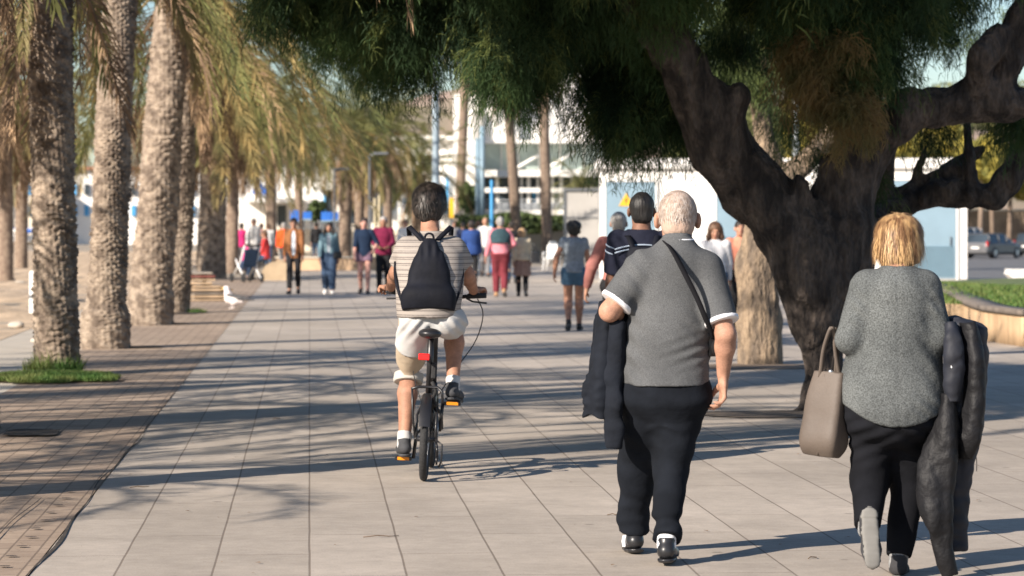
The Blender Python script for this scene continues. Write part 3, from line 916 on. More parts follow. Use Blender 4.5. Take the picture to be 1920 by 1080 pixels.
S.build("trunk", m_bark2, t2, post=lambda P: P - loc2)
regs = [(1390, 70, 33, 90, 110, 1.2, 130, 0), (1440, 190, 33, 50, 50, .7, 24, 0), (1540, 60, 33.5, 110, 90, 1.3, 120, 0), (1700, 90, 34, 90, 60, 1.2, 36, 0),
        (1450, -140, 33, 260, 90, 1.8, 200, 0), (1370, 150, 33, 40, 60, .5, 36, 0), (1850, 110, 34, 80, 60, 1., 22, 0)]
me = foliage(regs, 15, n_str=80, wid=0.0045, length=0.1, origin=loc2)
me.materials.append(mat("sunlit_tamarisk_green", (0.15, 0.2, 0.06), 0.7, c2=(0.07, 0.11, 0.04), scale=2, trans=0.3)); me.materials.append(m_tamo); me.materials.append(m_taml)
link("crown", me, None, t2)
pit(1425, 688, .75, .6, seed=21, m=mat("planting_soil", (0.19, 0.14, 0.10), 1, .2, 8)); pit(1480, 778, .72, .45, seed=22, sq=4, m=mat("root_soil", (0.12, 0.09, 0.065), 1, .3, 8)); 
# ============================================================ BUILDINGS, STREET FURNITURE, VEHICLES
def XA(px, d): return (px - 960) / FPX * d
def ZA(py, d): return CAMZ - (py - HOR) / FPX * d
def bxp(mb, px0, px1, py0, py1, d, depth, off=(0, 0, 0), ch=0.0):
    """box whose front face fills a pixel rectangle at distance d, standing depth deep"""
    return mb.box(XA(px0, d) - off[0], XA(px1, d) - off[0], d - off[1], d + depth - off[1], ZA(py1, d) - off[2], ZA(py0, d) - off[2], ch)

m_white = mat("white_render", (0.78, 0.76, 0.72), 0.85, 0.04, 0.8, fine=0.03, fscale=8)
m_cream = mat("cream_render", (0.70, 0.62, 0.50), 0.9, 0.06, 0.6)
m_lblue = mat("pale_blue_metal", (0.22, 0.32, 0.39), 0.5, 0.04, 1.5)
m_louver = mat("blue_louvre", (0.13, 0.22, 0.28), 0.5, 0.05, 2)
m_blue = mat("blue_paint", (0.06, 0.30, 0.58), 0.5, 0.1, 1)
m_dblue = mat("strong_blue_cloth", (0.02, 0.13, 0.50), 0.8, 0.15, 2)
m_dark = mat("dark_opening", (0.035, 0.035, 0.04), 0.4, 0.2, 1)
m_glass = mat("greenish_glass", (0.42, 0.50, 0.47), 0.15, 0.15, 0.4)
m_dglass = mat("dark_glass", (0.04, 0.055, 0.07), 0.12, 0.3, 0.5)
m_grey = mat("grey_render", (0.36, 0.35, 0.33), 0.8, 0.08, 1)
m_dgrey = mat("dark_grey_metal", (0.12, 0.13, 0.14), 0.6, 0.1, 2)
m_hedge = mat("hedge_leaves", (0.10, 0.14, 0.04), 0.8, c2=(0.025, 0.045, 0.015), scale=2.5)
m_tile = mat("terracotta_tiles", (0.38, 0.19, 0.12), 0.9, 0.15, 2)
m_bpole = mat("grey_blue_pole", (0.26, 0.33, 0.38), 0.5, 0.08, 2)

def multi(name, label, cat, loc, parts, group=None, rotz=0):
    t = thing(name, label, cat, loc, rotz, group)
    for (pn, mb, m) in parts:
        mb.build(pn, m, t)
    return t

# white building beyond the path
d = 150.0; O = (XA(1000, d), d, 0)
t = thing("white_building", "white building with glass upper storey and blue columns at the end of the promenade", "building", O)
mb = MB(); bxp(mb, 850, 1180, 176, 268, d + 3, 14, O); bxp(mb, 850, 890, 268, 402, d + 1, 14, O); bxp(mb, 890, 1180, 262, 268, d + 1.2, 2, O)
bxp(mb, 1000, 1180, 120, 175.7, d + 9, 14, O); mb.build("upper_wall", m_white, t)
mb = MB(); mb.box(XA(840, d) - O[0], XA(1180, d) - O[0], 1.5, 18, 0, ZA(402, d)); mb.build("base_wall", m_grey, t)
mb = MB(); bxp(mb, 888, 1180, 319, 331, d - 1.5, 16, O); bxp(mb, 893, 1180, 352, 361, d - 1.0, 0.4, O); mb.build("balcony_slab", m_white, t)
mb = MB(); bxp(mb, 888, 1180, 393, 402.5, d - 2.2, 18, O); mb.build("terrace_slab", m_white, t)
mb = MB(); bxp(mb, 890, 1180, 268.5, 318.5, d + 2.8, 0.2, O); mb.build("glass_band", m_glass, t)
for px in (940, 972, 1010, 1050, 1095):
    mb = MB(); bxp(mb, px - 1.2, px + 1.2, 268.2, 318.8, d + 2.6, 0.15, O); mb.build("mullion", m_white, t)
# sloping braces over the glass
for (a, b, c, e) in ((960, 318, 1020, 284), (1020, 318, 1080, 282)):
    mb = MB(); mb.tube([(XA(a, d) - O[0], 2.2, ZA(b, d)), (XA(c, d) - O[0], 2.2, ZA(e, d))], 0.09, 6); mb.build("brace", m_white, t)
mb = MB(); bxp(mb, 890, 1180, 331.5, 392.5, d + 1.4, 0.2, O); mb.build("ground_floor_glazing", m_dglass, t)
for px, w in ((932, 3.2), (961, 2), (978, 2), (991, 3.4), (1008, 2), (1036, 2.4), (1052, 3.5), (1072, 2), (1075, 2.6)):
    mb = MB(); bxp(mb, px - w, px + w, 331.7, 392.3, d - .6, 0.3, O); mb.build("column", m_white, t)
mb = MB(); bxp(mb, 998, 1012, 360, 390, d + 1.1, 0.2, O); mb.build("window", m_blue, t)
mb = MB(); bxp(mb, 1036, 1062, 362, 392, d + 1.0, 0.2, O); mb.build("window", m_glass, t)
mb = MB()
for py in (374, 380, 386): bxp(mb, 893, 1180, py, py + 1.3, d - 2.15, 0.05, O)
for px in range(895, 1180, 14): bxp(mb, px, px + 1, 374, 393, d - 2.1, 0.05, O)
mb.build("railing", mat("pale_railing", (0.5, 0.52, 0.54), 0.5, .05), t)
mb = MB(); bxp(mb, 920, 1150, 380, 393, d - 2.0, 0.04, O); mb.build("railing_panel", mat("frosted_panel", (0.55, 0.58, 0.60), .3, .1, .5), t)
for px, y0 in ((897, 262), (905, 240)):
    mb = MB(); mb.tube([(XA(px, d) - O[0], -2.6, 0), (XA(px, d) - O[0], -2.6, ZA(y0, d))], 0.13, 10); mb.build("blue_column", m_lblue, t)
mb = MB(); bxp(mb, 887, 905, 208, 262, d + 2.5, .5, O); mb.build("vent_shaft", m_grey, t)
# sloped ramp wall left of the terrace
mb = MB(); mb.prism([(XA(858, d) - O[0], 0), (XA(888, d) - O[0], 0), (XA(888, d) - O[0], ZA(372, d)), (XA(858, d) - O[0], ZA(400, d))], -2, -1.7); mb.build("ramp_wall", m_grey, t)

# the white and cream block farther left
d = 158.0; O = (XA(620, d), d, 0)
t = thing("beach_restaurant", "white low building with blue shades and dark doorways seen between the palm trunks", "building", O)
mb = MB()
bxp(mb, 440, 865, 262, 421 + 8, d + 1, 16, O); mb.build("wall", m_white, t)
mb = MB(); mb.box(XA(440, d) - O[0], XA(865, d) - O[0], .9, 14, 0, ZA(429, d)); mb.build("base_wall", m_cream, t)
mb = MB(); bxp(mb, 430, 875, 254, 262, d + .3, 18, O); mb.build("roof_slab", m_white, t)
mb = MB(); bxp(mb, 452, 560, 372, 379, d - 2.4, 3.3, O); bxp(mb, 700, 770, 338, 345, d - 1.4, 2.3, O); bxp(mb, 590, 640, 350, 356, d - 1.4, 2.3, O); mb.build("awning", m_white, t)
for (a, b, c, e) in ((700, 716, 350, 418), (766, 775, 352, 400), (812, 830, 345, 400), (655, 668, 360, 420), (520, 536, 385, 425), (612, 622, 356, 410), (575, 584, 300, 330), (470, 500, 290, 318), (740, 752, 290, 318), (690, 702, 290, 318), (640, 652, 290, 318), (795, 808, 290, 318)):
    mb = MB(); bxp(mb, a, b, c, e, d + .8, .3, O); f = mb.build("window", m_dglass, t)
    mb = MB(); bxp(mb, a - 1, b + 1, e, e + 1.5, d + .6, .3, O); mb.build("sill", m_cream, f)
for (a, b, c, e) in ((727, 733, 350, 405), (757, 763, 372, 400), (606, 610, 350, 418), (836, 841, 330, 400)):
    mb = MB(); bxp(mb, a, b, c, e, d + .65, .3, O); mb.build("shutter", m_blue, t)
for k, (a, b, c, e) in enumerate(((470, 480, 352, 364), (482, 489, 344, 364), (491, 497, 354, 364), (499, 507, 338, 364))):
    mb = MB(); x0, x1, z0, z1 = XA(a, d) - O[0], XA(b, d) - O[0], ZA(e, d), ZA(c, d)
    mb.prism([(x0, z0), (x1, z0), ((x0 + x1) / 2 + .08, z1), ((x0 + x1) / 2 - .08, z1)], .7, .85); mb.build("blue_lettering", m_dblue, t)
# blue market shades in front
for k, (a, b, c, e, lab) in enumerate(((544, 560, 394, 414, "blue awning panel above the woman in the brown jacket"), (568, 584, 397, 410, "blue awning panel between the two walking women"),
                                     (602, 621, 397, 413, "blue awning panel above the woman in the denim jacket"), (622, 634, 398, 412, "narrow blue awning panel left of the palm trunk"))):
    dd = 120; o = (XA((a + b) / 2, dd), dd, 0)
    t = thing("blue_awning", lab, "awning", o, 0, "blue awnings at the end of the promenade")
    mb = MB(); bxp(mb, a, b, c, e, dd, .15, o); mb.build("cloth", m_dblue, t)
    mb = MB(); bxp(mb, a, b, e + .2, e + 3, dd, .5, o); mb.build("trim", m_lblue, t)
    for q in (a + .6, b - .6):
        mb = MB(); mb.tube([(XA(q, dd) - o[0], .3, 0), (XA(q, dd) - o[0], .3, ZA(e, dd))], .03, 6); mb.build("post", m_dgrey, t)

# far pale houses on the left, and the brown hillside
d = 230.0; O = (XA(100, d), d, 0)
t = thing("seafront_houses", "distant pale seafront building beyond the sand at the far left", "building", O)
mb = MB(); bxp(mb, -200, 60, 330, 460, d, 12, O); mb.build("wall", m_cream, t)
mb = MB(); bxp(mb, 60, 440, 318, 460, d + 4, 12, O); mb.build("side_wall", m_white, t)
mb = MB(); bxp(mb, -205, 62, 322, 330, d - .5, 13, O); bxp(mb, 58, 445, 312, 318, d + 3.5, 13, O); mb.build("roof", m_tile, t)
r_ = np.random.default_rng(4)
for px in list(range(-20, 60, 18)) + list(range(70, 430, 22)):
    for py in (345, 385):
        mb = MB(); bxp(mb, px, px + 8, py, py + 20, d - .3 if px < 60 else d + 3.7, .5, O); mb.build("window", m_dglass if r_.random() < .6 else m_blue, t)
mb = MB()
for px in range(225, 262, 12): pass
def hillmesh():
    x = np.linspace(-260, 330, 60); y = np.linspace(0, 260, 14)
    X, Y = np.meshgrid(x, y, indexing='ij')
    Z = 62 * np.exp(-((X - 40) / 170) ** 2) * sst(Y / 200) + 4 * np.sin(X * .05) * sst(Y / 60) + 2 * np.sin(X * .13 + Y * .1) * sst(Y / 60) - 3
    P = np.stack([X.ravel(), Y.ravel() + 820, Z.ravel()], 1); k = len(y)
    i, j = np.meshgrid(np.arange(len(x) - 1), np.arange(k - 1), indexing='ij'); a = (i * k + j).ravel()
    return mesh_np("hills", P, np.stack([a, a + k, a + k + 1, a + 1], 1))
tag(link("hills", hillmesh(), mat("dry_hillside", (0.34, 0.25, 0.20), 1, c2=(0.20, 0.17, 0.12), scale=.05)), kind="structure")

# hedges in front of the white building
def bush(label, cat, px0, px1, py0, py1, d, dep, n, m, seed, name="hedge", leaf=0.09, group=None, trunk=None):
    r = np.random.default_rng(seed)
    c = ((px0 + px1) / 2, (py0 + py1) / 2)
    base = np.array([XA(c[0], d), d, gz(np.float64(XA(c[0], d)), np.float64(d))])
    t = thing(name, label, cat, base, 0, group)
    hw, hh = abs(XA(px1, d) - XA(px0, d)) / 2, (ZA(py0, d) - ZA(py1, d)) / 2
    q = r.normal(size=(n, 3)); q /= np.linalg.norm(q, axis=1)[:, None]
    sc = (np.abs(q) ** 4).sum(1) ** -.25
    lump = 1 + .12 * np.sin(q[:, 0] * 7 + seed) + .1 * np.sin(q[:, 2] * 9 + q[:, 0] * 5)
    P0 = q * (sc * (r.random(n) ** .3) * lump)[:, None] * [hw, dep / 2, hh] + [0, dep / 2, ZA(c[1], d) - base[2]]
    a = r.normal(size=(n, 3)); a /= np.linalg.norm(a, axis=1)[:, None]
    b = np.cross(a, r.normal(size=(n, 3))); b /= np.linalg.norm(b, axis=1)[:, None]
    s = leaf * (.5 + r.random(n))[:, None]
    P = np.stack([P0 - a * s, P0 + b * s * .6, P0 + a * s, P0 - b * s * .6], 1).reshape(-1, 3)
    link("foliage", mesh_np("foliage", P, np.arange(4 * n).reshape(n, 4), False), m, t)
    if trunk:
        for (px, lean) in trunk:
            mb = MB(); x = XA(px, d) - base[0]
            mb.tube([(x, dep * .4, -.05), (x + lean * .5, dep * .4, (ZA(c[1], d) - base[2]) * .5), (x + lean, dep * .45, ZA(c[1], d) - base[2])], [.22, .17, .1], 8)
            mb.build("trunk", m_ptrunk_far, t)
    return t
bush("low dark hedge under the terrace of the white building", "hedge", 860, 1060, 401, 438, 144, 2.2, 9000, m_hedge, 1)
bush("round green bush beside the slim palm left of the terrace", "bush", 862, 890, 346, 400, 147.3, 2.2, 3500, m_hedge, 2, "bush")
bush("small green bush behind the blue awnings", "bush", 578, 606, 378, 412, 128, 1.2, 1800, m_hedge, 3, "bush")
m_yel = mat("yellow_autumn_leaves", (0.42, 0.33, 0.05), 0.8, c2=(0.17, 0.17, 0.04), scale=.8)
m_olv = mat("olive_leaves", (0.22, 0.22, 0.07), 0.8, c2=(0.08, 0.10, 0.04), scale=.8)
for k, (a, b, c, e, dd, m, lab, tr) in enumerate((
        (1655, 1745, 235, 345, 196, m_yel, "yellow tree left of the others beyond the pale limb", ((1700, .3),)),
        (1740, 1830, 225, 350, 200, m_yel, "yellow tree rising over the end of the blue and white booth", ((1819, .2),)),
        (1815, 1905, 255, 352, 192, m_yel, "yellow tree above the parked cars", ((1846, .2),)),
        (1875, 1990, 290, 372, 198, m_yel, "yellow green tree at the right edge behind the cars", ((1902, .1), (1872, -.2))),
        (1370, 1470, 195, 320, 190, m_olv, "olive green tree seen through the fork above the booth", ((1440, .1),)),
        (1465, 1560, 170, 320, 200, m_yel, "yellowish tree right of the olive one, above the booth", ((1500, .1),)),
        (1550, 1690, 120, 330, 215, m_olv, "tall olive tree behind the big dark limb", ((1600, .1),)),
        (1760, 1960, 150, 250, 230, m_olv, "tall pine crown at the far right behind the yellow trees", ((1800, .1),)),
        (1250, 1380, 230, 330, 180, m_olv, "olive bushes just over the booth roof", ((1300, .1),)))):
    bush(lab, "tree", a, b, c, e, dd, 5, 7000, m, 30 + k, "background_tree", .12, "trees beyond the booth", tr)

# stone wall behind the car park
d = 205.0; O = (XA(1850, d), d, -0.43)
t = thing("stone_wall", "long brown stone wall behind the parked cars", "wall", O)
mb = MB(); bxp(mb, 1500, 2200, 396, 500, d, .6, O); mb.build("masonry", mat("brown_stone", (0.36, 0.27, 0.19), .95, c2=(0.25, 0.18, 0.13), scale=.9, fine=.15, fscale=3), t)
mb = MB(); bxp(mb, 1500, 2200, 392, 395.9, d - .1, .8, O); mb.build("coping", m_cream, t)

# the electrical booth
d = 79.0
O = np.array([XA(1124, d), d, 0]); yaw = math.radians(-2.2)
t = thing("transformer_booth", "long white electrical booth with pale blue doors behind the couple", "booth", O, yaw)
Lb, Hb, Db = 9.85, 3.05, 4.6
mb = MB(); mb.box(0, Lb, 0, Db, 0, Hb); mb.build("wall", m_white, t)
mb = MB(); mb.box(-.14, Lb + .14, -.14, Db + .1, Hb + .003, Hb + .24, .04); mb.build("roof", m_white, t)
mb = MB(); mb.box(-.06, Lb + .06, -.06, Db + .05, Hb + .243, Hb + .30); mb.build("roof_sheet", m_white, t)
mb = MB(); mb.box(-.03, -.003, .5, 1.6, 1.6, 2.75); mb.build("side_vent", m_dgrey, t)
mb = MB(); mb.box(-.02, Lb, -.03, -.002, 0, .12); mb.build("plinth", m_grey, t)
def door(x0, x1, z0, z1, lou=None, split=True):
    mb = MB(); mb.box(x0, x1, -.045, -.003, z0, z1, .01); f = mb.build("door", m_lblue, t)
    if split:
        mb = MB(); mb.box((x0 + x1) / 2 - .012, (x0 + x1) / 2 + .012, -.052, -.046, z0 + .02, z1 - .02); mb.build("door_gap", m_louver, f)
    if lou:
        mb = MB(); z = lou[0]
        while z < lou[1]:
            mb.box(x0 + .08, x1 - .08, -.075, -.047, z, z + .035); z += .075
        mb.build("louvre", m_louver, f)
    mb = MB(); mb.tube([(x1 - .15, -.09, 1.0), (x1 - .15, -.09, 1.25)], .015, 6); mb.build("handle", m_dgrey, f)
    mb = MB()
    for (a, b, c, e) in ((x0 - .06, x0 - .005, z0 - .06, z1 + .06), (x1 + .005, x1 + .06, z0 - .06, z1 + .06), (x0 - .004, x1 + .004, z1 + .005, z1 + .06)):
        mb.box(a, b, -.06, -.003, c, e)
    mb.build("door_frame", m_white, f)
    return f
f = door(.18, 1.5, .18, 2.72, (.3, 1.2), False)
# yellow warning triangle with its bolt
mb = MB(); cx, cz, q = .72, 2.22, .20
mb.prism([(cx - q, cz - q * .75), (cx + q, cz - q * .75), (cx, cz + q)], -.062, -.046); sg = mb.build("warning_sign", mat("sign_yellow", (0.75, 0.42, 0.03), .5, .05), f)
mb = MB(); mb.prism([(cx - .02, cz - .1), (cx + .035, cz + .01), (cx + .005, cz + .01), (cx + .02, cz + .11), (cx - .035, cz - .015), (cx - .005, cz - .015)], -.070, -.064); mb.build("bolt_symbol", m_dark, sg)
door(3.15, 4.6, .18, 2.72, (.3, 1.2)); door(7.55, 9.55, .12, 2.75, (.2, .95), False)
mb = MB(); mb.box(6.95, 6.98, -.03, -.003, .15, 2.9); mb.build("rain_pipe", m_grey, t)

# grey kiosk between the white building and the booth
d = 126.0; O = (XA(1085, d), d, 0)
t = thing("grey_kiosk", "grey panelled kiosk left of the white booth", "kiosk", O)
mb = MB(); bxp(mb, 1060, 1130, 358, 489.5, d, 2, O); mb.build("panel_wall", mat("warm_grey_panel", (0.42, 0.40, 0.37), .8, .05, 1), t)
mb = MB(); bxp(mb, 1057, 1133, 353, 357.8, d - .1, 2.2, O); bxp(mb, 1057, 1061, 358, 489.5, d - .05, .3, O); bxp(mb, 1061.2, 1130, 407, 409.5, d - .03, .3, O); mb.build("frame", m_dgrey, t)

# poles
def pole(label, px, pytop, d, r, m, name="lamp_post", arm=None, head=None, cat="lamp post"):
    o = (XA(px, d), d, 0); H = ZA(pytop, d)
    t = thing(name, label, cat, o)
    mb = MB(); mb.lathe([(r * 1.9, 0), (r * 1.9, .04), (r * 1.15, .06), (r, .3), (r * .8, H)], 16); mb.tube([(0, 0, H - .001), (0, 0, H + .01)], r * .8, 12)
    mb.build("shaft", m, t)
    if arm:
        L = arm; mb = MB(); mb.tube([(0, 0, H - .05), (L * .6, 0, H), (L, 0, H)], .035, 8); mb.build("arm", m, t)
        mb = MB(); mb.box(L - .45, L + .15, -.12, .12, H - .02, H + .07, .02); mb.build("lamp_head", m, t)
    return t
pole("thick grey blue lamp column rising over the cyclist's head", 817, -20, 100, .13, m_bpole, arm=1.6)
pole("thin dark lamp post with short arm above the navy sweater walker", 693, 289, 108, .05, m_dgrey, arm=.55)
pole("thin dark post just left of the palm trunk by the denim jacket woman", 627, 318, 112, .05, m_dgrey, arm=.4)
pole("bright blue post in front of the terrace", 922, 338, 96, .07, m_blue, "blue_post", cat="post")
pole("pale lamp column seen through the fork above the booth", 1492, 130, 125, .14, mat("pale_pole", (.5, .55, .56), .5, .05), arm=1.5)
for k, px in enumerate((703, 711)):
    pole(["left one of two pale wooden posts above the burgundy shirt", "right one of two pale wooden posts above the burgundy shirt"][k], px, [372, 366][k], 112, .055, mat("pale_wood_post", (.52, .45, .30), .8, .1), "wooden_post", cat="post")
o = (XA(847, 98), 98, 0); t = thing("yellow_sign", "narrow yellow sign panel beside the cyclist's head", "sign", o)
mb = MB(); bxp(mb, 842.5, 851, 371, 409, 98, .08, o, .01); mb.build("panel", mat("yellow_panel", (.75, .42, .02), .5, .05), t)
mb = MB(); mb.tube([(0, .04, 0), (0, .04, ZA(409, 98))], .03, 8); mb.build("post", m_dgrey, t)

# planter with stone cladding, on the right
pts = [G(1700, 566), G(1752, 584), G(1790, 612), G(1840, 638), G(1920, 651), G(2010, 655), G(2140, 652)]
pts = np.array(pts)
tq = np.linspace(0, len(pts) - 1, 60)
cv = np.stack([np.interp(tq, range(len(pts)), pts[:, i]) for i in range(3)], 1)
for _ in range(6): cv[1:-1] = (cv[:-2] + 2 * cv[1:-1] + cv[2:]) / 4
O = np.array([cv[:, 0].mean(), cv[:, 1].mean(), 0])
t = thing("planter_wall", "low curved planter clad in tan stone slabs with dark coping", "planter", O)
def strip(cv, prof, name, m):
    V = []; F = []; n = len(cv); k = len(prof)
    for i in range(n):
        tg = unit(cv[min(i + 1, n - 1)] - cv[max(i - 1, 0)]); nr = np.array([-tg[1], tg[0], 0])   # towards the inside
        for (o_, z) in prof: V.append(cv[i] - O + nr * o_ + np.array([0, 0, z]))
    for i in range(n - 1):
        for j in range(k - 1): F.append((i * k + j, (i + 1) * k + j, (i + 1) * k + j + 1, i * k + j + 1))
    return link(name, mesh_np(name, np.array(V), np.array(F), False), m, t)
m_clad = brick_mat("tan_stone_cladding", (0.56, 0.39, 0.22), (0.50, 0.34, 0.19), (0.62, 0.52, 0.38), 0.5, 0.62, 0.012, swap=False, offset=0.0, stain=.18)
# cladding with real joints: separate panels per stretch
acc = 0; k0 = 0
L_ = np.concatenate([[0], np.cumsum(np.linalg.norm(np.diff(cv, axis=0), axis=1))])
nt_ = 0; s0 = 0.0
m_stone = mat("tan_stone", (0.60, 0.42, 0.25), .85, c2=(0.42, 0.28, 0.16), scale=2.5, detail=5, stretch=(1, 1, .6), objvar=.14)
while s0 < L_[-1] - .5:
    s1 = s0 + .56
    q = np.linspace(s0 + .006, s1 - .006, 5)
    c2 = np.stack([np.interp(q, L_, cv[:, i]) for i in range(3)], 1)
    strip(c2, [(.03, -.02), (0, -.02), (0, .40), (.03, .40)], "stone_panel", m_stone)
    s0 = s1
strip(cv, [(.02, -.02), (.02, .42), (.3, .42), (.3, -.02)], "core", mat("joint_mortar", (.66, .58, .46), .9, .05))
strip(cv, [(.29, .402), (-.035, .402), (-.035, .47), (.34, .47), (.34, .40)], "coping", mat("dark_coping", (.17, .14, .115), .8, .2, 5))
V = [c - O + np.array([0, 0, .40]) for c in cv] + [np.array([c[0] + 6.5, c[1] + 10 + 6 * i / 60, .40]) - O for i, c in enumerate(cv)]
n = len(cv); F = [(i, i + 1, n + i + 1, n + i) for i in range(n - 1)]
link("soil_bed", mesh_np("soil_bed", np.array(V), np.array(F), False), mat("lawn_soil", (.10, .13, .04), 1, .3, 5), t)
c = G(1905, 640)
tag(blades("grass", c[0] + 1.6, c[1] + 9, 2.6, 8.5, 15000, .10, 31, m_grass, .40, .02), "strip of green grass growing in the stone planter", "grass", kind="stuff")
# small kerb and white bench beyond
mb = MB(); o = G(1930, 560)
mb.box(-1.0, 4, 0, .25, 0, .32, .02); tag(mb.build("garden_kerb", m_cream, None, o, -.3), "low pale kerb behind the planter under the white seat", "kerb")
o = G(1945, 541); t = thing("white_bench", "white moulded bench at the right edge beyond the planter", "bench", o)
mb = MB(); mb.prism([(-.42, 0), (.9, 0), (1.1, .45), (-.72, .45), (-.76, .36)], -.35, .35); mb.build("seat_block", m_white, t)
mb = MB(); mb.box(-.74, 1.12, -.37, .37, .452, .48, .01); mb.build("seat_slab", m_white, t)

# parked cars
def ring_loft(mb, secs):
    """secs: (y, [(x,z)...]) closed rings"""
    n = len(secs[0][1]); V = []; F = []
    for y, rg in secs: V += [(x, y, z) for x, z in rg]
    for i in range(len(secs) - 1):
        for k in range(n):
            j = (k + 1) % n; F.append((i * n + k, (i + 1) * n + k, (i + 1) * n + j, i * n + j))
    F.append(tuple(range(n))); F.append(tuple(range((len(secs) - 1) * n + n - 1, (len(secs) - 1) * n - 1, -1)))
    return mb.add(V, F, False)
def car(label, loc, yaw, paint, van=False):
    t = thing("parked_car", label, "car", loc, yaw, "cars parked beyond the booth")
    H = 1.47 if not van else 1.80
    def low(y, w, zb, zt): return (y, [(-w + .1, zb), (w - .1, zb), (w, zb + .15), (w, zt - .12), (w - .1, zt), (-w + .1, zt), (-w, zt - .12), (-w, zb + .15)])
    mb = MB(); ring_loft(mb, [low(-2.2, .72, .42, .80), low(-2.12, .82, .30, .95), low(-1.4, .87, .22, .98), low(0, .88, .22, .96), low(1.2, .87, .22, .92), low(1.9, .80, .28, .80), low(2.15, .68, .4, .66)])
    body = mb.build("body", paint, t)
    def gh(y, w, z0, z1): return (y, [(-w, z0), (w, z0), (w - .16 * (z1 - z0) / .5, z1), (-(w - .16 * (z1 - z0) / .5), z1)])
    mb = MB(); ring_loft(mb, [gh(-2.08, .78, .93, .96), gh(-1.85, .80, .93, H - .06), gh(-.6, .81, .93, H - .02), gh(.25, .80, .91, H - .08), gh(1.05, .76, .90, .93)])
    mb.build("cabin_glass", m_dglass, t)
    mb = MB(); mb.box(-.64, .64, -1.84, .15, H - .06, H + .005, .03); mb.build("roof", paint, t)
    for y in (-1.86, -.75, .2):
        mb = MB()
        for sx in (-1, 1): mb.tube([(sx * .815, y, .93), (sx * .66, y + (.1 if y > 0 else 0), H - .05)], .04, 6)
        mb.build("pillar", paint, t)
    for sx in (-1, 1):
        for y in (-1.35, 1.3):
            mb = MB(); mb.lathe([(.05, sx * .75), (.31, sx * .75), (.33, sx * .80), (.33, sx * .88), (.30, sx * .905), (.2, sx * .905), (.2, sx * .89)], 24, (0, y, .33), 'x')
            w = mb.build("wheel", m_dark, t)
            mb = MB(); mb.lathe([(.0, sx * .905), (.08, sx * .91), (.2, sx * .895)], 16, (0, y, .33), 'x'); mb.build("rim", mat("alloy", (.5, .5, .52), .35, .05, metal=.8) if 'alloy' not in bpy.data.materials else bpy.data.materials['alloy'], w)
        mb = MB(); mb.box(sx * .80 - .09, sx * .80 + .02, -2.19, -1.98, .72, 1.02 if not van else 1.2, .02); mb.build("tail_light", mat("red_lens", (.5, .02, .02), .25, .05) if 'red_lens' not in bpy.data.materials else bpy.data.materials['red_lens'], t)
        mb = MB(); mb.box(sx * .95 - .08, sx * .95 + .08, .55, .68, .90, 1.04, .03); mb.build("mirror", paint, t)
    mb = MB(); mb.box(-.26, .26, -2.235, -2.205, .58, .70); mb.build("number_plate", m_white, t)
    mb = MB(); mb.box(-.80, .80, -2.26, -2.10, .32, .52, .05); mb.build("bumper", paint, t)
    return t
car("silver hatchback parked at an angle beyond the booth, dark windows", (XA(1868, 172), 173, -.43), math.radians(-38), mat("silver_paint", (.17, .17, .175), .35, .05, metal=.4))
car("white car left of the silver one, half hidden by the booth", (XA(1822, 180), 181, -.43), math.radians(-34), mat("white_paint", (.6, .6, .6), .4, .05), True)
car("dark car parked at the right edge behind the silver hatchback", (XA(1960, 184), 185, -.43), math.radians(-38), mat("dark_paint", (.05, .055, .06), .35, .05, metal=.4))

# stack of boards beside the thick palm
o = G(388, 563); t = thing("board_stack", "stack of weathered wooden boards between the palms and the seagull", "boards", o, .2)
m_b1 = mat("pale_board", (.50, .36, .23), .9, .2, 3); m_b2 = mat("reddish_board", (.20, .07, .055), .9, .2, 3); m_b3 = mat("grey_board", (.33, .28, .23), .9, .2, 3)
z = 0.0; r_ = random.Random(5)
for k in range(9):
    w = .045 if k % 2 else .035
    x0, x1 = (-.42 + r_.uniform(-.03, .03), .44 + r_.uniform(-.06, .06)) if k < 5 else (-.44 + r_.uniform(-.02, .02), .12 + r_.uniform(-.06, .02))
    m = m_b2 if k == 7 else (m_b3 if k in (2, 8) else m_b1)
    mb = MB(); mb.box(x0, x1, -.5 + r_.uniform(-.03, .03), .5, z, z + w, .006); mb.build("board", m, t)
    z += w + .002
    if k < 8:
        mb = MB()
        for q in (-.35, .35 if k < 4 else 0.0): mb.box(q - .05, q + .05, -.47, .47, z, z + .025)
        mb.build("spacer", m_b3, t); z += .027

# curved concrete seat block and the low wall behind it
o = G(514, 526); t = thing("concrete_seat", "rounded tan concrete seat block beside the woman in the brown jacket", "seat", o)
mb = MB(); mb.prism([(-.38, 0), (.42, 0), (.42, .52), (.1, .55), (-.12, .5), (-.28, .38), (-.36, .2)], 0, 1.6); mb.build("block", mat("tan_concrete", (.42, .32, .21), .95, .1, 3, fine=.08, fscale=40), t)
mb = MB(); mb.box(.1, .40, -.01, 1.6, .553, .58); mb.build("cap", mat("tan_cap", (.5, .38, .26), .9, .1), t)
o = G(650, 507); t = thing("low_wall", "long low tan wall behind the four oncoming walkers", "wall", o)
mb = MB(); mb.box(-2.4, 1.5, 0, .4, 0, .42); mb.build("body", mat("tan_wall", (.55, .38, .24), .9, .12, 2), t)
mb = MB(); mb.box(-2.45, 1.55, -.05, .45, .423, .47); mb.build("coping", m_cream, t)

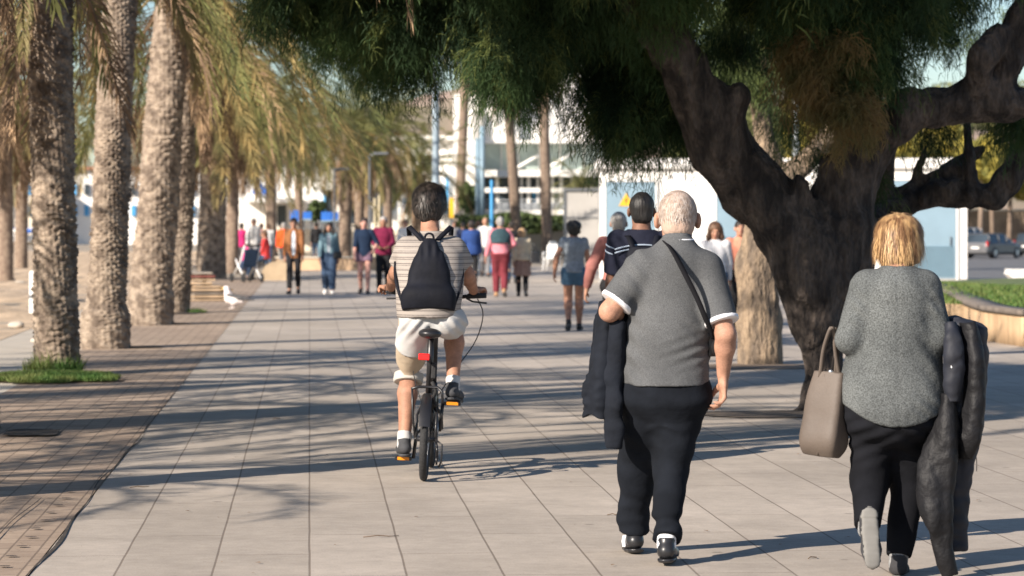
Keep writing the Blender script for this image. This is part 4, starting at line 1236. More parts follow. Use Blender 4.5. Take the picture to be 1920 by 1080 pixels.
# white chairs near the far walkers
m_plastic = mat("white_plastic", (.8, .8, .78), .45, .03)
def chair(label, px, py, yaw):
    t = thing("white_chair", label, "chair", G(px, py), yaw, "white plastic chairs by the far walkers")
    mb = MB(); mb.box(-.23, .23, -.23, .23, .40, .44, .015); mb.build("seat", m_plastic, t)
    mb = MB(); mb.prism([(-.24, .46), (.24, .46), (.21, .86), (.12, .9), (-.12, .9), (-.21, .86)], .20, .235); mb.build("backrest", m_plastic, t)
    for sx in (-1, 1):
        for sy in (-1, 1):
            mb = MB(); mb.tube([(sx * .24, sy * .24, 0), (sx * .2, sy * .2, .41)], .022, 6); mb.build("leg", m_plastic, t)
        mb = MB(); mb.tube([(sx * .22, .2, .62), (sx * .25, -.15, .63), (sx * .24, -.2, .42)], .02, 6); mb.build("armrest", m_plastic, t)
chair("white chair between the blue jacket man and the pink sweater walker", 905, 513, .4)
chair("white chair behind the beige coat woman, farther back", 917, 500, 2.4)
chair("white chair left of the woman in denim shorts", 1034, 508, -.3)
chair("white chair farther back, just right of the tall straight palm", 1044, 494, .8)

# things on the beach
o = G(61, 592); t = thing("white_post", "short white post standing in the sand left of the first palm", "post", o)
mb = MB(); mb.lathe([(.06, 0), (.055, .72), (.05, .76), (0, .78)], 12); mb.build("shaft", m_white, t)
mb = MB(); mb.lathe([(.063, .0), (.063, .06), (.0, .065)], 12, (0, 0, .3)); mb.build("band", m_dgrey, t)
o = G(6, 470); t = thing("leaning_pole", "thin wooden pole standing aslant on the sand at the left edge", "pole", o)
mb = MB(); mb.tube([(0, 0, 0), (.35, .1, 2.9)], .03, 8); mb.build("shaft", m_b1, t)
mb = MB(); mb.tube([(.34, .1, 2.86), (.36, .1, 3.0)], .045, 8); mb.build("cap", m_white, t)
r_ = np.random.default_rng(12)
for k, (px, py, s, lab) in enumerate(((14, 528, .22, "pale stone lying on the sand at the left edge"), (38, 532, .14, "smaller stone right of the pale one on the sand"),
                                      (30, 612, .13, "flat stone on the sand near the white post"), (70, 640, .09, "small stone at the sand's edge near the grass"))):
    c = G(px, py); S = SDF((-s * 1.4, -s * 1.3, -s * .5), (s * 1.4, s * 1.3, s), s / 12)
    S.ell((0, 0, s * .1), (s, s * .8, s * .5)); S.ell((s * .4, 0, s * .2), (s * .5, s * .5, s * .4), k=s * .2)
    S.warp(lambda X, Y, Z: s * .07 * pnoise(X / s, Y / s, Z / s, 3, k))
    o = S.build("stone", m_kerb); o.location = (c[0], c[1], 0.0); tag(o, lab, "stone", "stones on the sand")
for k, (px, h) in enumerate(((18, 5.0), (33, 5.6), (47, 4.8), (62, 5.3))):
    o = (XA(px, 210), 210, 0); t = thing("sailing_dinghy", ["leftmost", "second", "third", "rightmost"][k] + " of the small white boats pulled up on the far beach", "boat", o, .5 + .3 * k, "boats on the far beach")
    mb = MB(); ring_loft(mb, [(-1.9, [(-.5, .35), (.5, .35), (.6, .8), (-.6, .8)]), (0, [(-.45, .1), (.45, .1), (.75, .8), (-.75, .8)]), (2.1, [(-.05, .3), (.05, .3), (.08, .9), (-.08, .9)])]); mb.build("hull", m_white, t)
    mb = MB(); mb.tube([(0, .4, .5), (0, .4, h)], .05, 6); mb.build("mast", m_grey, t)
    mb = MB(); mb.tube([(0, .4, 1.2), (0, -1.6, 1.1)], .14, 8); mb.build("furled_sail", m_dblue if k % 2 else m_white, t)

# dropped twigs and leaves
mb_m = mat("dry_twig", (.13, .09, .06), .9, .3, 8)
for k, (px, py, ln, yw, lab) in enumerate(((715, 1008, .18, .1, "thin dark twig on the slabs below the bicycle"), (262, 915, .12, .3, "short twig on the slabs near the brick edge"),
                                     (1150, 967, .07, -.3, "tiny curled twig on the slabs left of the old man's shoe"), (1525, 1048, .06, .6, "little twig on the slabs left of the woman's lifted shoe"), (518, 786, .06, 0, "little twig on the slabs in the middle of the path"))):
    mb = MB(); mb.tube([(-ln / 2, 0, .004), (-ln * .1, .012, .010), (ln * .2, -.008, .008), (ln / 2, .02, .006)], [.0025, .003, .0028, .0015], 5)
    o = mb.build("twig", mb_m, None, G(px, py), yw); tag(o, lab, "twig")

# fallen leaves and grit, sparse
r_ = np.random.default_rng(77)
def litter(name, label, n, ulo, uhi, vlo, vhi, smin, smax, m, z=.006):
    u = r_.random(n) * (uhi - ulo) + ulo; v = vlo + (vhi - vlo) * r_.random(n) ** 1.4
    a = r_.random(n) * 6.28; s_ = smin + (smax - smin) * r_.random(n) ** 2; w = s_ * (.25 + .4 * r_.random(n))
    ca, sa = np.cos(a), np.sin(a); P = np.zeros((n, 4, 3))
    for k, (x, y, zz) in enumerate(((-1, 0, .1), (0, -1, .35), (1, 0, .2), (0, 1, .5))):
        P[:, k, 0] = u + x * s_ * ca - y * w * sa; P[:, k, 1] = v + x * s_ * sa + y * w * ca; P[:, k, 2] = z + zz * w
    return tag(link(name, mesh_np(name, P.reshape(-1, 3), np.arange(4 * n).reshape(n, 4), False), m, None, None, PATH), label, "litter", kind="stuff")
litter("fallen_leaves", "small dry leaves and needles scattered over the slabs", 420, -1.2, 7, 12, 50, .006, .022, mat("dry_leaf", (.20, .12, .06), .9, .3, 20))
litter("grit", "grit and crumbs of earth on the brick strip", 900, -2.85, -1.25, 11, 45, .004, .018, mat("earth_crumb", (.13, .09, .06), 1, .3, 20), z=-.001)
# ============================================================ PEOPLE
def skin_mat(name, c):
    return mat(name, c, 0.62, 0.14, 14, fine=.10, fscale=150, bump=.25, bscale=60, bdist=.004, spec=.35)
SK_L = skin_mat("light_skin", (0.40, 0.215, 0.145))
SK_T = skin_mat("tanned_skin", (0.36, 0.185, 0.12))
SK_D = skin_mat("brown_skin", (0.20, 0.10, 0.065))
m_eye = mat("eye_white", (.7, .68, .64), .3, .02); m_iris = mat("iris", (.05, .03, .02), .2, .02); m_lip = mat("lips", (.40, .13, .11), .5, .05)
def cloth(name, c, var=.10, scale=14, **k):
    k.setdefault('bump', .25); k.setdefault('bscale', 22)
    return mat(name, c, .9, var, scale, spec=.25, **k)
def hairm(name, c, c2):
    return mat(name, c, .55, c2=c2, scale=16, stretch=(1, 1, .16), bump=.5, bscale=60, detail=5)
H_DARK = hairm("dark_brown_hair", (.035, .025, .02), (.008, .006, .005))
H_BLACK = hairm("black_hair", (.015, .013, .012), (.005, .005, .005))
H_GREY = hairm("grey_hair", (.42, .40, .38), (.20, .19, .18))
H_BROWN = hairm("brown_hair", (.14, .07, .035), (.035, .018, .012))
H_BLOND = hairm("blond_hair", (.45, .26, .10), (.13, .06, .028))
H_BS = mat("blond_strands", (.60, .385, .18), .5, c2=(.22, .115, .052), scale=28, stretch=(1, 1, .25), detail=2, hi=.6, lo=.4)
H_WS = mat("white_strands", (.58, .50, .44), .7, c2=(.42, .33, .27), scale=50)
H_DS = mat("dark_strands", (.055, .042, .034), .45, c2=(.010, .008, .006), scale=40)
H_WHITE = mat("thin_white_hair", (.42, .30, .235), .8, .14, 26, stretch=(1, 1, .4), bump=.3, bscale=90)

def ik(a, c, l1, l2, pole):
    a = np.array(a, float); c = np.array(c, float); v = c - a; D = np.linalg.norm(v); v = v / D
    D = min(D, (l1 + l2) * .999); x = (l1 * l1 - l2 * l2 + D * D) / (2 * D); y = math.sqrt(max(0, l1 * l1 - x * x))
    p = np.array(pole, float); p = unit(p - v * (p @ v))
    return a + v * x + p * y

def rotm(yaw=0, pitch=0, roll=0):
    cy, sy = math.cos(yaw), math.sin(yaw); cp, sp = math.cos(pitch), math.sin(pitch); cr, sr = math.cos(roll), math.sin(roll)
    Rz = np.array([[cy, -sy, 0], [sy, cy, 0], [0, 0, 1]]); Rx = np.array([[1, 0, 0], [0, cp, -sp], [0, sp, cp]])
    Ry = np.array([[cr, 0, sr], [0, 1, 0], [-sr, 0, cr]])
    return Rz @ Rx @ Ry

def hand(S, wrist, d, n, th, s=1.0, curl=.5, k=.006, fat=1.0):
    """palm, four fingers and a thumb; d along the hand, n out of the palm, th towards the thumb side"""
    d = unit(d); th = unit(np.array(th) - d * (np.array(th) @ d)); n0 = np.array(n, float); n = unit(n0 - d * (n0 @ d) - th * (n0 @ th))
    w = np.array(wrist, float)
    S.cone(w - d * .02 * s, w + d * .03 * s, .026 * s, .030 * s, .012, flat=(n, 1.35))
    S.cone(w + d * .03 * s + th * .014 * s, w + d * .082 * s + th * .016 * s, .024 * s, .022 * s, .012, flat=(n, 1.7))
    S.cone(w + d * .03 * s - th * .014 * s, w + d * .078 * s - th * .018 * s, .024 * s, .020 * s, .012, flat=(n, 1.7))
    for i, (off, L) in enumerate(((.031, .072), (.010, .080), (-.011, .074), (-.031, .058))):
        p = w + d * (.088 - .003 * abs(i - 1)) * s + th * off * s
        a = .15 + curl * .5 + .08 * i
        for q, f in enumerate((.44, .32, .26)):
            dd = unit(d * math.cos(a) + n * math.sin(a) + th * (.06 * (1.2 - i)))
            p2 = p + dd * L * f * s
            S.cone(p, p2, (.0098 - .0010 * q) * s * fat, (.0090 - .0012 * q) * s * fat, k if q else .008)
            p = p2; a += curl * (.9 + .1 * i)
    p = w + d * .028 * s + th * .026 * s
    for q, (L, a) in enumerate(((.042, .85), (.032, .55), (.024, .35))):
        dd = unit(d * math.cos(a) + th * math.sin(a) + n * (.35 + .2 * curl))
        S.cone(p, p + dd * L * s, (.0145 - .0018 * q) * s * fat, (.0125 - .0022 * q) * s * fat, .008)
        p = p + dd * L * s

def head(S, c, R, s, ears=True, bald=False):
    def P(x, y, z): return np.array(c) + R @ (np.array([x, y, z]) * s)
    S.ell(P(0, -.012, .028), np.array([.076, .094, .088]) * s, R, .02)
    S.ell(P(0, .020, -.035), np.array([.060, .070, .078]) * s, R, .03)
    S.ell(P(0, .052, -.078), np.array([.030, .028, .024]) * s, R, .025)
    S.cone(P(0, .085, .012), P(0, .108, -.022), .009 * s, .014 * s, .012)
    S.ell(P(0, .080, .030), np.array([.05, .015, .012]) * s, R, .015)
    for sx in (-1, 1):
        S.ell(P(sx * .040, .062, -.018), np.array([.022, .022, .018]) * s, R, .015)
        if ears: S.ell(P(sx * .083, -.004, -.006), np.array([.012, .024, .036]) * s, R @ rotm(sx * .45), .006)
    S.ell(P(0, .088, -.048), np.array([.024, .012, .008]) * s, R, .008)
    return P

def make_hair(t, c, R, s, style, m, res=.008, seed=0):
    def P(x, y, z): return np.array(c) + R @ (np.array([x, y, z]) * s)
    ext = .20 if style in ('bob', 'curly') else (.42 if style == 'long' else .16)
    S = SDF(np.array(c) - [.19 * s, .19 * s, ext * s], np.array(c) + [.19 * s, .19 * s, .19 * s], res)
    if style == 'short':
        S.ell(P(0, -.018, .034), np.array([.085, .103, .094]) * s, R, .01)
        S.ell(P(0, -.052, -.03), np.array([.070, .058, .062]) * s, R, .02)
    elif style == 'thick':
        S.ell(P(0, -.018, .045), np.array([.098, .115, .10]) * s, R, .01)
        S.ell(P(0, -.050, -.03), np.array([.082, .066, .075]) * s, R, .03)
        S.ell(P(.02, -.075, .02), np.array([.07, .05, .08]) * s, R, .02)
    elif style == 'bald':
        S.ell(P(0, -.016, .028), np.array([.0785, .0965, .090]) * s, R, .01)
        S.ell(P(0, -.048, -.03), np.array([.067, .056, .055]) * s, R, .02)
    elif style == 'bob':
        S.ell(P(0, -.016, .030), np.array([.098, .111, .092]) * s, R, .01)
        S.cone(P(0, -.03, .01), P(0, -.04, -.070), .096 * s, .078 * s, .02)
        for sx in (-1, 1): S.cone(P(sx * .07, .01, .02), P(sx * .072, .005, -.075), .034 * s, .022 * s, .02)
        S.cone(P(0, -.07, -.05), P(0, -.075, -.125), .045 * s, .022 * s, .02)
    elif style == 'curly':
        S.ell(P(0, -.02, .035), np.array([.115, .125, .108]) * s, R, .01)
        S.ell(P(0, -.055, -.04), np.array([.095, .075, .07]) * s, R, .03)
    elif style == 'long':
        S.ell(P(0, -.018, .035), np.array([.096, .11, .098]) * s, R, .01)
        S.cone(P(0, -.045, .02), P(0, -.07, -.22), .085 * s, .080 * s, .03)
        for sx in (-1, 1): S.chain([(P(sx * .075, .02, .03), .032 * s), (P(sx * .093, .03, -.08), .036 * s), (P(sx * .095, .03, -.23), .026 * s)], .03)
    elif style == 'tied':
        S.ell(P(0, -.018, .036), np.array([.086, .104, .093]) * s, R, .01)
        S.ell(P(0, -.10, .05), np.array([.04, .04, .04]) * s, R, .02)
    # open the face
    if style in ('bob', 'long'):
        S.ell(P(0, .12, -.045), np.array([.066, .10, .105]) * s, R, sub=True)
    elif style == 'bald':
        S.ell(P(0, .135, .03), np.array([.14, .12, .13]) * s, R, sub=True)
    else:
        S.ell(P(0, .125, -.04), np.array([.10, .115, .105]) * s, R, sub=True)
        for sx in (-1, 1): S.ell(P(sx * .09, .01, -.02), np.array([.025, .04, .05]) * s, R, sub=True)
    a = {'curly': .010, 'thick': .006, 'bald': .0008, 'bob': .006}.get(style, .0035)
    f = {'curly': 75, 'bob': 80}.get(style, 60)
    S.warp(lambda X, Y, Z: a * pnoise(X, Y, Z * (.35 if style != 'curly' else 1), f, seed) + (a * .7) * pnoise(X, Y, Z * .25, f * 2.2, seed + 1))
    return S.build("hair", m, t)

def strands(hair_obj, c, R, s, m, n=4000, L=.08, rad=(.080, .098, .092), off=(0, -.016, .03), wid=.0013, mess=.25, lift=.012, seed=0, zmin=-.7, fall=.5, face=.35, whorl=(0, -.35, .93)):
    r = np.random.default_rng(seed)
    u = r.normal(size=(n * 3, 3)); u /= np.linalg.norm(u, axis=1)[:, None]
    ok = (u[:, 2] > zmin) & ~((u[:, 1] > face) & (u[:, 2] < .55)); u = u[ok][:n]; n = len(u)
    wv = unit(whorl); tq = r.normal(size=(n // 12 + 1, 3))[np.arange(n) % (n // 12 + 1)]
    k = 7; l = L * (.5 + .8 * r.random(n)); pts = []; rr = np.array(rad)
    p = u * rr * (1 + lift * r.random(n))[:, None]; out = 1 + .25 * lift * 0
    d = u - wv; d = d - u * (d * u).sum(1)[:, None]; d /= np.linalg.norm(d, axis=1)[:, None] + 1e-6
    d = d + mess * tq + mess * .5 * r.normal(size=(n, 3)); pts.append(p.copy()); dirs = []
    lf = 1 + lift * 8 * r.random(n) * r.random(n)
    for i in range(k - 1):
        g = np.array([0, 0, -1.0]) @ R
        d = d + fall * g; d /= np.linalg.norm(d, axis=1)[:, None]
        q = p + d * (l / (k - 1))[:, None]
        e = np.sqrt(((q / rr) ** 2).sum(1)); low = q[:, 2] < -.02
        tgt = 1 + (lf - 1) * (i + 1) / k
        q = np.where(((e < tgt) | ~low)[:, None], q / e[:, None] * tgt[:, None], q)
        pts.append(q.copy()); p = q
    P = np.stack(pts, 1); T = np.gradient(P, axis=1); Nn = P / rr ** 2
    Wd = np.cross(T, Nn); Wd /= np.linalg.norm(Wd, axis=2)[..., None] + 1e-9
    w = wid * np.array([.7, 1, 1, 1, .9, .7, .25])[None, :, None]
    A = np.stack([P - Wd * w, P + Wd * w], 2).reshape(-1, 3)
    A = (np.array(off) * 1.0 + A) * s; A = np.array(c) + A @ R.T
    b = np.arange(n)[:, None] * (2 * k) + np.arange(k - 1)[None, :] * 2; b = b.reshape(-1)
    F = np.stack([b, b + 1, b + 3, b + 2], 1)
    return link("strands", mesh_np("strands", A, F, True), m, hair_obj)

def shoe(t, ank, f, up, s, m, msole, res=.007, side=0, name="shoe", high=.085, stripes=None, tread=False):
    f = unit(f); up = unit(np.array(up, float) - f * (np.array(up) @ f)); a = np.array(ank, float); sd = np.cross(f, up)
    c = a + f * .05 * s
    S = SDF(c - .24 * s, c + .24 * s, res)
    def P(x, y, z): return a + (sd * x + f * y + up * z) * s
    S.cone(P(0, -.035, -.045), P(0, .02, -.045), .040 * s, .040 * s, .02)
    S.cone(P(0, .02, -.05), P(.004, .12, -.06), .042 * s, .046 * s, .02, flat=(up, 1.15))
    S.cone(P(.004, .12, -.062), P(.006, .175, -.068), .044 * s, .036 * s, .02, flat=(up, 1.3))
    S.cone(P(0, -.02, -.04), P(0, -.012, .012), .038 * s, .041 * s, .015, capb=True)
    S.cut(P(0, 0, -.078), -up)
    o = S.build(name, m, t)
    S = SDF(c - .24 * s, c + .24 * s, res)
    S.cone(P(0, -.038, -.07), P(0, .05, -.07), .044 * s, .040 * s, .01)
    S.cone(P(0, .05, -.07), P(.005, .175, -.07), .042 * s, .042 * s, .02)
    S.cut(P(0, 0, -.079), up); S.cut(P(0, 0, -.098), -up)
    if tread:
        S.warp(lambda X, Y, Z: .0015 * np.sin(((X - a[0]) * f[0] + (Y - a[1]) * f[1] + (Z - a[2]) * f[2]) * 260))
    S.build("sole", msole, o)
    if stripes is not None:
        for q in (.0, .028, .056):
            mb = MB(); p0 = P(side * .046, q - .012, -.070); p1 = P(side * .040, q + .012, -.018)
            mb.tube([p0, (p0 + p1) / 2 + sd * side * .004, p1], .0055 * s, 6); mb.build("stripe", stripes, o)
    return o

def bbox(J, pad=.2):
    A = np.array([v for v in J.values()]); return A.min(0) - pad, A.max(0) + pad

def wrinkles(amp, sc, seed, zs=1.6, xs=.7):
    return lambda X, Y, Z: amp * pnoise(X * xs, Y * xs, Z * zs, sc, seed) + amp * .45 * pnoise(X, Y, Z, sc * 2.3, seed + 1)

def default_joints(h, step=.5, lead='L', swing=1.0, hipw=.09, shw=.158, wr=None, elb=0.0, headyaw=0):
    s = h / 1.7
    ll = 1 if lead == 'L' else -1
    J = {}
    J['hipL'] = np.array([-hipw, 0, .90]); J['hipR'] = np.array([hipw, 0, .90])
    J['ankL'] = np.array([-.085, ll * step / 2, .095 if ll > 0 else .15]); J['ankR'] = np.array([.085, -ll * step / 2, .095 if ll < 0 else .15])
    J['shL'] = np.array([-shw, .01, 1.385]); J['shR'] = np.array([shw, .01, 1.385])
    sw = .16 * swing
    J['wrL'] = np.array([-shw - .055, -ll * sw + .03 + elb, .86 + abs(elb) * .5]); J['wrR'] = np.array([shw + .055, ll * sw + .03 + elb, .86 + abs(elb) * .5])
    J['neck'] = np.array([0, -.005, 1.445]); J['head'] = np.array([0, .02, 1.578])
    if wr:
        for k, v in wr.items(): J[k] = np.array(v, float)
    for k in J: J[k] = J[k] * s
    for q in 'LR':
        J['kn' + q] = ik(J['hip' + q], J['ank' + q], .425 * s, .41 * s, (0, 1, 0))
        J['el' + q] = ik(J['sh' + q], J['wr' + q], .285 * s, .255 * s, ((-.5 if q == 'L' else .5), -1, 0))
    return J, s

TORSO = [(.80, 0, -.01, .150, .105), (.90, 0, -.015, .168, .118), (.98, 0, -.005, .158, .110), (1.08, 0, .005, .138, .100), (1.18, 0, .008, .145, .104),
         (1.28, 0, .006, .158, .108), (1.36, 0, 0, .150, .096), (1.41, 0, -.004, .112, .078), (1.45, 0, -.006, .075, .062), (1.49, 0, -.004, .052, .052)]

def make_person(label, loc, yaw, h, outfit, J=None, g=.95, skin=None, hair=('short', None), res=.012, headR=None, face=False, name_group=None,
                secs=None, limbs=None, hs=1.0, handspec=None, seed=0, cat="person", step=.5, lead='L', swing=1.0, wr=None, elb=0., fat=1.15, raw=False, headpitch=0., headyaw=0.):
    t = thing("person", label, cat, loc, yaw, name_group)
    if J is None: J, s = default_joints(h, step, lead, swing, wr=wr, elb=elb)
    else: s = h / 1.7
    skin = skin or SK_L
    R = headR if headR is not None else rotm(headyaw, headpitch)
    sec = np.array(secs if secs is not None else TORSO, float)
    if secs is None: sec = sec * s; sec[:, 3] *= g; sec[:, 4] *= (1 + (g - 1) * 1.4)
    L = dict(ua=.047, el=.040, fa=.043, wr=.027, th=.086, kn=.056, ca=.056, an=.037, neck=.056)
    if limbs: L.update(limbs)
    L = {k: v * s * (1 + (g - 1) * .5) for k, v in L.items()}
    # ---- the body, one continuous skin
    lo, hi = bbox(J, .22)
    S = SDF(lo, hi, res)
    b = sec.copy(); b[:, 3] -= .022 * s; b[:, 4] -= .022 * s
    zlow = J['hipL'][2] + .05 * s
    b = np.concatenate([[[zlow] + [np.interp(zlow, sec[:, 0], sec[:, i]) * (.9 if i > 2 else 1) - (.03 * s if i > 2 else 0) for i in range(1, 5)]], b[b[:, 0] > zlow + .02]])
    kinds = [q['k'] for q in outfit]
    lf = .80 if 'trousers' in kinds else 1.0
    L['th'] *= min(lf, .9); L['kn'] *= lf; L['ca'] *= lf
    S.loft((0, 0, 0), (0, 0, 1), (1, 0, 0), b, .03)
    S.cone(J['neck'] - [0, 0, .04 * s], J['head'] - [0, .015 * s, .05 * s], L['neck'] * 1.1, L['neck'], .03)
    head(S, J['head'], R, s * hs)
    for q, sx in (('L', -1), ('R', 1)):
        sh, el, w = J['sh' + q], J['el' + q], J['wr' + q]
        S.cone(sh, el, L['ua'], L['el'], .03)
        m_ = el + (w - el) * .3
        S.cone(el, m_, L['el'], L['fa'], .02); S.cone(m_, w, L['fa'], L['wr'], .02)
        hsx = (handspec or {}).get(q, {})
        d = hsx.get('d', w - el); n = hsx.get('n', (-sx, 0.1, 0)); th = hsx.get('t', (0, 1, 0.1))
        hand(S, w + unit(d) * .015 * s, d, n, th, s * hsx.get('s', 1.0), hsx.get('curl', .45), fat=fat)
        hp, kn, an = J['hip' + q], J['kn' + q], J['ank' + q]
        S.cone(hp, kn, L['th'], L['kn'], .03)
        m_ = kn + (an - kn) * .32 + np.array([0, -.018 * s, 0])
        S.cone(kn, m_, L['kn'] * .95, L['ca'], .03); S.cone(m_, an, L['ca'], L['an'], .03)
        S.cone(an, an - [0, 0, .03 * s], L['an'], L['an'], .02)
    S.build("body", skin, t)
    if face:
        def P(x, y, z): return J['head'] + R @ (np.array([x, y, z]) * s * hs)
        for sx in (-1, 1):
            mb = MB(); c = P(sx * .030, .070, .008); mb.lathe([(0, -.012), (.009, -.009), (.012, 0), (.009, .009), (0, .012)], 10, c, 'y'); e = mb.build("eye", m_eye, t)
            mb = MB(); c = P(sx * .030, .0825, .008); mb.lathe([(0, -.003), (.006, 0), (0, .003)], 8, c, 'y'); mb.build("iris", m_iris, e)
            mb = MB(); mb.tube([P(sx * .014, .090, .028), P(sx * .032, .090, .034), P(sx * .05, .078, .028)], .0035, 6); mb.build("eyebrow", hair[1] or H_DARK, t)
        mb = MB(); mb.tube([P(-.022, .094, -.048), P(0, .101, -.047), P(.022, .094, -.048)], .005, 6); mb.build("lips", m_lip, t)
    # ---- hair
    if hair[1] is not None:
        ho = make_hair(t, J['head'], R, s * hs, hair[0], hair[1], min(res, .009), seed)
        if len(hair) > 2: strands(ho, J['head'], R, s * hs, seed=seed, **hair[2])
    # ---- clothes
    for pc in outfit:
        kind = pc['k']; m = pc['m']; nm = pc.get('name', kind)
        r_ = pc.get('res', res)
        if kind == 'top':
            S = SDF(lo, hi, r_)
            c = sec.copy(); e = pc.get('ease', .010) * s
            c[:, 3] += e; c[:, 4] += e
            z0 = pc.get('hem', .86) * (1 if raw else s); z1 = pc.get('neckz', 1.455) * (1 if raw else s)
            zs = np.concatenate([[z0], c[(c[:, 0] > z0 + .01) & (c[:, 0] < z1 - .01), 0], [z1]])
            cc = np.stack([zs] + [np.interp(zs, c[:, 0], c[:, i]) for i in range(1, 5)], 1)
            fl = pc.get('flare', 0) * s
            if fl: k_ = np.clip((1.1 * s - cc[:, 0]) / (.3 * s), 0, 1.5); cc[:, 3] += fl * k_; cc[:, 4] += fl * k_
            S.loft((0, 0, 0), (0, 0, 1), (1, 0, 0), cc, .02, hemf=pc.get('hemf'))
            sl = pc.get('sleeve', 'short')
            for q in 'LR':
                sh, el, w = J['sh' + q], J['el' + q], J['wr' + q]
                ra = pc.get('ra', (L['ua'] + .022 * s, L['ua'] + .018 * s, L['el'] + .014 * s, L['wr'] + .014 * s))
                kk = pc.get('sk', .022)
                if sl == 'short':
                    f = pc.get('slen', .62)
                    S.cone(sh, sh + (el - sh) * f, ra[0], ra[1], kk, capb=True)
                elif sl == 'long':
                    S.cone(sh, el, ra[0], ra[2] + .008, kk); S.cone(el, el + (w - el) * pc.get('wlen', .97), ra[2] + .006, ra[3], .02, capb=True)
                elif sl == 'half':
                    S.cone(sh, el, ra[0], ra[2], kk); S.cone(el, el + (w - el) * .35, ra[2], ra[2], .02, capb=True)
            if pc.get('collar'):
                S.cone(J['neck'] - [0, 0, .02 * s], J['neck'] + [0, .005, .03 * s], .068 * s, .064 * s, .01, capb=True)
            if pc.get('open'):      # open front
                S.ell((0, sec[:, 4].max() + .06, 1.15 * s), (.055 * s, .12, .5 * s), sub=True)
            S.warp(pc.get('wr', wrinkles(.004 * s, 14, seed + 3)))
            o = S.build(nm, m, t)
            if pc.get('cuff'):
                for q in 'LR':
                    sh, el = J['sh' + q], J['el' + q]; f = pc.get('slen', .62); ra = pc.get('ra', (L['ua'] + .022 * s, L['ua'] + .018 * s, 0, 0))
                    p = sh + (el - sh) * f; u_ = unit(el - sh); r0 = ra[1]
                    S2 = SDF(p - .14, p + .14, .005)
                    S2.cone(p - u_ * .016, p + u_ * .006, r0 + .004, r0 + .004, 0, capb=True, capa=True)
                    S2.warp(lambda X, Y, Z: .002 * pnoise(X, Y, Z, 25, 5))
                    S2.build("cuff", pc['cuff'], o)
        elif kind == 'trousers' or kind == 'shorts':
            S = SDF(lo, hi, r_)
            z1 = pc.get('waist', 1.02) * (1 if raw else s)
            c = sec.copy(); c[:, 3] -= .006; c[:, 4] -= .006
            zz = pc.get('crotch', .80) * (1 if raw else s)
            zs = np.linspace(zz, z1, 8)
            cc = np.stack([zs] + [np.interp(zs, c[:, 0], c[:, i]) for i in range(1, 5)], 1)
            cc[:, 3] *= np.interp(np.arange(8), [0, 1, 2, 3, 4], [.30, .52, .72, .86, .96]); cc[:, 4] *= np.interp(np.arange(8), [0, 1, 2, 3, 4], [.45, .68, .82, .92, .97])
            S.loft((0, 0, 0), (0, 0, 1), (1, 0, 0), cc, .02)
            e = pc.get('r', (L['th'] + .020, L['kn'] + .020, L['an'] + .022))
            for q in 'LR':
                hp, kn, an = J['hip' + q], J['kn' + q], J['ank' + q]
                if kind == 'trousers':
                    S.cone(hp, kn, e[0], e[1], .075); S.cone(kn, kn + (an - kn) * pc.get('len', .97), e[1], e[2], .03, capb=True)
                else:
                    f = pc.get('len', .5)
                    S.cone(hp, hp + (kn - hp) * min(f, 1), e[0], e[1] if f >= 1 else e[0] * .98, .04, capb=f <= 1)
                    if f > 1: S.cone(kn, kn + (an - kn) * (f - 1), e[1], e[1], .02, capb=True)
            S.warp(pc.get('wr', wrinkles(.005 * s, 11, seed + 7)))
            S.build(nm, m, t)
        elif kind == 'shoes':
            for q, sx in (('L', -1), ('R', 1)):
                an = J['ank' + q]
                f, up = pc.get('dir' + q, None) or ((sx * .12, 1, 0.0 if an[2] < .11 * s else -.45), (0, 0, 1))
                shoe(t, an, f, up, s, m, pc.get('sole', m_dgrey), min(r_, .009), side=sx, stripes=pc.get('stripes') if q in pc.get('sq', 'LR') else None, tread=pc.get('tread', False))
        elif kind == 'socks':
            for q in 'LR':
                an, kn = J['ank' + q], J['kn' + q]; u_ = unit(kn - an)
                S = SDF(an - .15, an + .25, .007)
                S.cone(an - u_ * .03, an + u_ * pc.get('len', .08), L['an'] + .008, L['an'] + .010, 0, capb=True)
                S.warp(wrinkles(.002, 60, 2)); S.build("sock", m, t)
        elif kind == 'skirt':
            S = SDF(lo, hi, r_); z0, z1 = pc['hem'] * s, pc['waist'] * s
            w0 = pc.get('w', .20) * s
            S.loft((0, 0, 0), (0, 0, 1), (1, 0, 0), [(z0, 0, 0, w0, w0 * .8), ((z0 + z1) / 2, 0, 0, w0 * .95, w0 * .75), (z1, 0, 0, sec[:, 3].max() + .02, sec[:, 4].max() + .02)], .02)
            S.warp(lambda X, Y, Z: .008 * np.sin(np.arctan2(Y, X) * 9)); S.build(nm, m, t)
    return t, J

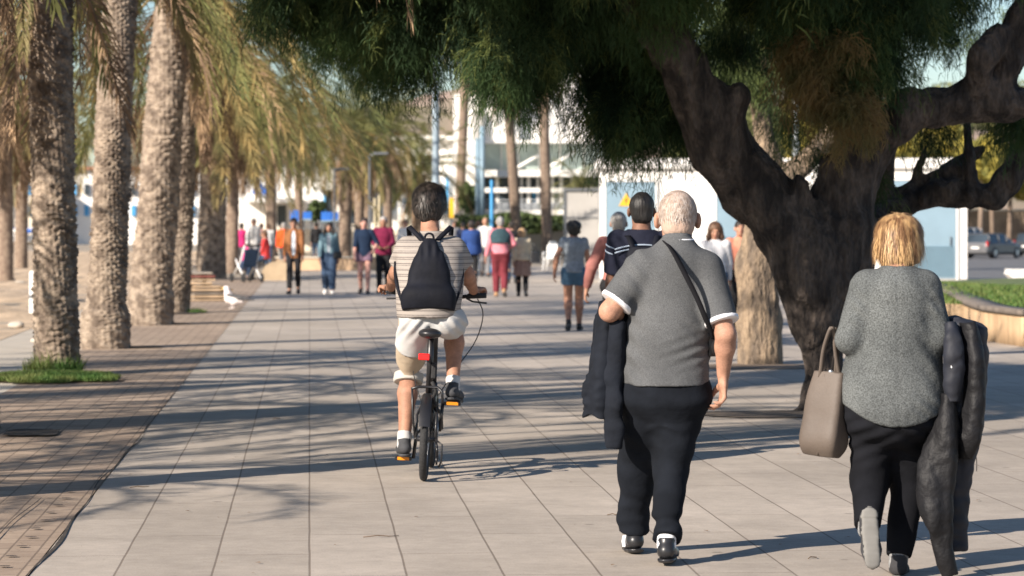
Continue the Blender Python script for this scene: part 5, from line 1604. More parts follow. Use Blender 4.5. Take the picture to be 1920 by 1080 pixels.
def drape(name, pts, m, parent, seed=0, n=96, folds=(5, 9), amp=.22):
    """hanging cloth: rows (x, y, z, half width, half depth), pleated lengthwise"""
    P = np.array(pts, float); q = np.linspace(0, len(P) - 1, 90)
    C = np.stack([np.interp(q, range(len(P)), P[:, i]) for i in range(P.shape[1])], 1)
    for _ in range(14): C[1:-1] = (C[:-2] + 2 * C[1:-1] + C[2:]) / 4
    th = np.arange(n) * 2 * math.pi / n; V = []
    r = np.random.default_rng(seed); ph = r.random(4) * 6
    for i, c in enumerate(C):
        u = i / (len(C) - 1)
        ct_, st_ = np.cos(th), np.sin(th); z_ = c[2] - P[0, 2]
        a1 = pnoise(ct_ * folds[0] * .32, st_ * folds[0] * .32, z_ * 1.1 + 0 * th, 3.0, seed)
        a2 = 1 - np.abs(pnoise(ct_ * folds[1] * .30, st_ * folds[1] * .30, z_ * 2.2 + 0 * th, 3.2, seed + 9)) * 1.6
        a3 = pnoise(ct_ * 1.2, st_ * 1.2, z_ * 9 + 0 * th, 3.0, seed + 5)
        f = 1 + amp * (.75 * a1 + .45 * a2 - .2) * min(1, .5 + u) + .035 * a3
        e = 1.0 if 0 < i < len(C) - 1 else .55
        V.append(np.stack([c[0] + c[3] * f * e * np.cos(th), c[1] + c[4] * f * e * np.sin(th), np.full(n, c[2]) + .012 * np.sin(th * 3 + ph[0]) * (u > .9)], 1))
    V = np.concatenate(V); F = []
    for i in range(len(C) - 1):
        for k in range(n): F.append((i * n + k, i * n + (k + 1) % n, (i + 1) * n + (k + 1) % n, (i + 1) * n + k))
    V = np.concatenate([V, [C[0, :3], C[-1, :3]]]); a, b = len(V) - 2, len(V) - 1
    me = bpy.data.meshes.new(name)
    me.from_pydata([tuple(v) for v in V], [], [tuple(f)[::-1] for f in F] + [(a, k, (k + 1) % n) for k in range(n)] + [(b, (len(C) - 1) * n + (k + 1) % n, (len(C) - 1) * n + k) for k in range(n)])
    me.polygons.foreach_set("use_smooth", np.ones(len(me.polygons), dtype=bool))
    return link(name, me, m, parent)

def garment(name, groups, m, parent, seed=0, res=.0065, folds=.012, k=.012):
    """hanging cloth as one implicit surface with irregular hanging folds; groups of rows (x, y, z, half width, half depth)"""
    A = np.array([r for g_ in groups for r in g_], float); lo = A[:, :3].min(0) - .12; hi = A[:, :3].max(0) + .12
    S = SDF(lo, hi, res)
    for g_ in groups:
        q = sorted(g_, key=lambda r: r[2]); S.loft((0, 0, 0), (0, 0, 1), (1, 0, 0), [(r[2], r[0], r[1], r[3], r[4]) for r in q], k, e=2.3)
    def f(X, Y, Z):
        wx = X + .02 * pnoise(X * 0, Y * 0, Z, 9, seed) 
        a = pnoise(wx, Y * .8, Z * .22, 34, seed + 1); b = pnoise(wx, Y, Z * .75, 24, seed + 2)
        return folds * (1.0 * a + .55 * (.5 - np.abs(b))) + .003 * pnoise(X, Y, Z * 1.4, 60, seed + 3)
    S.warp(f)
    return S.build(name, m, parent, relax=0)

def ribbon(name, pts, w, side, m, parent, th=.003):
    mb = MB(); pts = [np.array(p, float) for p in pts]; V = []; F = []
    for i, p in enumerate(pts):
        t_ = unit(pts[min(i + 1, len(pts) - 1)] - pts[max(i - 1, 0)]); s_ = np.array(side, float); s_ = unit(s_ - t_ * (s_ @ t_)); n_ = np.cross(t_, s_)
        for a, b in ((-1, -1), (1, -1), (1, 1), (-1, 1)): V.append(p + s_ * w / 2 * a + n_ * th * b)
        if i:
            for k in range(4): F.append((4 * i - 4 + k, 4 * i - 4 + (k + 1) % 4, 4 * i + (k + 1) % 4, 4 * i + k))
    F += [(3, 2, 1, 0), tuple(4 * len(pts) - 4 + k for k in range(4))]
    mb.add(V, F, True); return mb.build(name, m, parent)

def curve(pts, n=24):
    P = np.array(pts, float); q = np.linspace(0, len(P) - 1, n)
    C = np.stack([np.interp(q, range(len(P)), P[:, i]) for i in range(3)], 1)
    for _ in range(4): C[1:-1] = (C[:-2] + 2 * C[1:-1] + C[2:]) / 4
    return [c for c in C]

# ------------------------------------------------------------ the old man in the grey polo
d0 = 13.65
LM = np.array([XA(1245, d0), d0, 0.0])
def V(px, py, d): return W(px, py, d) - LM
def rows(rr, loc, d, depth_off=0):
    """rows: py, px left, px right, half depth, forward offset -> torso sections"""
    out = []
    for (py, a, b, hd, oy) in rr:
        out.append((ZA(py, d), XA((a + b) / 2, d) - loc[0], oy, (XA(b, d) - XA(a, d)) / 2, hd))
    return sorted(out)
J = dict(hipL=V(1210, 742, 13.68), hipR=V(1285, 742, 13.66), knL=V(1194, 880, 13.90), knR=V(1258, 884, 13.74), ankL=V(1189, 997, 14.02), ankR=V(1250, 1014, 13.52),
         shL=V(1205, 502, 13.62), shR=V(1324, 506, 13.62), elL=V(1143, 584, 13.58), elR=V(1361, 628, 13.52), wrL=V(1168, 592, 13.82), wrR=V(1356, 702, 13.60),
         neck=V(1270, 452, 13.66), head=V(1270, 411, 13.72))
man_secs = rows([(800, 1180, 1312, .12, 0), (760, 1168, 1326, .15, -.01), (718, 1165, 1329, .155, 0), (680, 1168, 1330, .15, .02), (640, 1172, 1331, .15, .02), (580, 1175, 1334, .145, .01),
                 (530, 1178, 1338, .135, 0), (498, 1186, 1340, .120, -.01), (476, 1204, 1328, .10, -.01), (460, 1228, 1306, .075, -.005), (447, 1243, 1296, .062, 0)], LM, d0)
man_secs = [(a, b, c, w * .965, e * .96) for a, b, c, w, e in man_secs]
m_polo = mat("grey_melange_knit", (0.108, 0.112, 0.116), .95, c2=(0.078, 0.081, 0.084), scale=3, bump=.15, bscale=14, fine=.30, fscale=320, spec=.15)
m_trk = mat("black_sports_cloth", (.0095, .0115, .016), .95, .25, 5, bump=.35, bscale=12, spec=.12)
m_wh = mat("white_trim", (.78, .78, .80), .8, .03)
m_blk = mat("black_leather", (.018, .018, .02), .35, .2, 12)
def man_w(X, Y, Z):
    # cloth gathers at the small of the back and under the right arm
    f = .0035 * pnoise(X, Y, Z * 1.5, 9, 3)
    band = np.exp(-((Z - .98) / .07) ** 2)
    f = f + .004 * band * np.sin((Z * 1.0 - X * .35) * 120) * np.clip(X * 6 + .4, 0, 1)
    f = f + .003 * np.exp(-((Z - 1.08) / .10) ** 2) * np.sin((Z + X * .9) * 75) * np.clip((X - .02) * 8, 0, 1)
    f = f + .005 * np.exp(-((X + .15) / .05) ** 2) * np.sin((Z + X) * 60)
    return f
man, _ = make_person("white haired old man walking away in a grey polo shirt and black track pants", LM, 0, 1.72, [
    dict(k='top', name='polo_shirt', m=m_polo, hem=ZA(722, d0), neckz=ZA(447, d0), slen=.80, ra=(.084, .078, 0, 0), ease=.008, cuff=m_wh, collar=True, wr=man_w, sk=.03, res=.008),
    dict(k='trousers', name='track_pants', m=m_trk, waist=ZA(710, d0), crotch=ZA(795, d0), r=(.112, .084, .066), wr=lambda X, Y, Z: .007 * pnoise(X, Y, Z, 10, 8) + .016 * np.exp(-(Z - .19) ** 2 / .006) * pnoise(X * .5, Y * .5, Z * 2.2, 30, 10) + .005 * pnoise(X, Y, Z * 1.6, 25, 9), res=.008),
    dict(k='socks', m=m_wh, len=.07),
    dict(k='shoes', m=m_blk, sole=m_blk, dirL=((-.10, 1, -.10), (0, 0, 1)), dirR=((.10, 1, -.06), (0, 0, 1)), stripes=m_wh, sq='L')],
    J=J, skin=SK_L, hair=('bald', H_WHITE, dict(m=H_WS, n=2200, L=.024, rad=(.079, .097, .0905), off=(0, -.016, .028), wid=.0009, mess=.4, zmin=-.55)), res=.0075, secs=man_secs, hs=1.13, raw=True, fat=1.0,
    limbs=dict(ua=.056, el=.047, fa=.047, wr=.031, th=.095, kn=.06, neck=.066),
    handspec=dict(R=dict(d=(.0, .02, -1), n=(-.9, -.2, 0), t=(-.15, .95, 0), curl=.55, s=1.08), L=dict(d=(.3, .9, .1), n=(0, 0, -1), t=(1, 0, 0), curl=.8)), seed=11, face=True)
# collar edge
S = SDF(J['neck'] - .13, J['neck'] + .13, .005); q = V(1270, 449, 13.655)
S.cone(q - [0, 0, .008], q + [0, 0, .003], .082, .079, 0, capa=True, capb=True); S.cone(q - [0, 0, .03], q + [0, 0, .03], .074, .070, 0, sub=True)
S.build("collar_edge", m_wh, man)
# bag across the body
bagt = thing("crossbody_bag", "small black shoulder bag on a strap across the old man's back", "bag", LM + V(1330, 640, 13.72) * [1, 1, 0])
o_ = LM - np.array(bagt.location)
st = [V(1246, 452, 13.60), V(1262, 470, 13.50), V(1285, 515, 13.462), V(1308, 560, 13.458), V(1324, 600, 13.47), V(1337, 628, 13.54)]
st += [V(1338, 640, 13.66)]
ribbon("strap", [p + o_ for p in curve(st, 30)], .024, (1, 0, -.4), mat('black_webbing', (.012, .012, .014), .95, .1, spec=.1), bagt, .002)
S = SDF(V(1318, 700, 13.55) + o_ - .05, V(1345, 600, 13.85) + o_ + .05, .006)
S.loft(V(1333, 668, 13.70) + o_, V(1334, 612, 13.70) + o_, (0, 1, 0), [(0, 0, 0, .085, .028), (.5, 0, 0, .09, .032), (1, 0, 0, .085, .022)], 0, e=4)
S.warp(wrinkles(.002, 30, 4)); S.build("pouch", m_blk, bagt)
# jacket over the left forearm
jt = thing("jacket", "dark navy jacket draped over the old man's left forearm", "jacket", LM + V(1145, 700, 13.7) * [1, 1, 0])
o_ = LM - np.array(jt.location)
m_jk = mat("navy_black_fabric", (.007, .009, .014), .85, .3, 6, bump=.6, bscale=9, spec=.2)
def DV(rows_): return [tuple(V(a, b, d) + o_) + (w / 403, h) for a, b, d, w, h in rows_]
garment("jacket_body", [DV([(1150, 570, 13.74, 24, .05), (1150, 590, 13.73, 29, .07), (1146, 640, 13.70, 33, .07), (1138, 700, 13.68, 35, .065), (1128, 745, 13.68, 32, .055), (1121, 780, 13.68, 24, .04)])], m_jk, jt, 3, folds=.013)
garment("jacket_sleeve", [DV([(1160, 600, 13.62, 18, .05), (1156, 700, 13.64, 23, .05), (1151, 790, 13.64, 21, .045), (1150, 842, 13.64, 15, .03)])], m_jk, jt, 5, folds=.013)
garment("jacket_lining", [DV([(1130, 590, 13.80, 14, .06), (1120, 680, 13.80, 16, .05), (1112, 768, 13.80, 18, .04)])], m_jk, jt, 6, folds=.009)

# ------------------------------------------------------------ the woman in the grey sweater
d0 = 13.1
LW = np.array([XA(1676, d0), d0, 0.0]); LM = LW
J = dict(hipL=V(1632, 770, 13.12), hipR=V(1718, 770, 13.12), knL=V(1630, 905, 13.16), knR=V(1704, 905, 13.26), ankL=V(1627, 985, 12.97), ankR=V(1685, 1046, 13.16),
         shL=V(1628, 540, 13.08), shR=V(1730, 540, 13.08), elL=V(1594, 636, 13.05), elR=V(1760, 630, 13.05), wrL=V(1592, 636, 13.29), wrR=V(1752, 640, 13.28),
         neck=V(1684, 502, 13.12), head=V(1686, 452, 13.18))
w_secs = rows([(850, 1600, 1752, .13, 0), (820, 1590, 1762, .17, -.01), (770, 1580, 1771, .185, -.01), (720, 1580, 1770, .18, 0), (670, 1589, 1764, .17, .01), (620, 1597, 1757, .16, .01),
               (575, 1602, 1755, .15, 0), (545, 1606, 1752, .14, -.01), (524, 1620, 1742, .12, -.015), (510, 1640, 1726, .095, -.01), (500, 1656, 1712, .07, -.005), (492, 1662, 1708, .058, 0)], LW, d0)
m_swt = mat("grey_wool_knit", (0.112, 0.120, 0.120), .97, c2=(0.073, 0.079, 0.080), scale=4, bump=.3, bscale=30, fine=.38, fscale=190, spec=.12)
m_jean = mat("black_denim", (.009, .0095, .012), .97, .2, 6, bump=.3, bscale=14, spec=.1)
def w_w(X, Y, Z):
    f = .0045 * pnoise(X, Y, Z * .6, 9, 23) + .0025 * pnoise(X, Y, Z, 22, 24)
    f = f + .006 * np.exp(-((X - .15) / .06) ** 2) * np.exp(-((Z - 1.0) / .16) ** 2) * np.sin((Z * .9 + X) * 55)
    f = f + .006 * np.exp(-((np.abs(X) - .17) / .03) ** 2) * np.exp(-((Z - 1.2) / .1) ** 2) * np.sin(Z * 80 + X * 60)
    f = f + .005 * np.exp(-((Z - .76) / .05) ** 2) * np.sin((Z + X * .7) * 95) * np.clip(X * 8, 0, 1)
    f = f + .003 * np.exp(-(X / .008) ** 2) * (Y < 0)
    return f
woman, _ = make_person("blond woman walking away in a baggy grey sweater and black jeans, tote on her left", LW, 0, 1.62, [
    dict(k='top', name='sweater', m=m_swt, hem=ZA(796, d0), neckz=ZA(499, d0), sleeve='long', ra=(.085, .078, .058, .048), wlen=.8, ease=.008, wr=w_w, sk=.028, res=.008,
         hemf=lambda u, v: .085 * np.clip(np.abs(u) / .22, 0, 1.2) ** 2.2),
    dict(k='trousers', name='jeans', m=m_jean, waist=ZA(765, d0), crotch=ZA(840, d0), r=(.112, .084, .058), len=.98, res=.008, wr=lambda X, Y, Z: .006 * pnoise(X, Y, Z * 1.6, 10, 33) + .006 * np.exp(-((Z - .62) / .12) ** 2) * np.sin((Z + np.abs(X) * .5) * 90) + .004 * pnoise(X, Y, Z, 26, 9)),
    dict(k='socks', m=mat("grey_sock", (.2, .2, .2), .95, .2, 30, fine=.3), len=.06),
    dict(k='shoes', m=mat("black_suede", (.03, .03, .033), .9, .2, 10), sole=mat("grey_rubber_sole", (.16, .155, .145), .9, .15, 8), dirL=((0.02, -.22, -1), (0, 1, -.1)), dirR=((.12, 1, -.05), (0, 0, 1)), tread=True)],
    J=J, skin=SK_L, hair=('bob', H_BLOND, dict(m=H_BS, n=10000, L=.10, rad=(.101, .114, .095), off=(0, -.018, .028), wid=.0011, mess=.34, lift=.03, zmin=-.45, fall=.4)), res=.0085, secs=w_secs, hs=1.06, raw=True, fat=1.0, limbs=dict(th=.1, kn=.062, ua=.055, neck=.058), seed=21, face=True, headR=rotm(-.25, 0, .05),
    handspec=dict(R=dict(d=(-.2, .9, .1), n=(0, 0, -1), t=(-1, 0, 0), curl=.8), L=dict(d=(.1, .9, -.1), n=(0, 0, -1), t=(1, 0, 0), curl=.9)))
# tote bag hung from the left elbow
tt = thing("tote_bag", "taupe leather tote bag hanging from the blond woman's left arm", "bag", LW + V(1545, 780, 13.1) * [1, 1, 0])
o_ = LW - np.array(tt.location)
m_tote = mat("taupe_leather", (.098, .076, .061), .65, .10, 4, bump=.3, bscale=9, fine=.05)
A = V(1540, 856, 13.12) + o_; B = V(1556, 697, 13.12) + o_
S = SDF(np.minimum(A, B) - .22, np.maximum(A, B) + .22, .006)
S.loft(A, B, (.80, -.6, 0), [(0, -.004, 0, .086, .035), (.07, 0, 0, .094, .060), (.5, 0, 0, .088, .058), (.85, 0, 0, .078, .040), (1, 0, 0, .074, .028)], 0, e=5)
S.warp(lambda X, Y, Z: .005 * pnoise(X, Y, Z, 8, 41) + .002 * pnoise(X, Y, Z, 25, 43))
S.build("bag_body", m_tote, tt)
ax_ = unit(np.array([.80, -.6, 0]))
for sg, tag_ in ((-1, 0), (1, 1)):
    e0 = B + ax_ * sg * .055 + np.array([0, -.035 if sg < 0 else .03, -.03]); top = V(1560 + 6 * tag_, 606, 13.06 + .03 * tag_) + o_; 
    e1 = B + ax_ * sg * .055 * -.2 + np.array([.02, .035, -.03])
    ribbon("handle", curve([e0, e0 * .5 + top * .5 + np.array([-.012, 0, .01]), top, top * .6 + e1 * .4 + np.array([.02, .02, 0]), e1], 26), .020, (1, .3, 0), m_tote, tt, .002)
for x in (-.3, .0, .3):
    mb = MB(); c = B + ax_ * x * .1 + np.array([0, -.03, .002]); mb.lathe([(0, -.010), (.010, -.006), (.012, 0), (.010, .006), (0, .010)], 10, c); 
    if x == 0: mb.build("silver_clasp", mat("polished_steel", (.8, .8, .82), .2, .02, metal=.9), tt)
seam = [A + (B - A) * q - ax_ * .03 + np.array([0, -.064 if q < .9 else -.04, 0]) for q in (.02, .3, .6, .97)]
mb = MB(); mb.tube(curve(seam, 16), .0028, 6); mb.build("seam", m_tote, tt)
# coat over the right arm
ct = thing("coat", "long black coat hanging over the blond woman's right forearm", "coat", LW + V(1795, 850, 13.1) * [1, 1, 0])
o_ = LW - np.array(ct.location)
m_ct = mat("black_coat_nylon", (.007, .007, .0085), .62, .3, 5, bump=.8, bscale=9, bdist=.03, spec=.3)
m_ct2 = mat("navy_coat_lining", (.010, .012, .020), .7, .3, 5, bump=.3, bscale=12)
def DW(rows_): return [tuple(V(a, b, d) + o_) + (w / 420, h) for a, b, d, w, h in rows_]
garment("coat_body", [DW([(1786, 596, 13.14, 22, .07), (1800, 604, 13.14, 34, .10), (1808, 640, 13.12, 38, .11), (1810, 700, 13.12, 40, .11), (1806, 770, 13.12, 39, .10), (1800, 840, 13.12, 35, .09), (1794, 930, 13.12, 29, .07), (1790, 1032, 13.12, 25, .055)])], m_ct2, ct, 13)
garment("coat_front", [DW([(1814, 606, 13.04, 14, .05), (1826, 650, 13.01, 18, .06), (1828, 720, 13.0, 19, .06), (1822, 790, 13.0, 19, .055), (1814, 840, 13.01, 17, .045), (1810, 862, 13.02, 14, .03)])], m_ct, ct, 17, folds=.014)
garment("coat_tail", [DW([(1776, 735, 13.0, 14, .05), (1774, 790, 12.98, 22, .055), (1765, 850, 12.97, 29, .055), (1757, 910, 12.97, 32, .06), (1757, 970, 12.97, 32, .06), (1765, 1020, 12.97, 27, .05), (1778, 1055, 12.97, 20, .04), (1788, 1080, 12.97, 14, .03)]),
                      DW([(1760, 780, 12.99, 10, .04), (1752, 840, 12.98, 16, .05), (1745, 900, 12.98, 14, .05), (1742, 960, 12.98, 10, .04)])], m_ct, ct, 15, folds=.016)
garment("coat_collar", [DW([(1780, 604, 13.02, 12, .05), (1786, 640, 12.99, 16, .06), (1788, 700, 12.99, 16, .06), (1784, 750, 13.0, 12, .05)])], m_ct2, ct, 19, folds=.010)
mb = MB(); mb.tube(curve([V(1828, 840, 13.0) + o_, V(1832, 865, 13.0) + o_, V(1831, 884, 13.0) + o_], 8), .002, 5); mb.build("drawcord", m_blk, ct)
S = SDF(V(1788, 690, 12.95) + o_ - .04, V(1788, 690, 12.95) + o_ + .04, .004); S.ell(V(1786, 690, 12.925) + o_, (.008, .006, .026), rotm(0, 0, -.3)); S.build("care_label", m_wh, ct)
# ------------------------------------------------------------ the bicycle
m_bk = mat("black_bike_paint", (.015, .015, .017), .35, .15, 5); m_tyre = mat("tyre_rubber", (.022, .022, .023), .85, .2, 20, bump=.3, bscale=80)
m_alu = mat("dull_steel", (.30, .30, .31), .4, .1, 8, metal=.8); m_org = mat("orange_reflector", (.75, .25, .01), .3, .1, 20)
LB = G(794, 902) + [0, .01, 0]
bike = thing("bicycle", "black folding bicycle with small wheels, ridden down the middle of the path", "bicycle", LB)
bike.rotation_euler = (0, math.radians(2.6), math.radians(-1.0))
def wheel(y, rw=.255):
    mb = MB(); R_, r_ = rw - .024, .024
    V_ = []; F_ = []; n, k = 56, 12
    for i in range(n):
        a = 2 * math.pi * i / n
        for j in range(k):
            b = 2 * math.pi * j / k; q = R_ + r_ * math.cos(b)
            V_.append((r_ * math.sin(b), q * math.cos(a), q * math.sin(a)))
    for i in range(n):
        for j in range(k): F_.append((i * k + j, ((i + 1) % n) * k + j, ((i + 1) % n) * k + (j + 1) % k, i * k + (j + 1) % k))
    mb.add(V_, F_, True); me = mb.mesh("wheel"); me.materials.append(m_tyre)
    w = link("wheel", me, None, bike, (0, y, rw))
    mb = MB(); mb.lathe([(R_ - .022, -.012), (R_ - .006, -.014), (R_ - .004, .014), (R_ - .022, .012), (R_ - .022, -.012)], 40, (0, 0, 0), 'x'); mb.build("rim", m_alu, w)
    for i in range(16):
        a = 2 * math.pi * i / 16; mb = MB()
        mb.tube([((-1) ** i * .025, .02 * math.cos(a + .4), .02 * math.sin(a + .4)), (0, (R_ - .02) * math.cos(a), (R_ - .02) * math.sin(a))], .0016, 4); mb.build("spoke", m_alu, w)
    mb = MB(); mb.tube([(-.055, 0, 0), (.055, 0, 0)], .016, 10); mb.build("hub", m_bk, w)
    return w
wheel(.255 - .255); wheel(1.0)
def bt(name, pts, r, m=m_bk, parent=bike, n=10, **k):
    mb = MB(); mb.tube(pts, r, n, **k); return mb.build(name, m, parent)
fr = bt("frame", [(0, .33, .30), (0, .55, .40), (0, .84, .47)], .028)
mb = MB(); mb.tube([(0, .33, .29), (0, .20, .58)], .022, 10); mb.tube([(0, .84, .40), (0, .80, .56)], .026, 10)
for sx in (-1, 1):
    mb.tube([(sx * .03, .33, .30), (sx * .062, .15, .28), (sx * .06, 0, .255)], .010, 8); mb.tube([(sx * .02, .22, .50), (sx * .06, .08, .40), (sx * .06, 0, .26)], .009, 8)
mb.build("rear_triangle", m_bk, bike)
mb = MB()
for sx in (-1, 1): mb.tube([(0 + sx * .02, .84, .40), (sx * .055, .88, .36), (sx * .058, 1.0, .255)], .012, 8)
mb.build("fork", m_bk, bike)
bt("seat_post", [(0, .21, .52), (0, .13, .87)], .020)
bt("stem", [(0, .805, .55), (0, .74, .95), (0, .70, 1.09)], .020)
bt("handlebar", [(-.30, .64, 1.135), (-.20, .66, 1.125), (-.08, .70, 1.105), (.08, .70, 1.105), (.20, .66, 1.125), (.31, .64, 1.135)], .013)
for sx in (-1, 1):
    g_ = bt("grip", [(sx * .20, .66, 1.125), (sx * .315, .635, 1.136)], .018, m_tyre)
    bt("brake_lever", [(sx * .19, .70, 1.11), (sx * .23, .735, 1.09), (sx * .32, .72, 1.085)], .006, m_bk)
S = SDF((-.12, -.12, .80), (.12, .32, .98), .006)
S.cone((0, -.03, .905), (0, .06, .902), .072, .055, .03, flat=((0, 0, 1), 2.2)); S.cone((0, .06, .902), (0, .24, .895), .050, .022, .03, flat=((0, 0, 1), 1.6))
S.build("saddle", m_blk, bike)
mb = MB(); mb.box(-.035, .035, -.045, -.02, .66 + .08, .70 + .08, .005); mb.box(-.02, .02, -.02, .14, .745, .765)
o = mb.build("rear_light", mat("red_reflector", (.75, .02, .02), .25, .05), bike); o.location = (-.03, .02, 0.0)
# cable lock or battery pack on the seat post, mudguard, chain, crank, pedals
mb = MB(); mb.box(.012, .045, .10, .16, .62, .72, .008); mb.tube([(.02, .14, .60), (.045, .12, .55), (.03, .15, .50), (.05, .12, .45)], .012, 8); mb.build("lock", m_tyre, bike)
V_ = []; F_ = []
for i in range(15):
    a = math.radians(20 + i * 10); 
    for x, dr in ((-.034, -.012), (-.02, .004), (.02, .004), (.034, -.012)): V_.append((x, -.278 * math.cos(a) * 1.0 + 0, .255 + (.278 + dr) * math.sin(a)))
    if i:
        for k in range(3): F_.append((4 * i - 4 + k, 4 * i - 3 + k, 4 * i + 1 + k, 4 * i + k))
mb = MB(); mb.add(V_, F_, True); mb.build("mudguard", m_bk, bike)
bt("rack_bar", [(-.10, .0, .56), (-.05, .02, .575), (.06, .02, .575), (.09, .0, .55), (.095, .0, .48)], .009)
bt("rack_stay", [(-.095, .0, .56), (-.085, .02, .40), (-.065, .01, .26)], .007)
mb = MB(); mb.lathe([(.0, .055), (.085, .055), (.09, .062), (.0, .066)], 28, (0, .33, .285), 'x'); mb.build("chainring", m_alu, bike)
mb = MB(); mb.tube([(.058, .33, .372), (.058, .02, .295)], .006, 6); mb.tube([(.058, .33, .198), (.058, .05, .20)], .006, 6); mb.build("chain", m_tyre, bike)
mb = MB(); mb.tube([(.062, 0, .255), (.075, -.03, .20), (.075, -.01, .13)], .009, 8); mb.lathe([(.0, -.006), (.028, -.006), (.028, .006), (0, .006)], 14, (.075, -.01, .13), 'x'); mb.lathe([(.0, -.006), (.026, -.006), (.026, .006), (0, .006)], 14, (.075, -.02, .195), 'x'); mb.build("derailleur", m_bk, bike)
bt("derailleur_guard", [(.06, -.02, .26), (.105, -.05, .23), (.105, -.04, .13), (.09, -.02, .09)], .006, m_bk)
for sx, tz in ((-1, -.178), (1, .178)):
    bt("crank", [(sx * .07, .33, .285), (sx * .085, .33 + .02 * -sx, .285 + tz)], .011, m_bk)
    mb = MB(); mb.box(sx * .145 - .052, sx * .145 + .052, .29, .38, .285 + tz - .012, .285 + tz + .012, .004); p = mb.build("pedal", m_bk, bike)
    mb = MB(); mb.box(sx * .145 - .036, sx * .145 + .036, .282, .289, .285 + tz - .009, .285 + tz + .010); mb.build("reflector", m_org, p)
bt("brake_cable", curve([(.26, .70, 1.11), (.31, .74, 1.02), (.27, .66, .84), (.14, .60, .66), (.05, .5, .5)], 20), .0035, m_tyre)
bt("gear_cable", curve([(-.08, .72, 1.10), (-.10, .62, .90), (-.13, .40, .70), (-.08, .22, .56), (-.03, .1, .45)], 20), .003, m_tyre)

# ------------------------------------------------------------ the cyclist
d0 = 18.15
LM = np.array([XA(806, d0), d0, 0.0])
J = dict(hipL=V(780, 600, 18.12), hipR=V(836, 600, 18.12), knL=V(767, 696, 18.42), knR=V(853, 606, 18.50), ankL=V(758, 826, 18.26), ankR=V(849, 722, 18.32),
         shL=V(764, 466, 18.30), shR=V(850, 466, 18.30), elL=V(743, 512, 18.36), elR=V(876, 515, 18.34), wrL=V(732, 541, 18.62), wrR=V(888, 545, 18.60),
         neck=V(806, 436, 18.34), head=V(806, 387, 18.42))
c_secs = rows([(640, 765, 845, .12, 0), (600, 750, 858, .15, -.02), (560, 747, 864, .155, -.01), (520, 746, 866, .14, .03), (490, 746, 866, .135, .07), (468, 750, 862, .12, .10), (452, 766, 850, .10, .13), (442, 784, 832, .075, .16), (432, 790, 826, .06, .18)], LM, d0)
def stripe_mat(name, c1, c2, scale):
    m = bpy.data.materials.new(name); m.use_nodes = True; nt = m.node_tree; p = nt.nodes["Principled BSDF"]; p.inputs["Roughness"].default_value = .95
    p.inputs["Specular IOR Level"].default_value = .15
    tc = nt.nodes.new("ShaderNodeTexCoord"); w = nt.nodes.new("ShaderNodeTexWave"); w.bands_direction = 'Z'; w.inputs["Scale"].default_value = scale; w.inputs["Distortion"].default_value = 1.2
    w.inputs["Detail"].default_value = 3; w.inputs["Detail Scale"].default_value = 6
    w2 = nt.nodes.new("ShaderNodeTexWave"); w2.bands_direction = 'Z'; w2.inputs["Scale"].default_value = scale * .37; w2.inputs["Distortion"].default_value = .8
    nt.links.new(tc.outputs["Object"], w.inputs[0]); nt.links.new(tc.outputs["Object"], w2.inputs[0])
    mu = nt.nodes.new("ShaderNodeMath"); mu.operation = 'MULTIPLY'; nt.links.new(w.outputs["Fac"], mu.inputs[0]); nt.links.new(w2.outputs["Fac"], mu.inputs[1])
    r = nt.nodes.new("ShaderNodeValToRGB"); r.color_ramp.elements[0].color = (*c1, 1); r.color_ramp.elements[1].color = (*c2, 1); r.color_ramp.elements[0].position = .1; r.color_ramp.elements[1].position = .6
    nt.links.new(mu.outputs[0], r.inputs[0]); nt.links.new(r.outputs[0], p.inputs["Base Color"]); return m
m_tee = stripe_mat("striped_beige_jersey", (.33, .295, .265), (.16, .14, .13), 24)
m_off = mat("off_white_cotton", (.50, .495, .485), .95, .05, 4, bump=.25, bscale=14, spec=.1); m_beige = mat("beige_cotton", (.42, .34, .25), .95, .08, 5, bump=.3, bscale=18, spec=.1)
m_shoe = mat("dark_grey_trainers", (.045, .047, .052), .8, .2, 20)
cyc, _ = make_person("cyclist seen from behind in striped beige tee and white shorts riding the black bicycle", LM, 0, 1.72, [
    dict(k='top', name='striped_tee', m=m_tee, hem=ZA(596, d0), neckz=ZA(433, d0), slen=.72, ra=(.080, .076, 0, 0), ease=.014, sk=.05, res=.008, wr=wrinkles(.004, 14, 44)),
    dict(k='shorts', name='white_shorts', m=m_off, waist=ZA(530, d0), crotch=ZA(612, d0), r=(.110, .104), len=.5, res=.008, wr=lambda X, Y, Z: .006 * pnoise(X, Y, Z, 10, 45) + .006 * np.sin((Z + np.abs(X) * 1.2) * 70) * np.exp(-((Z - .95) / .08) ** 2)),
    dict(k='socks', m=m_off, len=.055),
    dict(k='shoes', m=m_shoe, sole=m_shoe, dirL=((-.12, 1, -.02), (0, 0, 1)), dirR=((.14, 1, -.12), (0, 0, 1)))],
    J=J, skin=SK_T, hair=('thick', H_DARK, dict(m=H_DS, n=6000, L=.055, rad=(.100, .117, .101), off=(0, -.018, .045), wid=.0014, mess=.55, lift=.03, zmin=-.75)), res=.0075, secs=c_secs, hs=1.02, raw=True, fat=1.0, limbs=dict(th=.085, kn=.056, ca=.060, an=.036, ua=.050, el=.046, fa=.045, wr=.030), seed=41, face=True, headR=rotm(-.15, 0, 0),
    handspec=dict(L=dict(d=(-.35, .75, .1), n=(0, .2, -1), t=(.9, .2, 0), curl=1.15), R=dict(d=(.35, .75, .1), n=(0, .2, -1), t=(-.9, .2, 0), curl=1.15)))
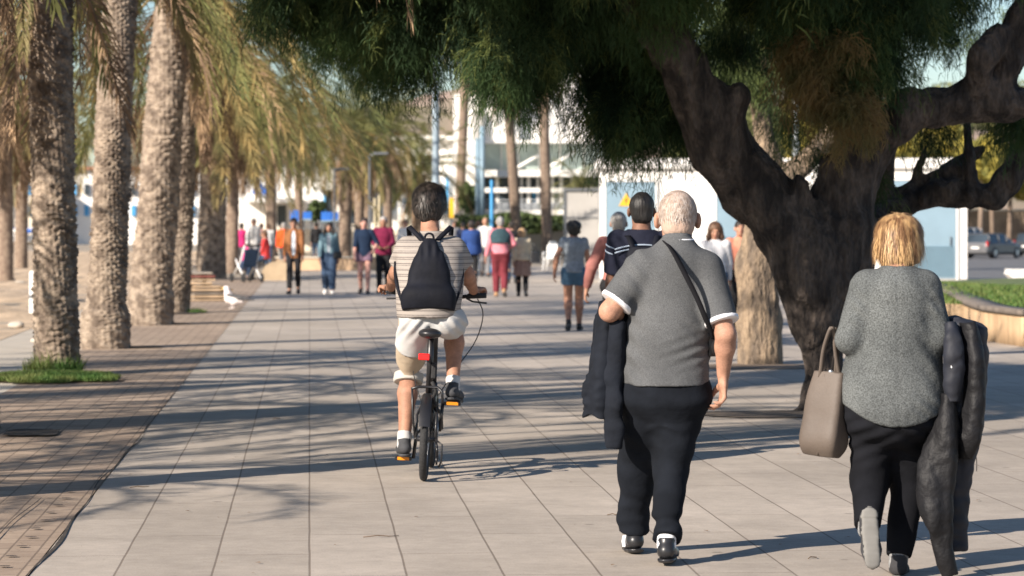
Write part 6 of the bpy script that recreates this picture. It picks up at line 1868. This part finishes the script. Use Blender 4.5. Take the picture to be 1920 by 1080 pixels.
# long beige leg of the shorts under the white, on the left; the white hangs lower on the outside
S = SDF(J['knL'] - .3, J['hipL'] + .2, .008); S.cone(J['hipL'], J['knL'], .104, .092, .03); S.cone(J['knL'], J['knL'] + (J['ankL'] - J['knL']) * .13, .092, .090, .02, capb=True)
S.warp(wrinkles(.004, 18, 47)); S.build("beige_shorts_leg", m_beige, cyc)
p_ = J['knL'] + (J['ankL'] - J['knL']) * .10; u_ = unit(J['ankL'] - J['knL'])
S = SDF(p_ - .15, p_ + .15, .006); S.cone(p_ - u_ * .03, p_ + u_ * .03, .0925, .0915, 0, capa=True, capb=True); S.warp(wrinkles(.003, 30, 48)); S.build("turned_up_hem", mat("pale_hem", (.42, .40, .36), .95, .06, 8), cyc)
S = SDF(V(735, 660, 18.5) - .15, V(872, 500, 18.0) + .15, .008)
S.loft(V(767, 655, 18.14), V(766, 520, 18.14), (1, 0, 0), [(0, 0, .05, .088, .13), (.4, .005, 0, .105, .15), (.8, .02, 0, .09, .14), (1, .03, 0, .06, .12)], .04)
S.loft(V(846, 640, 18.18), V(842, 520, 18.14), (1, 0, 0), [(0, 0, .08, .072, .14), (.4, -.002, 0, .085, .15), (.8, -.02, 0, .08, .14), (1, -.03, 0, .05, .12)], .04)
S.warp(lambda X, Y, Z: .007 * pnoise(X, Y, Z, 9, 49) + .006 * np.sin((X * 1.2 + Z * .5) * 80)); S.build("loose_white_shirt_tail", m_off, cyc)
# backpack
bp_ = thing("backpack", "black drawstring style backpack on the cyclist's back", "backpack", LM + V(805, 520, 17.98) * [1, 1, 0])
o_ = LM - np.array(bp_.location)
m_pack = mat("black_pack_leather", (.006, .007, .012), .75, .25, 6, bump=.25, bscale=16, spec=.2)
A = V(803, 582, 18.02) + o_; B = V(805, 448, 18.14) + o_
S = SDF(np.minimum(A, B) - .26, np.maximum(A, B) + .26, .006)
S.loft(A, B, (1, 0, 0), [(0, 0, 0, .160, .062), (.06, 0, 0, .168, .080), (.27, 0, -.004, .158, .085), (.31, 0, 0, .146, .078), (.55, 0, 0, .125, .080), (.8, 0, 0, .082, .062), (.93, 0, 0, .050, .046), (1, 0, 0, .034, .03)], 0, e=2.8)
S.warp(lambda X, Y, Z: .003 * pnoise(X, Y, Z, 14, 51) + .004 * np.sin(X * 130) * np.exp(-((Z - B[2] + .06) / .05) ** 2)); S.build("bag_body", m_pack, bp_)
z_ = A + (B - A) * .29; mb = MB(); mb.tube([z_ + np.array([x, -.088 + .33 * abs(x) ** 1.7 * 2.2, 0]) for x in np.linspace(-.13, .13, 13)], .0035, 6); mb.build("zip", m_alu, bp_)
mb = MB(); mb.tube(curve([B + [-.03, -.01, -.02], B + [-.025, -.02, .035], B + [.025, -.02, .035], B + [.03, -.01, -.02]], 14), .007, 6); mb.build("carry_loop", m_pack, bp_)
for sx, px in ((-1, 768), (1, 845)):
    ribbon("shoulder_strap", curve([B + [sx * .01, .01, -.05], V(806 + sx * 18, 440 + (0), 18.185) + o_ + [0, 0, -.02], V(px, 420 + 6, 18.25) + o_, V(px + sx * 2, 424, 18.34) + o_ + [0, 0, .0], V(px, 445, 18.42) + o_], 18), .030, (1, 0, -.6 * sx), m_pack, bp_, .004)
    ribbon("lower_strap", curve([V(804 + sx * 46, 575, 18.03) + o_, V(804 + sx * 58, 545, 18.06) + o_, V(804 + sx * 64, 515, 18.14) + o_, V(804 + sx * 62, 490, 18.24) + o_], 12), .020, (1, 0, .4), m_pack, bp_, .003)

# ------------------------------------------------------------ the other walkers
BACK, FRONT = 0.0, math.pi
def C(n, c, **k): return cloth(n, c, **k)
m_jeans = C("blue_jeans", (.045, .075, .13)); m_blackc = C("black_cloth", (.018, .018, .020)); m_sh = mat("dark_shoes", (.03, .025, .022), .7, .2, 10); m_wsh = mat("white_shoes", (.7, .68, .65), .7, .05)
WALK = "people strolling along the promenade"
def at(px, d): return (XA(px, d), d, 0)

# tall man in the striped shirt just ahead of the old man
m_stripe = C("navy_jersey", (.012, .014, .028))
pman, J1 = make_person("dark haired man in navy shirt with pale shoulder stripes, just ahead of the old man", at(1203, 20.4), 0, 1.79, [
    dict(k='top', name='striped_shirt', m=m_stripe, hem=.88, slen=.8, ease=.014), dict(k='trousers', m=m_blackc, waist=.93), dict(k='shoes', m=m_sh)], g=1.10, skin=SK_D, hair=('short', H_BLACK), res=.010, hs=1.0, lead='R', seed=61, face=True)
m_ps = mat("pale_blue_stripe", (.35, .42, .52), .9, .05)
for sx, q in ((-1, 'L'), (1, 'R')):
    sh, el = J1['sh' + q], J1['el' + q]
    for f in (.12, .27):
        p_ = sh + (el - sh) * f; u_ = unit(el - sh); S = SDF(p_ - .13, p_ + .13, .006)
        S.cone(p_ - u_ * .006, p_ + u_ * .006, .0795, .0795, 0, capa=True, capb=True); S.build("sleeve_stripe", m_ps, pman)
for z in (1.405, 1.43):
    mb = MB(); mb.tube([(x, -.118 - .02 * (1 - abs(x) * 5) + .55 * abs(x) ** 2, z - .75 * abs(x) ** 2 * 1.2) for x in np.linspace(-.19, .19, 17)], .006, 6); mb.build("back_stripe", m_ps, pman)
bt_ = thing("backpack", "small dark backpack on the man in the navy striped shirt", "backpack", at(1206, 20.22))
S = SDF((-.2, -.16, 1.0), (.2, .16, 1.5), .009); S.loft((0, 0, 1.05), (0, 0, 1.42), (1, 0, 0), [(0, 0, 0, .13, .06), (.2, 0, 0, .15, .08), (.7, 0, 0, .13, .075), (1, 0, 0, .09, .04)], 0, e=3); S.warp(wrinkles(.003, 20, 3)); S.build("bag_body", m_pack, bt_)
for sx in (-1, 1): ribbon("shoulder_strap", curve([(sx * .07, -.02, 1.40), (sx * .10, .05, 1.50), (sx * .11, .16, 1.49), (sx * .12, .25, 1.40)], 12), .035, (1, 0, 0), m_pack, bt_, .004)

make_person("grey haired person in a dusty red shirt, left of the man in navy stripes", at(1160, 30.5), 0, 1.70, [
    dict(k='top', name='shirt', m=C("dusty_red_shirt", (.36, .15, .13)), hem=.84, sleeve='long'), dict(k='trousers', m=m_blackc), dict(k='shoes', m=m_sh)], g=1.05, hair=('short', H_GREY), res=.011, wr=dict(wrL=(-.33, .02, .90)), seed=62)
make_person("woman with short dark curly hair in grey tee and denim shorts, walking away alone", at(1076, 43.4), 0, 1.62, [
    dict(k='top', name='grey_tee', m=C("light_grey_tee", (.22, .25, .28), fine=.2, fscale=60), hem=.90, slen=.45, flare=.01), dict(k='shorts', name='denim_shorts', m=C("denim", (.06, .12, .19)), len=.42, r=(.108, .10), waist=.98),
    dict(k='shoes', name='sandal', m=m_sh)], g=1.06, skin=SK_T, hair=('curly', H_BLACK), res=.012, step=.22, lead='R', swing=.6, wr=dict(wrL=(-.30, -.02, .90), wrR=(.27, .08, .86)), seed=63, hs=1.0, limbs=dict(th=.098, kn=.062, ca=.062))
make_person("young woman with long brown wavy hair in white, looking down, facing the camera", at(1341, 39.5), FRONT, 1.60, [
    dict(k='top', name='white_blouse', m=C("white_cotton", (.66, .66, .68)), hem=.80, sleeve='long', flare=.02), dict(k='trousers', m=m_jeans), dict(k='shoes', m=m_wsh)], skin=SK_L, hair=('long', H_BROWN), res=.011, face=True, headpitch=-.35, seed=64)
make_person("person in a salmon top mostly hidden by the pale tree trunk", at(1388, 41), FRONT, 1.63, [
    dict(k='top', name='salmon_top', m=C("salmon_knit", (.62, .24, .16)), hem=.80, sleeve='long'), dict(k='trousers', m=m_blackc), dict(k='shoes', m=m_sh)], hair=('tied', H_DARK), face=True, seed=65)

# oncoming four
p_, _ = make_person("woman in rust brown open jacket and pale tee with black cropped trousers, oncoming", at(551, 66.3), FRONT, 1.72, [
    dict(k='top', name='pale_tee', m=C("pale_tee", (.55, .60, .66)), hem=.86, slen=.5, ease=.004), dict(k='top', name='jacket', m=C("rust_jacket", (.26, .11, .045)), hem=.80, sleeve='long', ease=.024, open=True),
    dict(k='trousers', m=m_blackc, len=.90), dict(k='shoes', m=m_sh)], hair=('tied', H_BLACK), face=True, skin=SK_L, lead='R', step=.35, seed=66)
p_, _ = make_person("woman with long dark hair in open denim jacket and jeans, oncoming with bag", at(617, 66.3), FRONT, 1.62, [
    dict(k='top', name='grey_tee', m=C("greyish_tee", (.42, .46, .50)), hem=.92, slen=.5, ease=.004), dict(k='top', name='denim_jacket', m=C("faded_denim", (.17, .27, .31)), hem=.92, sleeve='long', ease=.022, open=True),
    dict(k='trousers', m=m_jeans, waist=1.03, r=(.115, .088, .08)), dict(k='shoes', m=m_wsh)], hair=('long', H_DARK), face=True, lead='L', step=.3, seed=67)
hb = thing("handbag", "small dark handbag at the hip of the woman in the denim jacket", "bag", at(633, 66.1))
S = SDF((-.16, -.1, .7), (.16, .1, 1.1), .012); S.loft((0, 0, .80), (0, 0, .96), (1, 0, 0), [(0, 0, 0, .10, .04), (1, 0, 0, .09, .035)], 0, e=4); S.build("bag_body", m_blk, hb); ribbon("strap", curve([(.06, 0, .95), (.0, -.02, 1.35), (-.03, 0, 1.42)], 8), .02, (1, 0, 0), m_blk, hb)
make_person("man in navy sweater and dark shorts with bare legs, oncoming beside burgundy shirt", at(683, 66.3), FRONT, 1.72, [
    dict(k='top', name='navy_sweater', m=C("navy_sweater", (.012, .025, .055)), hem=.84, sleeve='half', ease=.02), dict(k='shorts', name='plum_shorts', m=C("plum_shorts", (.16, .10, .14)), len=.45, r=(.105, .10)), dict(k='shoes', m=m_sh)],
    g=1.02, skin=skin_mat("pinkish_skin", (.55, .29, .23)), hair=('short', H_DARK), face=True, lead='L', step=.3, wr=dict(wrL=(-.24, .20, 1.0)), seed=68)
make_person("grey haired man in burgundy shirt and black trousers, hands together, oncoming", at(719, 67.5), FRONT, 1.76, [
    dict(k='top', name='burgundy_shirt', m=C("burgundy_shirt", (.17, .015, .05)), hem=.84, sleeve='long', ease=.018), dict(k='trousers', m=m_blackc), dict(k='shoes', m=m_sh)], g=1.08, skin=SK_T, hair=('short', H_GREY), face=True, lead='R', step=.25,
    wr=dict(wrL=(-.12, .24, 1.02), wrR=(.10, .24, 1.02)), seed=69)
# walking away, mid distance
make_person("person in royal blue jacket and black trousers walking away right of the cyclist", at(884, 72.5), 0, 1.68, [
    dict(k='top', name='blue_jacket', m=C("royal_blue_jacket", (.025, .06, .20)), hem=.84, sleeve='long', ease=.03), dict(k='trousers', m=m_blackc), dict(k='shoes', m=m_sh)], g=1.1, skin=SK_T, hair=('short', H_DARK), seed=70)
p_, _ = make_person("grey haired person in pink sweater and maroon trousers walking away, teal pullover on shoulders", at(938, 63.5), 0, 1.74, [
    dict(k='top', name='pink_sweater', m=C("pink_sweater", (.62, .22, .26)), hem=.92, sleeve='long', ease=.016), dict(k='trousers', name='maroon_trousers', m=C("maroon_cloth", (.17, .03, .04)), r=(.112, .086, .068)), dict(k='shoes', m=mat("tan_shoes", (.35, .2, .1), .7, .1))],
    g=1.08, hair=('short', H_GREY), seed=71, step=.3, wr=dict(wrL=(-.30, .02, .86), wrR=(.22, .25, 1.05)))
pl = thing("pullover", "dark teal pullover draped over the shoulders of the person in pink", "pullover", at(938, 63.5))
S = SDF((-.34, -.26, 1.1), (.34, .26, 1.62), .012); S.loft((0, -.015, 1.17), (0, -.015, 1.49), (1, 0, 0), [(0, 0, 0, .205, .15), (.5, 0, 0, .225, .152), (.8, 0, 0, .18, .125), (1, 0, 0, .09, .085)], 0)
S.cut((0, .11, 0), (0, 1, 0)); S.warp(wrinkles(.006, 16, 6)); S.build("knit", C("dark_teal_knit", (.035, .07, .085)), pl)
make_person("short blond woman in cream coat and taupe hem walking away", at(979, 64), 0, 1.50, [
    dict(k='top', name='cream_coat', m=C("cream_coat", (.60, .50, .36)), hem=.90, sleeve='long', ease=.035, flare=.02), dict(k='skirt', name='taupe_coat_hem', m=C("taupe_cloth", (.27, .18, .15)), hem=.52, waist=.92, w=.215), dict(k='trousers', m=m_blackc), dict(k='shoes', m=m_blackc)],
    hair=('bob', hairm("sandy_hair", (.45, .30, .16), (.25, .15, .08))), seed=72, step=.3)
hb = thing("handbag", "dark handbag hanging at the right side of the cream coat", "bag", at(1003, 63.7))
S = SDF((-.2, -.12, .6), (.2, .12, 1.1), .012); S.loft((0, 0, .74), (0, 0, .98), (1, 0, 0), [(0, 0, 0, .12, .05), (1, 0, 0, .10, .04)], 0, e=4); S.build("bag_body", m_blk, hb); ribbon("strap", curve([(.05, 0, .97), (-.02, .02, 1.25), (-.06, 0, .97)], 10), .02, (1, 0, 0), m_blk, hb)

# farther walkers, small in the picture
def far(label, px, d, yaw, h, top, bottom, hair, skin=SK_L, seed=0, sleeve='long', **k):
    return make_person(label, at(px, d), yaw, h, [dict(k='top', name='top', m=top, hem=.84, sleeve=sleeve, ease=.02), dict(k='trousers', m=bottom), dict(k='shoes', m=m_sh)], skin=skin, hair=hair, res=.018, seed=seed, fat=1.6, name_group=WALK, **k)
m_whc = C("white_shirt_cloth", (.66, .65, .63)); m_mag = C("magenta_cloth", (.55, .03, .16)); m_pnk = C("pale_pink_cloth", (.66, .35, .32)); m_orc = C("orange_red_cloth", (.80, .09, .02)); m_gr = C("mid_grey_cloth", (.18, .18, .19))
far("far person in magenta top beside the palm trunk at the left", 453, 100, BACK, 1.62, m_mag, m_gr, ('short', H_DARK), seed=81)
far("far grey haired person in white shirt right of the magenta top", 476, 98, FRONT, 1.78, m_whc, m_gr, ('short', H_GREY), seed=82)
far("far person in pale pink top with dark trousers, right of the white shirt", 490, 103, BACK, 1.62, m_pnk, m_blackc, ('short', H_BROWN), seed=83)
far("far person in bright orange red jacket behind the woman in the brown jacket", 532, 96, BACK, 1.64, m_orc, m_gr, ('short', H_GREY), seed=84, g=1.25)
far("far person in white shirt behind the burgundy shirt man and the cyclist", 760, 90, FRONT, 1.72, m_whc, m_jeans, ('short', H_BROWN), seed=85)
far("far bald person in white shirt between blue jacket and pink sweater", 910, 88, FRONT, 1.78, m_whc, m_gr, ('bald', H_WHITE), seed=86)
far("far person with brown hair beside the blue jacket walker", 897, 92, BACK, 1.70, C("beige_cloth", (.5, .4, .3)), m_jeans, ('short', H_BROWN), seed=87)
far("far person in dark jacket just right of the pink sweater walker", 960, 78, BACK, 1.66, m_blackc, m_jeans, ('short', H_DARK), seed=88)
far("far person in navy beside the slim palm, left of blue jacket", 868, 100, BACK, 1.66, C("navy_cloth", (.02, .03, .07)), m_gr, ('short', H_DARK), seed=89)
far("far person in dark clothes seen between the denim jacket woman and the palm", 593, 118, BACK, 1.66, m_blackc, m_jeans, ('short', H_DARK), seed=90)
far("far person in grey behind the yellow sign", 851, 112, FRONT, 1.70, m_gr, m_blackc, ('short', H_DARK), seed=91)
far("far person in white at the left edge of the promenade by the slender palm", 503, 108, BACK, 1.6, m_whc, m_jeans, ('short', H_BROWN), seed=92)

# seated pair by the rounded seat and the pushchair
def seated(label, px, d, yaw, h, top, bottom, hair, skin=SK_L, seat=.45, seed=0, res=.014, zoff=0.):
    s = h / 1.7
    J = dict(hipL=(-.09, 0, seat + .09), hipR=(.09, 0, seat + .09), ankL=(-.10, .48, .09 + zoff), ankR=(.12, .40, .09 + zoff), shL=(-.17, .0, seat + .56), shR=(.17, .0, seat + .56), wrL=(-.14, .30, seat + .24), wrR=(.14, .30, seat + .24),
             neck=(0, 0, seat + .62), head=(0, .03, seat + .755))
    J = {k: np.array(v) * [s, s, 1] for k, v in J.items()}
    for k in ('sh', 'wr'):
        for q in 'LR': J[k + q][2] = seat + (J[k + q][2] - seat) * s
    J['neck'][2] = seat + .62 * s; J['head'][2] = seat + .755 * s
    for q in 'LR':
        J['kn' + q] = ik(J['hip' + q], J['ank' + q], .43 * s, .42 * s, (0, .3, 1)); J['el' + q] = ik(J['sh' + q], J['wr' + q], .28 * s, .25 * s, (0, -1, -.3))
    sc_ = [(seat + z * s, 0, -.01, w * s, dd * s) for z, w, dd in ((.0, .15, .12), (.08, .165, .12), (.2, .15, .11), (.35, .15, .105), (.48, .165, .10), (.56, .13, .08), (.62, .07, .06), (.66, .05, .05))]
    return make_person(label, at(px, d), yaw, h, [dict(k='top', name='top', m=top, hem=seat + .04, neckz=seat + .62 * s, sleeve='long', ease=.02), dict(k='trousers', m=bottom, waist=seat + .16, crotch=seat + .01), dict(k='shoes', m=m_sh)],
                       J=J, secs=sc_, raw=True, skin=skin, hair=hair, res=res, seed=seed, fat=1.3)
seated("person in red top and blue jeans seated on the rounded concrete seat, knees up", 497, 83.0, 1.45, 1.66, C("red_top", (.55, .05, .05)), m_jeans, ('short', H_BROWN), seat=.56, seed=93)
loc = np.array(at(463, 80)); st_ = thing("pushchair", "white framed pushchair with a child in pink, left of the rounded seat", "pushchair", loc, .5)
for sx in (-1, 1):
    mb = MB(); mb.tube([(sx * .24, .42, .12), (sx * .24, -.1, .55), (sx * .24, -.40, 1.0)], .022, 8); mb.tube([(sx * .24, -.38, .12), (sx * .24, .05, .45), (sx * .24, .2, .62)], .022, 8); mb.build("frame_side", m_plastic, st_)
    for y in (.42, -.38):
        mb = MB(); mb.lathe([(.03, -.02), (.12, -.02), (.125, 0), (.12, .02), (.03, .02)], 18, (sx * .27, y, .125), 'x'); mb.build("wheel", m_tyre, st_)
mb = MB(); mb.tube([(-.24, -.40, 1.0), (.24, -.40, 1.0)], .024, 8); mb.build("push_bar", m_tyre, st_)
mb = MB(); mb.prism([(-.2, .40), (.2, .40), (.2, .45), (-.2, .45)], -.12, .22); mb.build("seat", m_jeans, st_)
mb = MB(); mb.box(-.2, .2, -.02, .02, 0, .5, R=rotm(0, .45), o=(0, -.14, .44)); mb.build("backrest", m_jeans, st_)
seated("child in bright pink jacket and hat sitting in the pushchair", 463, 80.05, .5, .95, C("bright_pink", (.85, .05, .25)), C("child_trousers", (.08, .10, .2)), ('thick', C("pink_hat", (.85, .12, .30))), seat=.46, seed=94, zoff=.20)

# ------------------------------------------------------------ the seagull
gl = G(437, 579); gt = thing("seagull", "white seagull with dark grey folded wings standing at the edge of the bricks", "bird", gl, math.radians(75))
m_gw = mat("white_feathers", (.82, .74, .72), .8, .04); m_gg = mat("grey_feathers", (.07, .07, .075), .8, .15, 20)
gt.scale = (1.2, 1.2, 1.12)
S = SDF((-.14, -.36, .0), (.14, .22, .44), .007)
S.chain([((0, -.14, .13), .045), ((0, -.04, .135), .080), ((0, .05, .17), .080), ((0, .085, .25), .052), ((0, .10, .32), .042)], .03); S.ell((0, .11, .345), (.038, .048, .038))
S.cone((0, -.14, .16), (0, -.27, .14), .035, .018, .03, flat=((0, 0, 1), 1.8))
for sx in (-1, 1): S.chain([((sx * .035, .0, .12), .02), ((sx * .035, .01, .06), .007), ((sx * .035, .0, .01), .006), ((sx * .035, .05, .006), .009)], .005)
S.build("body", m_gw, gt)
for sx in (-1, 1):
    S = SDF((-.14, -.40, .05), (.14, .14, .32), .007); S.cone((sx * .055, .05, .205), (sx * .05, -.14, .18), .052, .04, .01, flat=((1, 0, 0), 2.4)); S.cone((sx * .05, -.14, .18), (sx * .015, -.33, .145), .035, .010, .01, flat=((1, 0, 0), 2)); S.build("wing", m_gg, gt)
    mb = MB(); mb.lathe([(0, -.004), (.005, 0), (0, .004)], 8, (sx * .036, .13, .352), 'x'); mb.build("eye", m_dark, gt)
mb = MB(); mb.tube([(0, .145, .342), (0, .18, .338), (0, .20, .328)], [.012, .009, .003], 8); mb.build("beak", mat("yellow_beak", (.7, .45, .05), .5, .05), gt)
